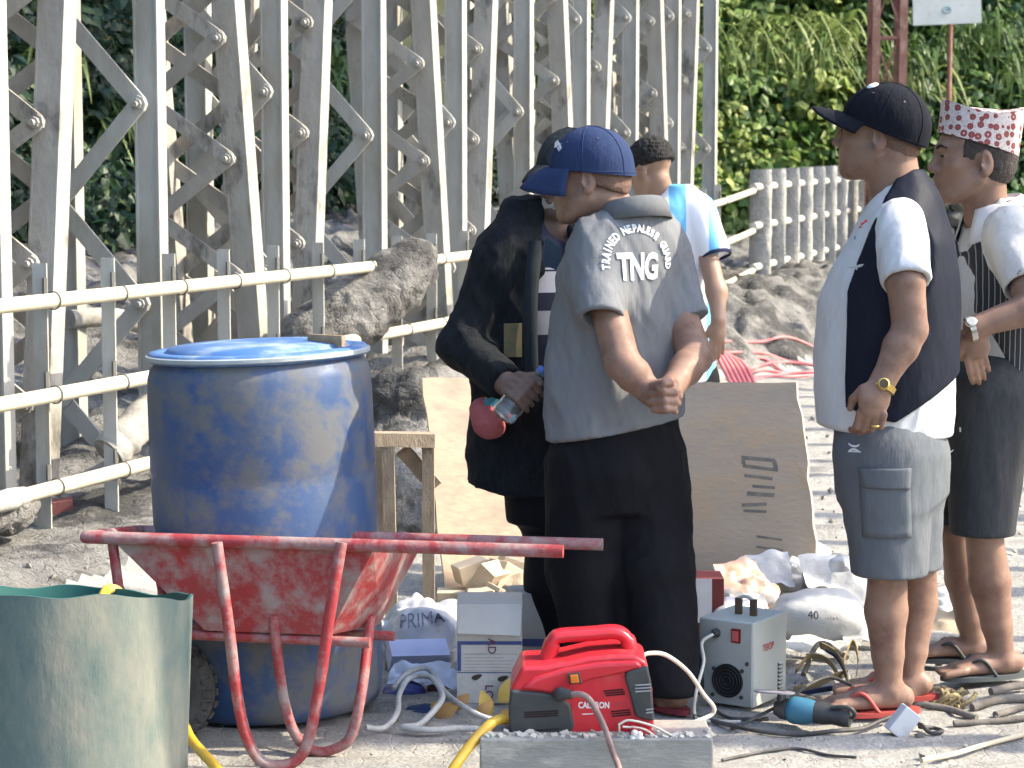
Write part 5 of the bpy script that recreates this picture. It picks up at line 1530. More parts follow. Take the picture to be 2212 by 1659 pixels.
# ================================================================== PEOPLE
M_SKIN = mat('brown skin', (0.275, 0.168, 0.122), (0.225, 0.134, 0.097), scale=24, rough=0.5, spec=0.35, bump=0.10, bscale=180, c3=(0.150, 0.080, 0.060), s3=9, a3=0.57, w3=0.12, bdist=0.004)
M_SKIN_D = mat('dark brown skin', (0.165, 0.102, 0.078), (0.13, 0.08, 0.062), scale=16, rough=0.5, spec=0.35, bump=0.10, bscale=180, c3=(0.30, 0.18, 0.14), s3=7, a3=0.64, w3=0.12, bdist=0.004)
M_HAIR = mat('black hair', (0.007, 0.006, 0.006), (0.018, 0.016, 0.015), scale=90, rough=0.65, bump=0.9, bscale=220, stretch=(1, 1, 0.3))
M_STUB = mat('cropped hair', (0.1440, 0.0900, 0.0684), (0.1944, 0.1116, 0.0828), scale=120, rough=0.7, bump=0.5, bscale=300)
M_EYE = mat('dark eye', (0.02, 0.015, 0.012), rough=0.2)
M_LIP = mat('lip', (0.20, 0.075, 0.065), rough=0.5)
def frame(fwd, up=(0, 0, 1)):
    f = np.asarray(fwd, float); f = f / np.linalg.norm(f)
    u = np.asarray(up, float); u = u - f * (u @ f); u /= np.linalg.norm(u)
    return np.stack([f, np.cross(u, f), u], 1)          # columns: forward, left, up
def add_head(F, o, R, s=1.0, neck=None, nr=(0.057, 0.062), jowl=0.0):
    L = lambda x, y, z: o + s * (R @ np.array([x, y, z]))
    E = lambda c, r, k=0.02, sub=False, RR=None: F.ell(L(*c), np.array(r) * s, R if RR is None else RR, k * s, sub)
    if neck is not None:
        F.cap(L(-0.03, 0, -0.045), neck, nr[0] * s, nr[1] * s, 0.03)
    E((-0.014, 0, 0.046), (0.100, 0.078, 0.088))
    E((0.030, 0, 0.012), (0.066, 0.066, 0.088), 0.03)
    E((0.036, 0, -0.052), (0.056 + jowl, 0.056 + jowl, 0.056), 0.03)
    E((0.078, 0, -0.090), (0.024, 0.026, 0.022), 0.025)
    for y in (-1, 1):
        E((0.058, y * 0.044, -0.012), (0.026, 0.022, 0.020), 0.02)
        F.cap(L(0.000, y * 0.062, -0.045), L(0.06, y * 0.035, -0.092), 0.014 * s, 0.014 * s, 0.03 * s)      # jaw line
    F.cap(L(0.082, -0.034, 0.037), L(0.090, 0, 0.034), 0.013 * s, 0.012 * s, 0.015 * s)
    F.cap(L(0.082, 0.034, 0.037), L(0.090, 0, 0.034), 0.013 * s, 0.012 * s, 0.015 * s)
    for y in (-1, 1):
        E((0.101, y * 0.033, 0.014), (0.016, 0.018, 0.011), 0.012, True)
        E((0.081, y * 0.032, 0.015), (0.012, 0.014, 0.011), 0.004)                                            # lids
    F.cap(L(0.096, 0, 0.024), L(0.114, 0, -0.016), 0.0085 * s, 0.0115 * s, 0.010 * s)
    for y in (-1, 1):
        E((0.103, y * 0.0125, -0.020), (0.011, 0.0085, 0.009), 0.006)
    E((0.088, 0, -0.044), (0.016, 0.026, 0.016), 0.014)
    F.cap(L(0.092, -0.018, -0.046), L(0.103, 0, -0.044), 0.006 * s, 0.0075 * s, 0.004 * s)
    F.cap(L(0.092, 0.018, -0.046), L(0.103, 0, -0.044), 0.006 * s, 0.0075 * s, 0.004 * s)
    F.cap(L(0.090, -0.015, -0.059), L(0.099, 0, -0.060), 0.006 * s, 0.008 * s, 0.005 * s)
    F.cap(L(0.090, 0.015, -0.059), L(0.099, 0, -0.060), 0.006 * s, 0.008 * s, 0.005 * s)
    F.cap(L(0.090, -0.022, -0.0525), L(0.110, 0, -0.0520), 0.0022 * s, 0.0022 * s, 0.003 * s, True)
    F.cap(L(0.090, 0.022, -0.0525), L(0.110, 0, -0.0520), 0.0022 * s, 0.0022 * s, 0.003 * s, True)
    for y in (-1, 1):
        a = math.radians(24) * y
        Re = R @ np.array([[math.cos(a), -math.sin(a), 0], [math.sin(a), math.cos(a), 0], [0, 0, 1]])
        Re = Re @ np.array([[math.cos(.2), 0, math.sin(.2)], [0, 1, 0], [-math.sin(.2), 0, math.cos(.2)]])
        E((-0.016, y * 0.080, -0.002), (0.021, 0.0095, 0.034), 0.006, False, Re)
        E((-0.009, y * 0.092, 0.003), (0.0125, 0.010, 0.0215), 0.002, True, Re)
        E((-0.012, y * 0.077, -0.031), (0.010, 0.008, 0.010), 0.008, False, Re)
def face_parts(body, o, R, s, brow=M_HAIR, eyes=True, lips=True):
    L = lambda x, y, z: o + s * (R @ np.array([x, y, z]))
    for y in (-1, 1):
        put('eyebrow', MB().tube(bez([L(0.083, y * 0.050, 0.036), L(0.098, y * 0.032, 0.043), L(0.103, y * 0.014, 0.037)], 4), [0.002, 0.003, 0.0035, 0.004, 0.004, 0.0045, 0.0045, 0.004, 0.003], 7), brow, body, 60)
        put('eye', MB().tube(bez([L(0.083, y * 0.043, 0.0135), L(0.0935, y * 0.033, 0.0155), L(0.092, y * 0.022, 0.0135)], 4), [0.001, 0.0022, 0.003, 0.0036, 0.0038, 0.0036, 0.003, 0.0022, 0.001], 7), M_EYE, body, 60)
def hand_hang(F, wrist, palm_c, Rh, s, curl, spread=0.019, thumb=1, k=0.005):
    """Rh columns: finger direction, thumb side, back of the hand"""
    d, t, n = Rh[:, 0], Rh[:, 1], Rh[:, 2]
    F.ell(palm_c, np.array([0.046, 0.040, 0.019]) * s, Rh, 0.02)
    F.cap(wrist, palm_c, 0.026 * s, 0.022 * s, 0.02)
    lens = [(0.040, 0.026, 0.020), (0.045, 0.029, 0.021), (0.042, 0.027, 0.021), (0.033, 0.021, 0.018)]
    for i in range(4):
        off = (1.5 - i) * spread * s
        p = palm_c + d * 0.038 * s * (1 - 0.05 * abs(i - 1.2)) + t * off
        a = 0
        r = 0.0098 * s
        for j, l in enumerate(lens[i]):
            a += curl[j] * (1 + 0.1 * i)
            q = p + (d * math.cos(a) - n * math.sin(a)) * l * s
            F.cap(p, q, r, r * 0.92, k)
            p, r = q, r * 0.92
    p = palm_c - d * 0.020 * s + t * 0.030 * s * thumb
    q = p + (d * 0.75 + t * 0.45 * thumb - n * 0.35) * 0.036 * s
    F.cap(p, q, 0.013 * s, 0.0105 * s, 0.012)
    F.cap(q, q + (d * 0.9 - n * 0.45) * 0.028 * s, 0.0105 * s, 0.0085 * s, k)
def foot(F, ankle, fwd, s=1.0, z0=None, toes=True):
    f = np.array([fwd[0], fwd[1], 0.0]); f /= np.linalg.norm(f)
    l = np.array([-f[1], f[0], 0])
    a = np.asarray(ankle, float)
    z = 0.03 if z0 is None else z0
    g = np.array([a[0], a[1], z])
    heel = g - f * 0.035 * s + np.array([0, 0, 0.030 * s])
    mid = g + f * 0.075 * s + np.array([0, 0, 0.034 * s])
    ball = g + f * 0.145 * s + np.array([0, 0, 0.020 * s])
    F.cap(a, heel, 0.033 * s, 0.029 * s, 0.016)
    F.cap(a + np.array([0, 0, -0.005]), mid, 0.030 * s, 0.024 * s, 0.022)
    F.cap(mid, ball, 0.024 * s, 0.016 * s, 0.02)
    F.cap(heel + l * 0.008, ball + l * 0.026 * s, 0.024 * s, 0.015 * s, 0.015)
    F.cap(heel - l * 0.008, ball - l * 0.026 * s, 0.024 * s, 0.015 * s, 0.015)
    for q in (-1, 1): F.ell(a + l * q * 0.026 * s, np.array([.014, .012, .014]) * s, None, 0.01)
    if toes:
        for i in range(5):
            q = ball + l * (0.034 - 0.017 * i) * s
            r = (0.0118 if i == (4 if l[1] > 0 else 0) else 0.0082) * s
            ln = (0.055 - 0.004 * abs(i - 1.5))
            F.cap(q - f * 0.01, q + f * ln * s - np.array([0, 0, 0.008 * s]), r, r, 0.002)
def skin(name, F, m, parent, rel=1):
    V, Q = F.mesh()
    V = relax(V, Q, rel, 0.5) if rel else V
    return link_np(name, V, Q, m, parent)
def cloth(name, F, m, parent, folds=(), rel=2, amp=1.0):
    """folds: (amplitude, scale vector, seed, rotation about Y in degrees)"""
    V, Q = F.mesh()
    V = relax(V, Q, rel, 0.5)
    N = vnormals(V, Q)
    d = np.zeros(len(V))
    for a, sc, seed, rot in folds:
        c, s_ = math.cos(math.radians(rot)), math.sin(math.radians(rot))
        p = np.stack([V[:, 0] * c + V[:, 2] * s_, V[:, 1], -V[:, 0] * s_ + V[:, 2] * c], -1)
        w = fbm(p * 4, 2, seed + 50)[:, None]
        n = fbm((p + 0.04 * w) * np.asarray(sc), 3, seed, True)
        d += a * amp * (n - 0.62)
    d *= np.clip(1.25 - np.maximum(0, -N[:, 2]) * 2.0, 0, 1)
    V = V + N * d[:, None]
    V = relax(V, Q, 1, 0.3)
    return link_np(name, V, Q, m, parent), V, Q
def fabric(name, c1, c2=None, rough=0.9, bs=300, b=0.25, **k):
    return mat(name, c1, c2 or tuple(v * 0.85 for v in c1), scale=60, rough=rough, bump=min(1.0, b * 0.75), bscale=11 if bs >= 250 else 60, spec=0.15, bdist=0.02 if bs >= 250 else 0.008, stretch=(1.9, 1.9, 0.5), **k)
def cap_hat(body, o, R, s, m, edge=(0.022, 0.028), brim=0.085, droop=0.030, size=1.0, m_brim=None, label=None, tilt=0.0):
    ct, st = math.cos(tilt), math.sin(tilt)
    R = R @ np.array([[ct, 0, -st], [0, 1, 0], [st, 0, ct]])
    L = lambda p: o + s * (R @ np.asarray(p))
    nph, nt = 56, 18
    rx, ry, rz, zc, xc = 0.113 * size, 0.091 * size, 0.108, 0.036, -0.010
    A = []
    for j in range(nt):
        row = []
        for i in range(nph):
            ph = 2 * math.pi * i / nph
            ze = edge[0] + edge[1] * math.cos(ph)
            el0 = 0.0
            t = j / (nt - 1)
            if ze < zc: zz = ze + (zc - ze) * min(1, t * 4) if t < .25 else zc + rz * math.sin((t - .25) / .75 * math.pi / 2)
            else:
                e0 = math.asin(min(0.9, (ze - zc) / rz)); zz = zc + rz * math.sin(e0 + (math.pi / 2 - e0) * t)
            rr = math.sqrt(max(0.0, 1 - max(0, (zz - zc) / rz) ** 2))
            seam = 1 - 0.010 * max(0, 1 - abs(((ph * 3 / math.pi) % 1) - 0.5) * 14) * (1 if t > .15 else 0)
            puff = 1 + 0.02 * math.sin(3 * ph + 1) * (1 - t) * t * 4
            row.append(L((xc + rx * math.cos(ph) * rr * seam * puff, ry * math.sin(ph) * rr * seam * puff, zz)))
        A.append(row)
    o1 = put('cap', MB().grid(np.array(A), close_v=True), m, body, 60)
    if label: o1['label'] = label
    B = []
    for v in np.linspace(0, 1, 9):
        row = []
        for ph in np.linspace(-1.22, 1.22, 25):
            ze = edge[0] + edge[1] * math.cos(ph)
            e = np.array([xc + rx * math.cos(ph) * 0.985, ry * math.sin(ph) * 0.985, ze + 0.004])
            ln = brim * max(0.0, math.cos(ph * 1.25)) ** 0.65 + 0.002
            row.append(L(e + np.array([ln * v, 0.06 * math.sin(ph) * v * 0.3, -droop * v * v - 0.26 * abs(math.sin(ph)) ** 1.6 * 0.10 * v - 0.002 * v])))
        B.append(row)
    ob = put('brim', MB().grid(np.array(B)), m_brim or m, o1, 60)
    md = ob.modifiers.new('t', 'SOLIDIFY'); md.thickness = 0.004; md.offset = 0
    put('button', MB().lathe([(0, .006), (.006, .005), (.008, 0)], L((xc, 0, zc + rz - 0.002)), 10, R[:, 2]), m, o1, 60)
    for i in range(6):
        ph = (i + 0.5) * math.pi / 3
        pts = []
        for j in range(nt):
            k = int(round(ph / (2 * math.pi) * nph)) % nph
            q = np.array(A[j][k])
            pts.append(q + (q - L((xc, 0, zc))) * 0.006)
        put('seam', MB().tube(np.array(pts), 0.0013, 5), m, o1, 60)
        q = np.array(A[10][int(round((ph + 0.5) / (2 * math.pi) * nph)) % nph]); nq = q - L((xc, 0, zc)); nq /= np.linalg.norm(nq)
        put('eyelet', MB().lathe([(0.0, 0.0012), (0.0028, 0.0012), (0.0034, 0.0)], q, 8, nq), M_PBLK, o1, 60)
    put('edge_seam', MB().tube(np.array([np.array(A[1][i]) * 0.996 + np.array(A[1][i]) * 0.004 + (np.array(A[1][i]) - L((xc, 0, zc))) * 0.006 for i in range(nph)]), 0.0012, 5, closed=True), m, o1, 60)
    def surf(ph, t):
        e0 = 0.25; zq = zc + rz * math.sin(e0 + (math.pi / 2 - e0) * t); rr = math.sqrt(1 - ((zq - zc) / rz) ** 2)
        n = np.array([math.cos(ph) * rr / rx, math.sin(ph) * rr / ry, (zq - zc) / rz ** 2]); n /= np.linalg.norm(n)
        return L((xc + rx * math.cos(ph) * rr, ry * math.sin(ph) * rr, zq)), R @ n
    return o1, surf
def project(body_mesh, c, e1, e2, direction, V, F, m, parent, name='lettering', lift=0.0032):
    """lay flat marks onto cloth along a direction"""
    bv_ = BVHTree.FromPolygons([Vector(q) for q in body_mesh[0]], [tuple(int(i) for i in q) for q in body_mesh[1]])
    # subdivide long triangles so that letters follow the cloth
    Q = []
    dd = Vector(direction).normalized()
    for x, y, _ in V:
        p = np.asarray(c) + e1 * x + e2 * y
        h = bv_.ray_cast(Vector(p), dd)
        Q.append(np.array(h[0]) - np.array(dd) * lift if h[0] else p)
    return link_mesh(name, np.array(Q), F, m, parent)
def flipflop(body, ankle, fwd, m, s=1.0, z0=0.03, strap=M_PBLK):
    f = np.array([fwd[0], fwd[1], 0.0]); f /= np.linalg.norm(f); l = np.array([-f[1], f[0], 0])
    g = np.array([ankle[0], ankle[1], z0 - 0.012])
    pts = []
    for t in np.linspace(0, 2 * math.pi, 29)[:-1]:
        a, b = math.cos(t), math.sin(t)
        pts.append(((0.055 + 0.140 * a) * s, (0.047 + 0.006 * a) * b * s))
    o1 = put('flip_flop', MB().prism(pts, g, f, l, np.array([0, 0, 0.014])), m, body, 40)
    tp = g + f * 0.135 * s + np.array([0, 0, 0.02])
    for q in (-1, 1):
        put('strap', MB().tube(bez([tp, g + f * 0.085 * s + l * q * 0.034 + np.array([0, 0, 0.062 * s]), g + f * 0.04 * s + l * q * 0.044 + np.array([0, 0, 0.014])], 5), 0.0055, 7), strap, o1, 60)
def ext(pts, pad):
    pts = np.array(pts)
    return pts.min(0) - pad, pts.max(0) + pad
def zz(y, d): return P(1106, y, d)[2]

# ------------------------------------------------------------------ man in the grey polo shirt (back to the viewer)
M_POLO = fabric('grey polo cotton', (0.185, 0.190, 0.200), (0.165, 0.170, 0.180), b=0.35)
M_COLLAR = fabric('darker grey collar', (0.1445, 0.1487, 0.1573))
M_BLKP = fabric('black trouser cloth', (0.0060, 0.0060, 0.0078), (0.0084, 0.0084, 0.0108), rough=0.8)
M_NCAP = fabric('navy cap cotton', (0.0202, 0.0338, 0.0850), (0.0259, 0.0418, 0.0994), b=0.4)
D = 6.05
tb = np.array([*P(1345, 1000, D)[:2], 0.0])
p1 = thing('person', tb, 'man in grey polo shirt and blue cap, hands clasped behind his back', 'person')
f1 = np.array([-0.45, 0.893, 0.0]); R1 = frame(f1); l1 = R1[:, 1]
rows1 = [(0.73, .035, 0, .165, .196), (0.85, .045, 0, .172, .198), (0.97, .045, 0, .172, .197), (1.08, .03, 0, .162, .193), (1.18, .005, 0, .148, .190), (1.26, -.02, 0, .130, .182), (1.325, -.035, 0, .108, .150), (1.37, -.045, 0, .085, .098), (1.41, -.05, 0, .072, .074)]
SL, SLe = P(1268, 535, 5.95), P(1297, 688, 5.86)
SR, SRe = P(1442, 548, 6.12), P(1490, 692, 6.03)
ELb, WLb = P(1345, 785, 5.83), P(1405, 848, 5.80)
ERb, WRb = P(1502, 770, 5.97), P(1452, 835, 5.82)
hd1 = P(1274, 389, 6.03); HR1 = frame((-0.93, 0.28, -0.10))
nk1 = P(1338, 478, 6.08)
lo, hi = ext([SL, SR, SLe, SRe, P(1345, 960, D), P(1345, 430, D)], 0.22)
Fs = Field(lo, hi, 0.0062)
Fs.loft(rows1, R1, tb, 0.02)
Fs.cap(SL + np.array([0.03, 0.02, 0.01]), SLe, 0.074, 0.066, 0.04, flat=True)
Fs.cap(SR - np.array([0.03, 0, -0.01]), SRe, 0.072, 0.054, 0.04, flat=True)
hA, hB = P(1183, 957, D), P(1472, 903, D)
hn = np.cross(hB - hA, [0.15, 1, 0.0]); hn = hn if hn[2] < 0 else -hn
Fs.cut(hA, hn)
Fs.cap(nk1 + np.array([0, 0, -0.02]), hd1 + np.array([0.03, 0, -0.05]), 0.062, 0.060, 0.0, True)
Fs.cap(SLe * .8 + SL * .2, SLe + (SLe - SL) * 0.1, 0.040, 0.054, 0.004, True)
polo, PV, PQ = cloth('polo_shirt', Fs, M_POLO, p1, [(0.022, (8, 5, 1.6), 3, 28), (0.015, (14, 8, 3), 8, -35), (0.008, (24, 15, 4), 11, 12)])
# collar
cp = []
for a in np.linspace(-2.7, 2.7, 34):
    c0 = tb + R1 @ np.array([-.058 - 0.070 * math.cos(a), 0.072 * math.sin(a), 0])
    cp.append((c0, a))
rowsC = []
for hgt, out in ((1.400, 0.0), (1.414, 0.006), (1.406, 0.014), (1.362, 0.028)):
    rowsC.append([c0 + R1 @ np.array([-out * math.cos(a), out * math.sin(a), hgt - 0.022 * (1 - math.cos(a)) * 0.8]) for c0, a in cp])
oc = put('collar', MB().grid(np.array(rowsC)), M_COLLAR, polo, 60); md = oc.modifiers.new('t', 'SOLIDIFY'); md.thickness = 0.004
# trousers
HL, KL, AL = P(1270, 960, 6.04), P(1268, 1230, 6.04), P(1300, 1480, 6.08)
HR_, KR, AR = P(1392, 950, 6.08), P(1408, 1225, 6.03), P(1446, 1488, 5.97)
lo, hi = ext([HL, KL, AL, HR_, KR, AR, P(1340, 880, D)], 0.17)
Fp = Field(lo, hi, 0.0068)
Fp.loft([(0.55, .02, 0, .14, .17), (0.66, .02, 0, .155, .182), (0.76, .03, 0, .142, .172), (0.86, .03, 0, .135, .165)], R1, tb, 0.05)
Fp.chain([HL - [0, 0, .06], KL, AL], [.116, .106, .094], 0.02); Fp.chain([HR_ - [0, 0, .06], KR, AR], [.116, .104, .086], 0.02)
Fp.cut(AR + np.array([0, 0, -0.01]), (0, 0, -1))
cloth('trousers', Fp, M_BLKP, p1, [(0.030, (6, 5, 1.6), 5, 15), (0.018, (11, 8, 4), 6, -50)])
# body
lo, hi = ext([hd1, nk1, ELb, ERb, WLb, WRb, SL, SR, AR + np.array([-.2, .3, -.14]), AL, hd1 + np.array([-.14, 0, .14])], 0.10)
Fb = Field(lo, hi, 0.0045)
Fb.loft([(0.72, .02, 0, .12, .15), (1.0, .02, 0, .13, .16), (1.2, -.01, 0, .11, .15), (1.33, -.04, 0, .08, .10)], R1, tb, 0.03)
add_head(Fb, hd1, HR1, 1.0, nk1, (.060, .064), 0.004)
Fb.chain([SL + [.02, .02, -.02], ELb], [.050, .047], 0.010); Fb.chain([ELb, (ELb * .6 + WLb * .4), WLb], [.047, .046, .031], 0.010)
Fb.chain([SR - [.02, 0, .02], ERb], [.048, .048], 0.010); Fb.chain([ERb, (ERb * .6 + WRb * .4), WRb], [.048, .045, .031], 0.010)
# clasped hands
Fb.ell(P(1430, 856, 5.765), (.040, .030, .046), None, 0.02)
Fb.cap(WLb, P(1432, 862, 5.77), .030, .032, .02); Fb.cap(WRb, P(1440, 850, 5.76), .029, .030, .02)
for i, (y0, x0, x1, y1) in enumerate(((832, 1408, 1448, 828), (850, 1404, 1456, 848), (868, 1406, 1458, 868), (885, 1412, 1455, 884))):
    a_, m_, b_ = P(x0, y0, 5.745), P((x0 + x1) / 2 + 4, (y0 + y1) / 2 - 2, 5.722), P(x1, y1, 5.735)
    Fb.chain([a_, m_, b_, P(x1 + 4, y1 + 6, 5.76)], [.0095, .0105, .0098, .008], .004)
for (x0, y0, x1, y1) in ((1462, 826, 1466, 844), (1467, 842, 1470, 858), (1464, 858, 1466, 872)):
    Fb.cap(P(x0, y0, 5.765), P(x1, y1, 5.75), .0088, .008, .004)
Fb.chain([P(1452, 818, 5.765), P(1438, 824, 5.735), P(1422, 838, 5.725)], [.0115, .0105, .009], .004)
for K_, A_ in ((KL, AL), (KR, AR)):
    Fb.cap(K_, A_ + np.array([0, 0, 0.05]), .055, .040, .02)
Fb.cap(HL, KL, .08, .055, .03); Fb.cap(HR_, KR, .08, .055, .03)
ar = AR + np.array([0, 0.0, -0.035]); foot(Fb, ar, (-0.55, 0.85), 1.0, 0.022)
al = AL + np.array([0, 0.0, -0.035]); foot(Fb, al, (-0.55, 0.85), 1.0, 0.022)
body1 = skin('body', Fb, M_SKIN, p1)
face_parts(body1, hd1, HR1, 1.0)
c1_, surf1 = cap_hat(p1, hd1, HR1, 1.0, M_NCAP, edge=(0.020, 0.022), brim=0.088, droop=0.045, size=1.04, label='faded navy blue baseball cap')
lq, n_ = surf1(0.75, 0.28)
V_, F_q = text_mesh('agrim', 0.026, 0.0010, 0.9)
ex = np.cross([0, 0, 1.0], n_); ex /= np.linalg.norm(ex); ex = ex * 0.86 - np.cross(n_, ex) * 0.5
ey = np.cross(n_, ex)
link_mesh('cap_lettering', lq + n_ * 0.004 + V_[:, :1] * ex + V_[:, 1:2] * ey, F_q, M_WHITE, p1)
flipflop(p1, ar, (-0.55, 0.85), mat('maroon rubber', (0.20, 0.03, 0.04), rough=0.7), 1.0, 0.022)
flipflop(p1, al, (-0.55, 0.85), MATS['maroon rubber'], 1.0, 0.022)
# lettering on the back
e1, e2 = -l1, np.array([0, 0, 1.0])
cb_ = P(1424, 582, 5.80) - f1 * 0.05
V_, F_q = text_mesh('TNG', 0.096, 0.0040, 0.62, 0.98)
project((PV, PQ), cb_, e1, e2, f1, V_, F_q, M_WHITE, polo)
word = 'TRAINED NEPALESE GUARD'
ca_ = cb_ + np.array([0, 0, -0.004])
for i, ch in enumerate(word):
    if ch == ' ': continue
    a = math.radians(176 - 172 * i / (len(word) - 1))
    V_, F_q = text_mesh(ch, 0.0280, 0.0014, 0.74)
    t_ = a - math.pi / 2
    W2 = np.stack([V_[:, 0] * math.cos(t_) - V_[:, 1] * math.sin(t_) + 0.096 * math.cos(a), V_[:, 0] * math.sin(t_) + V_[:, 1] * math.cos(t_) + 0.108 * math.sin(a), V_[:, 2]], -1)
    project((PV, PQ), ca_, e1, e2, f1, W2, F_q, M_WHITE, polo)

# ------------------------------------------------------------------ man in the black vest and cargo shorts
M_TEE = fabric('white cotton', (0.5676, 0.5762, 0.5848), (0.5160, 0.5246, 0.5418), b=0.3)
M_VEST = fabric('black vest cloth', (0.0065, 0.0085, 0.018), (0.009, 0.012, 0.024), rough=0.6, b=0.25)
M_SHORT = fabric('grey cargo cloth', (0.1260, 0.1368, 0.1512), (0.1080, 0.1188, 0.1332), b=0.35)
M_BCAP = fabric('black cap cloth', (0.0050, 0.0060, 0.0105), (0.0083, 0.0099, 0.0165), b=0.5)
D = 6.0
vb = np.array([*P(1930, 1000, D)[:2], 0.0])
p2 = thing('person', vb, 'stout man in black vest, white t-shirt, grey cargo shorts and black cap, facing left', 'person')
f2 = np.array([-0.94, 0.34, 0.0]); f2 /= np.linalg.norm(f2); R2 = frame(f2); l2 = R2[:, 1]
rows2 = [(0.765, .022, 0, .180, .182), (0.879, .027, 0, .188, .188), (1.004, .030, 0, .190, .190), (1.129, .027, 0, .185, .188), (1.20, .014, 0, .168, .186), (1.292, -.006, 0, .132, .182), (1.365, -.010, 0, .104, .158), (1.415, -.016, 0, .086, .108), (1.455, -.018, 0, .056, .070), (1.484, -.020, 0, .032, .042)]
SL2, SLe2 = P(1948, 482, 5.84), P(1957, 610, 5.765)
SR2, SRe2 = P(1958, 462, 6.17), P(1945, 607, 6.24)
EL2, WL2 = P(1966, 712, 5.765), P(1908, 822, 5.735)
hd2 = P(1900, 296, 6.0); HR2 = frame((-0.93, 0.36, 0.02))
nk2 = P(1935, 420, 6.0)
lo, hi = ext([SL2, SR2, SLe2, SRe2, P(1930, 950, D), P(1750, 700, D), P(1930, 330, D), P(2070, 700, D)], 0.12)
Fs = Field(lo, hi, 0.0062)
Fs.loft(rows2, R2, vb, 0.02)
Fs.cap(SL2 + np.array([0, .03, 0]), SLe2, 0.063, 0.066, 0.03, flat=True); Fs.cap(SR2 - np.array([0, .03, 0]), SRe2, 0.078, 0.067, 0.04, flat=True)
Fs.cut(P(1790, 922, D), np.array([-0.085, 0, -1.0]))
Fs.cap(nk2 + np.array([-.03, 0, 0.0]), hd2 + np.array([-0.02, 0, -0.05]), 0.060, 0.075, 0.0, True)
Fs.cap(SLe2 * .8 + SL2 * .2, SLe2 + (SLe2 - SL2) * 0.1, 0.046, 0.057, 0.004, True)
tee, TV, TQ = cloth('t_shirt', Fs, M_TEE, p2, [(0.012, (9, 6, 2.2), 13, 8), (0.010, (18, 12, 5), 14, -20)])
Fv = Field(lo, hi, 0.0062)
rv = [(z, cx, cy, rx + .013, ry + .013) for z, cx, cy, rx, ry in rows2]
Fv.loft(rv, R2, vb, 0.0)
Fv.cut(vb + f2 * 0.098, f2)
Fv.cut(vb + f2 * 0.098 + np.array([0, 0, 1.17]), f2 + np.array([0, 0, 0.36]))
Fv.cut(P(1935, 916, 5.8), np.array([0.62, 0, -1.0])); Fv.cut(P(1935, 916, 5.8), np.array([-0.30, 0, -1.0]))
for s_ in (1, -1):
    Fv.ell(P(1945, 548, 6.0) + np.array([0, -s_ * 0.20, 0]), (.066, .085, .130), None, 0.01, True)
Fv.cap(nk2 + np.array([-.02, 0, 0]), hd2 + np.array([-0.01, 0, -0.03]), 0.066, 0.080, 0.0, True)
vest2, VV, VQ = cloth('vest', Fv, M_VEST, p2, [(0.009, (7, 5, 2.0), 23, 12), (0.004, (14, 10, 6), 24, -15)], rel=1)
# shorts
H2a, H2b = P(1915, 985, 5.93), P(1940, 985, 6.10)
K2a, K2b = P(1922, 1242, 5.90), P(1958, 1228, 6.10)
lo, hi = ext([H2a, H2b, K2a, K2b, P(1930, 880, D)], 0.17)
Fh = Field(lo, hi, 0.006)
Fh.loft([(0.60, .0, 0, .150, .170), (0.72, .005, 0, .156, .172), (0.775, .010, 0, .148, .162), (0.84, .01, 0, .135, .150)], R2, vb, 0.04)
Fh.chain([H2a, K2a], [.132, .100], 0.05); Fh.chain([H2b, K2b], [.125, .096], 0.05)
Fh.cut(K2a, (0.02, 0, -1), K2a - .16, K2a + np.array([.16, .085, .16])); Fh.cut(K2b, (0, 0, -1))
Fh.cap(K2a + np.array([0, 0, .03]), K2a - np.array([0, 0, .1]), .088, .088, 0.0, True)
sh2, SV, SQ = cloth('cargo_shorts', Fh, M_SHORT, p2, [(0.014, (7, 5, 2.5), 31, 20), (0.011, (14, 10, 5), 33, -35)])
def patch_on(mesh, pts, d, m, parent, name, th=0.004, n=10):
    """flat cloth patch laid on another cloth: outline in the picture plane, projected along the view axis"""
    bv_ = BVHTree.FromPolygons([Vector(q) for q in mesh[0]], [tuple(int(i) for i in q) for q in mesh[1]])
    A = np.array([[np.array(pts[0]) * (1 - u) * (1 - v) + np.array(pts[1]) * u * (1 - v) + np.array(pts[2]) * u * v + np.array(pts[3]) * (1 - u) * v for u in np.linspace(0, 1, n)] for v in np.linspace(0, 1, n)])
    G_ = np.zeros((n, n, 3))
    for i in range(n):
        for j in range(n):
            p = P(A[i, j, 0], A[i, j, 1], d)
            h = bv_.ray_cast(Vector(p), Vector((0, 1, 0)))
            G_[i, j] = (np.array(h[0]) if h[0] else p + np.array([0, .1, 0])) - np.array([0, th, 0])
    o = put(name, MB().grid(G_), m, parent, 60)
    md = o.modifiers.new('t', 'SOLIDIFY'); md.thickness = th; md.offset = -1
    return o
patch_on((SV, SQ), [(1872, 1060), (1980, 1055), (1985, 1175), (1880, 1178)], 5.7, M_SHORT, sh2, 'cargo_pocket', 0.005)
patch_on((SV, SQ), [(1868, 1025), (1983, 1022), (1980, 1068), (1876, 1066)], 5.7, M_SHORT, sh2, 'pocket_flap', 0.010)
def mark(mesh, pts, F, d, m, parent, name, lift=0.002):
    bv_ = BVHTree.FromPolygons([Vector(q) for q in mesh[0]], [tuple(int(i) for i in q) for q in mesh[1]])
    Q = []
    for x, y in pts:
        p = P(x, y, d); h = bv_.ray_cast(Vector(p), Vector((0, 1, 0)))
        Q.append((np.array(h[0]) if h[0] else p + np.array([0, .1, 0])) - np.array([0, lift, 0]))
    return link_mesh(name, np.array(Q), F, m, parent)
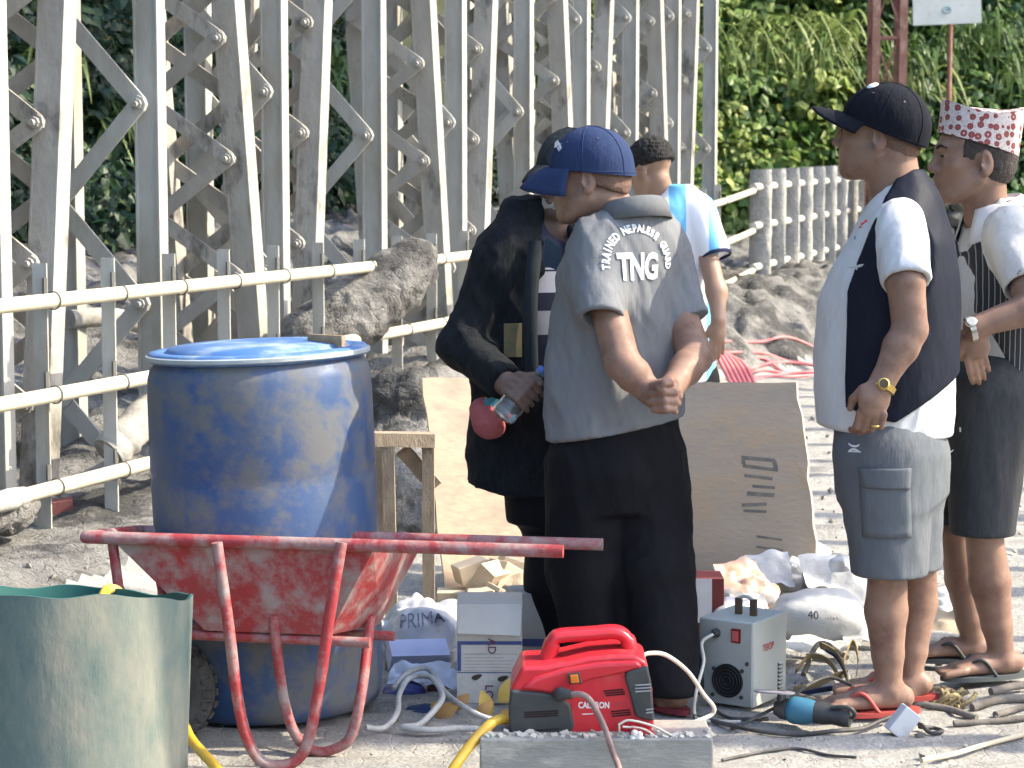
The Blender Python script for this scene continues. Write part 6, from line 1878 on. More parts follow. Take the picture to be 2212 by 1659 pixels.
def arc_strip(cx, cy, rx, ry, a0, a1, w, n=8):
    pts, F = [], []
    for i in range(n + 1):
        a = math.radians(a0 + (a1 - a0) * i / n)
        ww = w * (0.45 + 0.55 * math.sin(math.pi * i / n))
        pts += [(cx + rx * math.cos(a), cy - ry * math.sin(a)), (cx + (rx - ww) * math.cos(a), cy - (ry - ww) * math.sin(a))]
        if i: F.append((2 * i - 2, 2 * i - 1, 2 * i + 1, 2 * i))
    return pts, F
for (cx, cy, a0, a1) in ((1863, 970, 200, 340), (1863, 994, 160, 20)):
    pts, F = arc_strip(cx, cy, 12, 11, a0, a1, 4.5)
    mark((SV, SQ), pts, F, 5.7, M_WHITE, sh2, 'emblem')
mark((SV, SQ), [(1851, 990), (1876, 988), (1876, 990.5), (1851, 992.5)], [(0, 1, 2, 3)], 5.7, M_WHITE, sh2, 'emblem_line')
# body
KN2a, CA2a, AN2a = P(1918, 1225, 5.90), P(1914, 1320, 5.92), P(1921, 1490, 5.93)
KN2b, CA2b, AN2b = P(1985, 1215, 6.10), P(1983, 1300, 6.12), P(1962, 1490, 6.10)
lo, hi = ext([hd2, nk2, EL2, WL2, SL2, SR2, AN2a + np.array([-.2, .1, -.1]), AN2b + np.array([.1, 0, -.1]), P(1860, 960, 5.7), hd2 + np.array([-.13, 0, .14]), SRe2], 0.09)
Fb = Field(lo, hi, 0.0045)
Fb.loft([(0.75, .02, 0, .13, .15), (1.0, .02, 0, .15, .16), (1.2, .0, 0, .12, .15), (1.36, -.01, 0, .08, .10)], R2, vb, 0.03)
add_head(Fb, hd2, HR2, 1.03, nk2, (.066, .070), 0.010)
Fb.chain([SL2 + [0, .03, -.01], SLe2 + [0, .005, 0], EL2], [.046, .050, .046], 0.010); Fb.chain([EL2, EL2 * .65 + WL2 * .35, WL2], [.046, .047, .031], 0.010)
ER2 = P(1935, 700, 6.28)
Fb.chain([SR2 - [0, .03, .01], ER2, P(1890, 810, 6.26)], [.046, .047, .032], 0.03)
Rh = np.stack([np.array([-0.12, 0.0, -0.99]), np.array([-0.97, 0.15, 0.12]), np.array([0.15, -0.98, 0.02])], 1)
for i in range(3): Rh[:, i] /= np.linalg.norm(Rh[:, i])
hand_hang(Fb, WL2, P(1888, 862, 5.725), Rh, 1.06, (0.35, 0.75, 0.5), 0.0195, 1)
Fb.chain([H2a, KN2a, CA2a, CA2a * .45 + AN2a * .55, AN2a], [.078, .052, .0575, .043, .0335], 0.012); Fb.chain([H2b, KN2b, CA2b, CA2b * .45 + AN2b * .55, AN2b], [.078, .050, .054, .041, .032], 0.012)
foot(Fb, AN2a, (-0.97, -0.15), 1.06, 0.022); foot(Fb, AN2b, (-0.97, 0.05), 1.04, 0.022)
body2 = skin('body', Fb, M_SKIN, p2)
face_parts(body2, hd2, HR2, 1.03)
c2_, surf2 = cap_hat(p2, hd2, HR2, 1.03, M_BCAP, edge=(0.018, 0.014), brim=0.085, droop=0.006, size=1.05, tilt=0.26, label='black baseball cap with small white badge')
bq, bn = surf2(0.55, 0.52)
put('badge', MB().lathe([(0.0, 0.004), (0.014, 0.003), (0.017, 0.0)], bq, 16, bn), M_WHITE, p2, 60)
put('moustache', MB().tube(bez([hd2 + 1.03 * (HR2 @ np.array(q)) for q in ((0.094, -0.022, -0.040), (0.109, 0, -0.034), (0.094, 0.022, -0.040))], 4), [.002, .0035, .0045, .005, .005, .005, .0045, .0035, .002], 7), M_HAIR, p2, 60)
gl = [hd2 + 1.03 * (HR2 @ np.array(q)) for q in ((0.098, 0.046, 0.014), (0.104, 0.030, 0.022), (0.106, 0.014, 0.014), (0.104, 0.030, 0.002))]
flipflop(p2, AN2a, (-0.97, -0.15), mat('red rubber', (0.42, 0.07, 0.06), rough=0.6), 1.06, 0.022, mat('red strap', (0.50, 0.09, 0.08), rough=0.5))
flipflop(p2, AN2b, (-0.97, 0.05), MATS['red rubber'], 1.04, 0.022, MATS['red strap'])
M_GOLD = mat('gold metal', (0.75, 0.52, 0.16), (0.65, 0.45, 0.14), scale=40, rough=0.3, metal=0.9)
def watch(par, wrist, axis, face_n, r, m_band, m_face, label=None):
    ax = axis / np.linalg.norm(axis); fn = face_n - ax * (face_n @ ax); fn /= np.linalg.norm(fn); sd = np.cross(ax, fn)
    loop = [wrist + (fn * math.cos(t) + sd * math.sin(t)) * r for t in np.linspace(0, 2 * math.pi, 29)[:-1]]
    A = np.array([[p + ax * w + (p - wrist) / r * h for w, h in ((-.008, 0), (-.008, .003), (.008, .003), (.008, 0))] for p in loop])
    o1 = put('wristwatch', MB().grid(A, close_u=True, close_v=True), m_band, par, 50)
    put('dial', MB().lathe([(0.0, 0.006), (0.013, 0.006), (0.0155, 0.004), (0.0165, -0.003)], wrist + fn * (r + 0.003), 20, fn), m_band, o1, 40)
    put('dial_face', MB().lathe([(0.0, 0.0), (0.0118, 0.0)], wrist + fn * (r + 0.0098), 20, fn), m_face, o1, 40)
    return o1
watch(p2, WL2 + (P(1905, 834, 5.735) - WL2), EL2 - WL2, np.array([-.1, -1, .15]), 0.0345, M_GOLD, mat('dark dial', (0.10, 0.06, 0.03), rough=0.3))
put('ring', MB().tube([P(1890, 921, 5.722) + np.array([0.0105 * math.cos(t), 0.0105 * math.sin(t), 0.001]) for t in np.linspace(0, 2 * math.pi, 13)[:-1]], 0.0025, 6, closed=True), M_GOLD, p2, 60)
# little print on the shirt front and vest
mark((VV, VQ), [(1842, 582), (1856, 579), (1872, 574), (1880, 574), (1874, 580), (1866, 582), (1864, 588), (1858, 583)], [(0, 1, 7), (1, 2, 5, 7), (2, 3, 4, 5), (5, 6, 7)], 5.6, mat('grey stitching', (0.22, 0.24, 0.26), rough=0.8), vest2, 'emblem')

M_RPRINT = mat('red shirt print', (0.45, 0.05, 0.06), rough=0.8)
for x0, y0, w, h in ((1872, 484, 8, 5), (1880, 478, 6, 6), (1868, 492, 7, 4), (1858, 514, 3, 8)):
    mark((TV, TQ), [(x0, y0), (x0 + w, y0 - 3), (x0 + w, y0 + h - 3), (x0, y0 + h)], [(0, 1, 2, 3)], 5.6, M_RPRINT if y0 < 500 else M_NAVY, tee, 'print', 0.003)
# ------------------------------------------------------------------ man in the floral cap and pinstripe vest
def pinstripe():
    m = bpy.data.materials.new('pinstripe cloth'); m.use_nodes = True
    nt = m.node_tree; L = nt.links.new; b = nt.nodes['Principled BSDF']
    tc = nt.nodes.new('ShaderNodeTexCoord')
    wv = nt.nodes.new('ShaderNodeTexWave'); wv.bands_direction = 'X'
    wv.inputs['Scale'].default_value = 22.0; wv.inputs['Distortion'].default_value = 0.6
    L(tc.outputs['Object'], wv.inputs['Vector'])
    cr = nt.nodes.new('ShaderNodeValToRGB'); e = cr.color_ramp.elements
    e[0].position = 0.90; e[0].color = (0.014, 0.014, 0.017, 1); e[1].position = 0.97; e[1].color = (0.26, 0.26, 0.27, 1)
    L(wv.outputs['Fac'], cr.inputs[0]); L(cr.outputs[0], b.inputs['Base Color'])
    b.inputs['Roughness'].default_value = 0.7
    return m
M_PIN = pinstripe()
M_DSHORT = fabric('charcoal shorts cloth', (0.0288, 0.0310, 0.0360), (0.0432, 0.0446, 0.0475), rough=0.7)
M_CREAM = fabric('cream shirt cotton', (0.5760, 0.5580, 0.5310), (0.5130, 0.4950, 0.4680), b=0.35)
D = 6.45
qb = np.array([*P(2152, 1000, D)[:2], 0.0])
p3 = thing('person', qb, 'man in floral cap, pinstripe vest and dark shorts with hand on hip', 'person')
f3 = np.array([-0.95, -0.26, 0.0]); f3 /= np.linalg.norm(f3); R3 = frame(f3); l3 = R3[:, 1]
rows3 = [(0.90, .0, 0, .128, .168), (1.0, .005, 0, .130, .172), (1.12, .005, 0, .130, .176), (1.22, .0, 0, .124, .178), (1.30, -.008, 0, .110, .160), (1.355, .004, 0, .086, .105), (1.40, .018, 0, .066, .070)]
SL3, SLe3 = P(2196, 505, 6.27), P(2222, 622, 6.17)
EL3, WL3 = P(2262, 655, 6.15), P(2106, 706, 6.14)
SR3 = P(2140, 498, 6.62)
hd3 = P(2104, 350, 6.42); HR3 = frame((-0.985, -0.02, 0.0)); s3_ = 1.08
nk3 = P(2130, 470, 6.45)
lo, hi = ext([SL3, SLe3, SR3, P(2150, 780, D), P(2040, 600, D), P(2150, 420, D), P(2250, 880, D)], 0.12)
Fs = Field(lo, hi, 0.0062)
Fs.loft(rows3, R3, qb, 0.02)
Fs.cap(SL3 + np.array([0, .04, 0]), SLe3, 0.078, 0.070, 0.04, flat=True); Fs.cap(SR3, SR3 + np.array([0.02, .06, -.15]), 0.08, 0.07, 0.05)
dv = SLe3 - SL3
Fs.cap(nk3, hd3 + np.array([0.02, 0, -0.06]), 0.062, 0.064, 0.0, True)
Fs.cap(SLe3 - dv * .2, SLe3 + dv * .1, .056, .062, .004, True)
shirt3, S3V, S3Q = cloth('shirt', Fs, M_CREAM, p3, [(0.014, (9, 6, 3), 43, 30), (0.008, (14, 10, 6), 44, -25)])
Fv = Field(lo, hi, 0.0062)
rv = [(0.80, -.012, 0, .150, .195), (0.86, -.01, 0, .148, .192)] + [(z, cx, cy, rx + .010, ry + .010) for z, cx, cy, rx, ry in rows3]
Fv.loft(rv, R3, qb, 0.0)
Fv.cut(qb + f3 * 0.124, f3)
Fv.cut(qb + f3 * 0.124 + np.array([0, 0, 1.24]), f3 + np.array([0, 0, 0.40]))
Fv.cut(qb + f3 * 0.124 + np.array([0, 0, 1.08]), f3 + np.array([0, 0, -0.50]))
Fv.ell(P(2208, 562, 6.25), (.068, .085, .120), None, 0.01, True)
Fv.ell(P(2150, 545, 6.64), (.085, .085, .130), None, 0.01, True)
Fv.cap(nk3, hd3 + np.array([0.03, 0, -0.05]), 0.075, 0.085, 0.0, True)
cloth('pinstripe_vest', Fv, M_PIN, p3, [(0.008, (8, 6, 3), 53, 10)], rel=1)
# collar
rowsC = []
for hgt, out in ((1.398, -0.002), (1.414, 0.006), (1.408, 0.016), (1.345, 0.046)):
    row = []
    for a in np.linspace(-2.75, 2.75, 30):
        dd = 0.045 * max(0, -math.cos(a))
        row.append(qb + R3 @ np.array([.022 - (0.068 + out) * math.cos(a), (0.070 + out) * math.sin(a), hgt - 0.028 * (1 - math.cos(a)) * 0.75 - (dd * 0.9 if out > 0.03 else 0)]))
    rowsC.append(row)
oc = put('collar', MB().grid(np.array(rowsC)), mat('white collar', (0.70, 0.69, 0.70), rough=0.85), shirt3, 60); md = oc.modifiers.new('t', 'SOLIDIFY'); md.thickness = 0.004
H3a, H3b = P(2135, 860, 6.36), P(2095, 860, 6.52)
K3a, K3b = P(2122, 1155, 6.30), P(2058, 1150, 6.52)
lo, hi = ext([H3a, H3b, K3a, K3b, P(2140, 760, D)], 0.19)
Fh = Field(lo, hi, 0.0062)
Fh.loft([(0.68, .0, 0, .138, .165), (0.80, .005, 0, .135, .168), (0.90, .005, 0, .130, .168), (0.945, .005, 0, .128, .166)], R3, qb, 0.04)
Fh.chain([H3a, K3a], [.125, .092], 0.05); Fh.chain([H3b, K3b], [.120, .084], 0.05)
Fh.cut(K3a, (0, 0, -1))
Fh.cap(K3a + np.array([0, 0, .03]), K3a - np.array([0, 0, .1]), .080, .080, 0.0, True)
sh3, S4V, S4Q = cloth('shorts', Fh, M_DSHORT, p3, [(0.012, (7, 5, 2.2), 61, 12), (0.006, (12, 9, 5), 63, -35)])
mark((S4V, S4Q), [(2051, 990), (2053, 998), (2060, 996), (2077, 980), (2060, 990), (2055, 991)], [(0, 1, 2, 5), (2, 3, 4, 5)], 6.0, M_WHITE, sh3, 'emblem')
mark((S4V, S4Q), [(2116, 948), (2119, 948), (2119, 958), (2116, 958)], [(0, 1, 2, 3)], 6.0, M_WHITE, sh3, 'label_tab')
KN3a, CA3a, AN3a = P(2124, 1140, 6.30), P(2138, 1255, 6.32), P(2166, 1425, 6.33)
KN3b, CA3b, AN3b = P(2062, 1140, 6.52), P(2078, 1250, 6.53), P(2108, 1410, 6.54)
lo, hi = ext([hd3, nk3, EL3, WL3, SL3, SR3, AN3a, AN3b + np.array([-.2, 0, -.1]), AN3a + np.array([-.2, -.1, -.1]), hd3 + np.array([-.14, 0, .15])], 0.10)
Fb = Field(lo, hi, 0.0047)
Fb.loft([(0.85, .0, 0, .10, .14), (1.0, .0, 0, .10, .14), (1.2, .0, 0, .10, .14), (1.32, -.01, 0, .07, .10)], R3, qb, 0.03)
add_head(Fb, hd3, HR3, s3_, nk3, (.055, .060), 0.0)
Fb.chain([SL3 + [0, .04, -.02], SLe3, EL3], [.044, .049, .044], 0.010); Fb.chain([EL3, EL3 * .7 + WL3 * .3, WL3], [.044, .045, .031], 0.010)
Rh = np.stack([np.array([0.22, 0.10, -0.97]), np.array([-0.90, -0.2, -0.25]), np.array([-0.3, -0.93, 0.1])], 1)
for i in range(3): Rh[:, i] /= np.linalg.norm(Rh[:, i])
hand_hang(Fb, WL3, P(2102, 742, 6.17), Rh, 0.98, (0.25, 0.35, 0.3), 0.018, 1)
Fb.chain([H3a, KN3a, CA3a, CA3a * .45 + AN3a * .55, AN3a], [.078, .053, .060, .044, .034], 0.012); Fb.chain([H3b, KN3b, CA3b, CA3b * .45 + AN3b * .55, AN3b], [.078, .048, .050, .040, .032], 0.012)
foot(Fb, AN3a, (-0.96, -0.25), 1.0, 0.030); foot(Fb, AN3b, (-0.98, 0.0), 1.0, 0.030)
body3 = skin('body', Fb, M_SKIN_D if False else mat('tan skin', (0.258, 0.155, 0.112), (0.21, 0.124, 0.09), scale=24, rough=0.5, spec=0.35, bump=0.1, bscale=180, c3=(0.155, 0.08, 0.06), s3=7, a3=0.6, w3=0.12, bdist=0.004), p3)
face_parts(body3, hd3, HR3, s3_)
flipflop(p3, AN3a, (-0.96, -0.25), mat('grey rubber', (0.09, 0.10, 0.10), rough=0.8), 1.0, 0.030)
flipflop(p3, AN3b, (-0.98, 0.0), MATS['grey rubber'], 1.0, 0.030)
watch(p3, P(2097, 711, 6.14), EL3 - WL3, np.array([-.8, -.6, .2]), 0.0345, mat('steel band', (0.6, 0.58, 0.52), rough=0.3, metal=0.9), mat('pale dial', (0.5, 0.5, 0.48), rough=0.3))
# hair of the man in the floral cap
def hair_shell(o, R, s, cuts, m, par, grow=0.006, name='hair', rough=0.005):
    F = Field(o - 0.16 * s, o + 0.16 * s, 0.005)
    L = lambda x, y, z: o + s * (R @ np.array([x, y, z]))
    F.ell(L(-0.014, 0, 0.046), np.array([0.100 + grow, 0.078 + grow, 0.088 + grow]) * s, R, 0.01)
    F.ell(L(-0.045, 0, -0.01), np.array([0.066, 0.066, 0.065]) * s, R, 0.03)
    F.ell(L(0.030, 0, 0.030), np.array([0.062, 0.066 + grow * .7, 0.075]) * s, R, 0.02)
    for p, n in cuts: F.cut(L(*p), R @ np.array(n))
    for y in (-1, 1): F.ell(L(-0.004, y * 0.086, -0.004), np.array([0.028, 0.02, 0.036]) * s, R, 0.004, True)
    V, Q = F.mesh()
    N = vnormals(V, Q)
    V = V + N * (rough * (fbm(V * np.array([90, 90, 60]), 3, 5, True) - 0.5))[:, None]
    return link_np(name, V, Q, m, par)
M_HAIR3 = mat('greying dark hair', (0.035, 0.028, 0.026), (0.075, 0.06, 0.055), scale=90, rough=0.6, bump=0.8, bscale=260)
hair_shell(hd3, HR3, s3_, [((0.045, 0, 0.03), (1, 0, 0.15)), ((0.02, 0, -0.018), (0.75, 0, -0.65)), ((-0.06, 0, -0.055), (0, 0, -1))], M_HAIR3, p3, 0.004)
hair_shell(hd2, HR2, 1.03, [((-0.012, 0, 0.02), (1, 0, 0.1)), ((-0.04, 0, -0.030), (0.5, 0, -0.85))], M_STUB, p2, 0.0012)
hair_shell(hd1, HR1, 1.0, [((-0.012, 0, 0.02), (1, 0, 0.1)), ((-0.04, 0, -0.020), (0.4, 0, -0.85))], M_STUB, p1, 0.0012)
# floral cap: soft folded crown
def floral():
    m = bpy.data.materials.new('floral woven cloth'); m.use_nodes = True
    nt = m.node_tree; L = nt.links.new; b = nt.nodes['Principled BSDF']
    tc = nt.nodes.new('ShaderNodeTexCoord')
    def vor(s, r=1.0):
        v = nt.nodes.new('ShaderNodeTexVoronoi'); v.inputs['Scale'].default_value = s; v.inputs['Randomness'].default_value = r
        L(tc.outputs['Object'], v.inputs['Vector']); return v
    def ramp(sock, stops):
        c = nt.nodes.new('ShaderNodeValToRGB'); c.color_ramp.interpolation = 'CONSTANT'
        e = c.color_ramp.elements
        e[0].position, e[0].color = stops[0][0], (*stops[0][1], 1)
        e[1].position, e[1].color = stops[1][0], (*stops[1][1], 1)
        for p, q in stops[2:]:
            x = e.new(p); x.color = (*q, 1)
        L(sock, c.inputs[0]); return c.outputs[0]
    a = ramp(vor(130).outputs['Distance'], [(0.0, (0.62, 0.58, 0.55)), (0.30, (0.36, 0.26, 0.25)), (0.46, (0.55, 0.49, 0.46))])
    v = vor(40, 0.55)
    sp = ramp(v.outputs['Distance'], [(0.0, (1, 1, 1)), (0.40, (0, 0, 0))])
    dot = ramp(v.outputs['Distance'], [(0.0, (0.55, 0.42, 0.38)), (0.11, (0.26, 0.055, 0.05)), (0.30, (0.18, 0.04, 0.04))])
    mx = nt.nodes.new('ShaderNodeMix'); mx.data_type = 'RGBA'
    L(sp, mx.inputs['Factor']); L(a, mx.inputs[6]); L(dot, mx.inputs[7])
    L(mx.outputs[2], b.inputs['Base Color']); b.inputs['Roughness'].default_value = 0.85
    return m
L3 = lambda x, y, z: hd3 + s3_ * (HR3 @ np.array([x, y, z]))
A = []
for j in range(16):
    row = []
    for i in range(48):
        ph = 2 * math.pi * i / 48
        c, s_ = math.cos(ph), math.sin(ph)
        ze = 0.046 + 0.032 * c
        ztop = 0.142 + 0.010 * c + 0.010 * abs(c) ** 1.5 - 0.008 * abs(s_) ** 2 + 0.004 * math.sin(2 * ph + 1)
        if j <= 10:
            t = j / 10
            rr = 1 + 0.03 * t
            row.append(L3(-0.010 + 0.108 * c * rr - 0.012 * t, 0.088 * s_ * (1 - 0.10 * t), ze + (ztop - ze) * t))
        else:
            t = (j - 10) / 5
            q = 1 - t
            row.append(L3(-0.022 + 0.111 * c * q, 0.079 * s_ * q, ztop * (1 - t) + 0.142 * t - 0.006 * math.sin(math.pi * min(1, t * 1.1))))
    A.append(row)
fl3 = put('floral_cap', MB().grid(np.array(A), close_v=True), floral(), p3, 55)
fl3['label'] = 'stiff white cap with red flower print'

# ------------------------------------------------------------------ man in the dark jacket with a bottle
M_JACK = fabric('black fleece jacket', (0.0080, 0.0095, 0.0115), (0.0150, 0.0170, 0.0200), b=0.7, bs=160)
M_LINING = fabric('dark jacket lining', (0.0175, 0.0225, 0.0275), (0.0250, 0.0300, 0.0350))
def striped():
    m = bpy.data.materials.new('striped shirt'); m.use_nodes = True
    nt = m.node_tree; L = nt.links.new; b = nt.nodes['Principled BSDF']
    tc = nt.nodes.new('ShaderNodeTexCoord'); sx = nt.nodes.new('ShaderNodeSeparateXYZ')
    L(tc.outputs['Object'], sx.inputs[0])
    mr = nt.nodes.new('ShaderNodeMapRange'); mr.inputs['From Min'].default_value = 0.7; mr.inputs['From Max'].default_value = 1.4
    L(sx.outputs[2], mr.inputs['Value'])
    cr = nt.nodes.new('ShaderNodeValToRGB'); cr.color_ramp.interpolation = 'CONSTANT'
    e = cr.color_ramp.elements
    Z = lambda y: (zz(y, 6.4) - 0.7) / 0.7
    navy, pale, grey = (0.012, 0.016, 0.035, 1), (0.52, 0.52, 0.55, 1), (0.33, 0.33, 0.34, 1)
    e[0].position = 0; e[0].color = navy
    e[1].position = Z(722); e[1].color = grey
    for p, c in ((Z(672), navy), (Z(632), pale), (Z(588), navy), (Z(584), pale), (Z(580), navy)):
        x = e.new(p); x.color = c
    L(mr.outputs[0], cr.inputs[0]); L(cr.outputs[0], b.inputs['Base Color']); b.inputs['Roughness'].default_value = 0.85
    return m
D = 6.5
jb = np.array([*P(1150, 1000, D)[:2], 0.0])
p4 = thing('person', jb, 'man in black fleece jacket holding a water bottle, half hidden by the grey shirt man', 'person')
f4 = np.array([0.30, -0.954, 0.0]); R4 = frame(f4)
rows4 = [(0.54, .0, 0, .150, .185), (0.65, .0, 0, .155, .185), (0.80, .005, 0, .155, .185), (0.95, .005, 0, .15, .185), (1.10, .0, 0, .142, .190), (1.22, -.01, 0, .128, .186), (1.30, -.02, 0, .105, .150), (1.36, -.02, 0, .085, .090), (1.40, -.015, 0, .075, .075)]
S4, E4, W4 = P(1078, 540, 6.44), P(1002, 750, 6.38), P(1092, 828, 6.20)
S4b = P(1235, 540, 6.5)
hd4 = P(1228, 384, 6.5); HR4 = frame((-0.60, -0.80, -0.08)); nk4 = P(1200, 490, 6.5)
lo, hi = ext([S4, E4, W4, S4b, P(1150, 1070, D), P(1150, 440, D)], 0.2)
Fj = Field(lo, hi, 0.0065)
Fj.loft(rows4, R4, jb, 0.02)
Fj.cap(S4 + np.array([.03, 0, 0]), E4, .080, .064, 0.04); Fj.cap(E4, W4, .064, .054, .03, flat=True)
Fj.chain([S4b, P(1290, 740, 6.5), P(1270, 850, 6.35)], [.085, .07, .055], 0.05)
Fj.cut(P(1030, 1045, D), np.array([-0.22, 0, -1.0]))
Fj.ell(P(1190, 690, 6.34), (.052, .09, .20), None, 0.015, True)
Fj.ell(P(1200, 520, 6.40), (.045, .09, .12), None, 0.015, True)
cloth('fleece_jacket', Fj, M_JACK, p4, [(0.034, (7, 6, 3), 71, 35), (0.022, (13, 10, 6), 73, -30)])
Fi = Field(lo, hi, 0.0075)
Fi.loft([(z, cx - .0, cy, rx - .014, ry - .014) for z, cx, cy, rx, ry in rows4[1:7]] + [(1.345, -.02, 0, .075, .085)], R4, jb, 0.0)
cloth('striped_shirt', Fi, striped(), p4, [(0.006, (9, 9, 3), 75, 10)])
lapel = bez([P(1160, 520, 6.36), P(1150, 600, 6.325), P(1146, 700, 6.31), P(1150, 830, 6.315)], 6)
put('jacket_lapel', MB().grid(np.array([[q + X3 * w + Y3 * y for w, y in ((-.022, .004), (-.014, -.008), (.010, -.012), (.020, 0.0), (.012, .012))] for q in lapel]), close_v=True), M_LINING, p4, 70)
put('shirt_collar', MB().prism([(0, 0), (0.055, -0.02), (0.05, 0.05), (0.01, 0.08)], P(1172, 572, 6.36), X3, Z3, np.array([0, -0.012, 0])), fabric('navy collar', (0.03, 0.05, 0.08)), p4)
put('shirt_patch', MB().box(P(1108, 735, 6.325), (0.026, 0.006, 0), (0, 0.004, 0), (0, 0, 0.048)), mat('camouflage patch', (0.10, 0.12, 0.06), (0.20, 0.12, 0.07), scale=70, rough=0.9), p4)
H4a, K4a, A4a = P(1192, 1060, 6.5), P(1208, 1260, 6.48), P(1250, 1480, 6.5)
H4b, K4b, A4b = P(1255, 1060, 6.55), P(1275, 1260, 6.55), P(1290, 1480, 6.55)
lo, hi = ext([H4a, K4a, A4a, H4b, K4b, A4b, P(1200, 960, D)], 0.16)
Fp = Field(lo, hi, 0.0075)
Fp.loft([(0.45, .0, 0, .12, .155), (0.60, .0, 0, .135, .165), (0.75, .0, 0, .13, .16)], R4, jb + np.array([.075, 0, 0]), 0.05)
Fp.chain([H4a, K4a, A4a], [.102, .092, .080], 0.05); Fp.chain([H4b, K4b, A4b], [.11, .09, .075], 0.05)
cloth('trousers', Fp, M_BLKP, p4, [(0.012, (6, 5, 2), 77, 10)])
lo, hi = ext([hd4 + np.array([-.14, -.14, .15]), hd4 + .12, nk4, W4, P(1190, 900, 6.15), A4a - np.array([.1, .25, .13]), A4b, S4, E4, S4b + .1, P(1290, 740, 6.6)], 0.06)
Fb = Field(lo, hi, 0.0048)
Fb.loft([(0.6, .0, 0, .11, .14), (0.9, .0, 0, .12, .15), (1.2, -.01, 0, .10, .15), (1.32, -.02, 0, .07, .09)], R4, jb, 0.03)
add_head(Fb, hd4, HR4, 1.0, nk4, (.056, .060))
Fb.chain([S4 + [.03, 0, -.02], E4, W4], [.045, .040, .032], 0.03); Fb.chain([S4b - [.02, 0, .02], P(1290, 740, 6.5), P(1270, 850, 6.35)], [.05, .042, .03], .03)
Fb.cap(W4, P(1118, 832, 6.175), .029, .026, .02)
Fb.ell(P(1126, 836, 6.175), (.036, .022, .036), None, .015)
bA, bB = P(1082, 903, 6.16), P(1172, 800, 6.20)
bax = (bB - bA) / np.linalg.norm(bB - bA)
for i in range(4):
    c0 = bA + bax * (0.062 + 0.0205 * i)
    up_ = np.cross(bax, [0, -1, 0]); up_ /= np.linalg.norm(up_)
    fr_ = np.cross(bax, up_); fr_ = fr_ if fr_[1] < 0 else -fr_
    up_ = up_ if up_[2] > 0 else -up_
    pts_ = [c0 + (up_ * math.cos(t) + fr_ * math.sin(t)) * 0.0465 for t in (0.35, 0.95, 1.55, 2.15, 2.6)]
    Fb.chain(pts_, [.0105, .0105, .0098, .009, .008], .004)
Fb.chain([P(1118, 815, 6.18), P(1150, 812, 6.16), P(1170, 828, 6.15)], [.014, .011, .009], .008)
Fb.chain([H4a, K4a, A4a], [.07, .05, .038], .03); Fb.chain([H4b, K4b, A4b], [.07, .05, .038], .03)
foot(Fb, np.array([A4a[0], A4a[1], 0.09]), (0.3, -0.95), 1.0, 0.025); foot(Fb, np.array([A4b[0], A4b[1], 0.09]), (0.3, -0.95), 1.0, 0.025)
body4 = skin('body', Fb, M_SKIN_D, p4)
face_parts(body4, hd4, HR4, 1.0)
cap_hat(p4, hd4, HR4, 1.0, fabric('worn black cap cloth', (0.018, 0.020, 0.022), (0.045, 0.047, 0.045)), edge=(0.030, 0.010), brim=0.075, droop=0.030)
Fw = Field(hd4 - 0.16, hd4 + 0.16, 0.005)
L4 = lambda x, y, z: hd4 + HR4 @ np.array([x, y, z])
Fw.ell(L4(0.045, 0, -0.070), (.058, .064, .040), HR4, 0.02); Fw.ell(L4(0.02, -0.05, -0.03), (.025, .022, .05), HR4, .02); Fw.ell(L4(0.02, 0.05, -0.03), (.025, .022, .05), HR4, .02)
V, Q = Fw.mesh(); N = vnormals(V, Q); V = V + N * (0.010 * (fbm(V * 90, 3, 6) - 0.5))[:, None]
link_np('beard', V, Q, mat('white beard', (0.58, 0.56, 0.52), (0.40, 0.38, 0.35), scale=120, rough=0.9, bump=0.6, bscale=250), p4)
# bottle and pink cloth
M_PET = mat('clear bottle', (0.85, 0.90, 0.92), (0.80, 0.86, 0.88), scale=20, rough=0.06, trans=0.92, spec=0.6, bump=0.15, bscale=60)
bt = thing('water_bottle', bA, 'clear plastic water bottle held by the man in the black jacket', 'bottle')
put('bottle_body', MB().lathe([(0, .004), (.02, 0), (.034, .006), (.0375, .02), (.035, .03), (.0375, .04), (.0375, .105), (.034, .118), (.024, .140), (.014, .155), (.013, .172)], bA, 28, bax), M_PET, bt, 50)
put('bottle_label', MB().lathe([(.038, .100), (.038, .108), (.035, .1185), (.032, .124)], bA, 28, bax), mat('violet label', (0.40, 0.36, 0.60), (0.65, 0.63, 0.75), scale=60, rough=0.4), bt, 60)
put('bottle_cap', MB().lathe([(.015, .168), (.0155, .17), (.0155, .186), (0, .187)], bA, 20, bax), mat('blue cap plastic', (0.10, 0.20, 0.55), rough=0.35), bt, 50)
blob('pink_cloth', [([P(1040, 885, 6.30), P(1050, 915, 6.29)], [.030, .034]), ([P(1060, 905, 6.28), P(1070, 925, 6.28)], [.028, .018])], 0.006, 0.012, 22, mat('pink fleece', (0.42, 0.12, 0.12), (0.34, 0.09, 0.09), scale=40, rough=0.95, bump=0.6, bscale=200), 'wad of pink fleece cloth tucked under the jacket sleeve', 'cloth', 3, pad=0.05)
tag(put('blue_scrap', MB().box(P(1062, 868, 6.27), (0.020, 0.004, 0.004), (0, 0.006, 0), (-0.004, 0, 0.012)), mat('cyan cloth', (0.06, 0.25, 0.34), rough=0.7)), 'cyan scrap of cloth between the jacket cuff and the pink cloth', 'cloth')

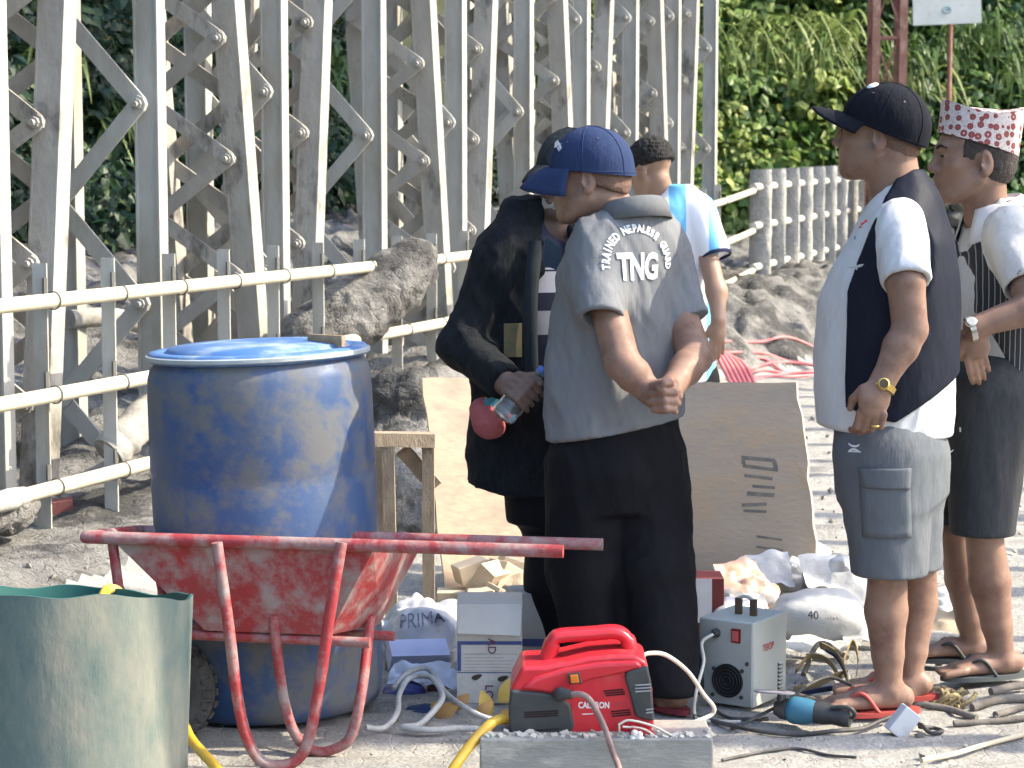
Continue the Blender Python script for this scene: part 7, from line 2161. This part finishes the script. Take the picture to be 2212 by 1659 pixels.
# ------------------------------------------------------------------ man in the white and sky blue jersey (far)
def jersey():
    m = bpy.data.materials.new('striped jersey'); m.use_nodes = True
    nt = m.node_tree; L = nt.links.new; b = nt.nodes['Principled BSDF']
    tc = nt.nodes.new('ShaderNodeTexCoord'); sx = nt.nodes.new('ShaderNodeSeparateXYZ')
    L(tc.outputs['Object'], sx.inputs[0])
    mr = nt.nodes.new('ShaderNodeMapRange'); mr.inputs['From Min'].default_value = -0.25; mr.inputs['From Max'].default_value = 0.25
    L(sx.outputs[0], mr.inputs['Value'])
    cr = nt.nodes.new('ShaderNodeValToRGB'); cr.color_ramp.interpolation = 'CONSTANT'
    e = cr.color_ramp.elements
    w, bl = (0.68, 0.68, 0.72, 1), (0.13, 0.40, 0.62, 1)
    e[0].position = 0; e[0].color = w
    e[1].position = 0.40; e[1].color = bl
    for p, c in ((0.55, w), (0.74, bl), (0.83, w)):
        x = e.new(p); x.color = c
    L(mr.outputs[0], cr.inputs[0]); L(cr.outputs[0], b.inputs['Base Color']); b.inputs['Roughness'].default_value = 0.6
    return m
D = 9.8
ab_ = np.array([*P(1462, 900, D)[:2], 0.0])
p5 = thing('person', ab_, 'man in white and sky blue striped jersey seen from behind near the far railing', 'person')
f5 = np.array([-0.25, 0.968, 0.0]); R5 = frame(f5)
rows5 = [(0.55, 0, 0, .13, .175), (0.75, 0, 0, .135, .178), (1.0, 0, 0, .13, .180), (1.15, 0, 0, .128, .188), (1.27, -.01, 0, .115, .180), (1.34, -.02, 0, .09, .135), (1.39, -.025, 0, .068, .075), (1.42, -.025, 0, .06, .06)]
S5, S5e, E5, W5 = P(1523, 458, 9.75), P(1546, 552, 9.68), P(1548, 630, 9.62), P(1552, 692, 9.55)
S5l, E5l, W5l = P(1392, 458, 9.85), P(1375, 630, 9.85), P(1380, 740, 9.75)
hd5 = P(1405, 369, 9.8); HR5 = frame((-0.72, 0.62, -0.28)); nk5 = P(1432, 432, 9.82)
lo, hi = ext([S5, S5e, S5l, E5l, P(1450, 860, D), P(1450, 400, D)], 0.2)
Fs = Field(lo, hi, 0.0085)
Fs.loft(rows5, R5, ab_, 0.02)
Fs.cap(S5 - np.array([.03, 0, 0]), S5e, .080, .070, .04, flat=True); Fs.cap(S5l, S5l * .6 + E5l * .4, .08, .07, .05)
Fs.cap(nk5, hd5, .060, .060, 0, True)
js, J1, J2 = cloth('jersey', Fs, jersey(), p5, [(0.014, (7, 6, 2), 81, 15)])
dv5 = (S5e - S5) / np.linalg.norm(S5e - S5)
put('sleeve_band', MB().lathe([(.0705, -.006), (.0715, 0), (.0705, .008), (.06, .008)], S5e - dv5 * 0.002, 28, dv5), fabric('navy band', (0.02, 0.025, 0.06)), js, 60)
lo, hi = ext([hd5 + np.array([-.12, .1, .15]), hd5 - .12, nk5, S5, W5 - np.array([0, 0, .2]), W5l, S5l, np.array([ab_[0], ab_[1] - .05, 0.0]), np.array([ab_[0], ab_[1] + .25, 0.0])], 0.1)
Fb = Field(lo, hi, 0.0058)
Fb.loft([(0.5, 0, 0, .10, .14), (1.0, 0, 0, .11, .15), (1.25, -.01, 0, .09, .14), (1.36, -.02, 0, .06, .08)], R5, ab_, .03)
add_head(Fb, hd5, HR5, 1.0, nk5, (.052, .058))
Fb.chain([S5 - [.03, 0, .02], E5, W5], [.045, .043, .030], .03); Fb.chain([S5l, E5l, W5l], [.052, .043, .030], .03)
Rh = frame((0.0, -0.1, -1.0), (0.2, -1, 0)); Rh = np.stack([Rh[:, 0], np.array([-1.0, 0, 0]), np.array([0, -1.0, 0.1])], 1)
hand_hang(Fb, W5, W5 + np.array([-.005, 0, -.055]), Rh, 1.0, (.2, .35, .3), .018, 1, .004)
for s_ in (-1, 1):
    q = ab_ + R5[:, 1] * 0.09 * s_
    Fb.chain([q + np.array([0, 0, .6]), q + np.array([0, 0, .1])], [.07, .04], .03)
    foot(Fb, q + np.array([0, 0, .09]), f5[:2], 1.0, .02, False)
body5 = skin('body', Fb, mat('lit skin', (0.3, 0.185, 0.13), (0.25, 0.15, 0.105), scale=16, rough=0.5, spec=0.35), p5)
hair_shell(hd5, HR5, 1.0, [((0.075, 0, 0.08), (1, 0, -0.1)), ((0.02, 0, 0.02), (0.55, 0, -0.8)), ((-0.06, 0, 0.022), (0, 0, -1))], M_HAIR, p5, 0.012, rough=0.016)
Fp = Field(ab_ + np.array([-.35, -.3, 0.05]), ab_ + np.array([.35, .3, .75]), 0.011)
Fp.loft([(0.45, 0, 0, .12, .16), (0.7, 0, 0, .125, .165)], R5, ab_, .04)
for s_ in (-1, 1):
    q = ab_ + R5[:, 1] * 0.09 * s_
    Fp.chain([q + np.array([0, 0, .55]), q + np.array([0, 0, .12])], [.10, .07], .04)
cloth('trousers', Fp, M_BLKP, p5, [(0.01, (6, 6, 2), 85, 0)])
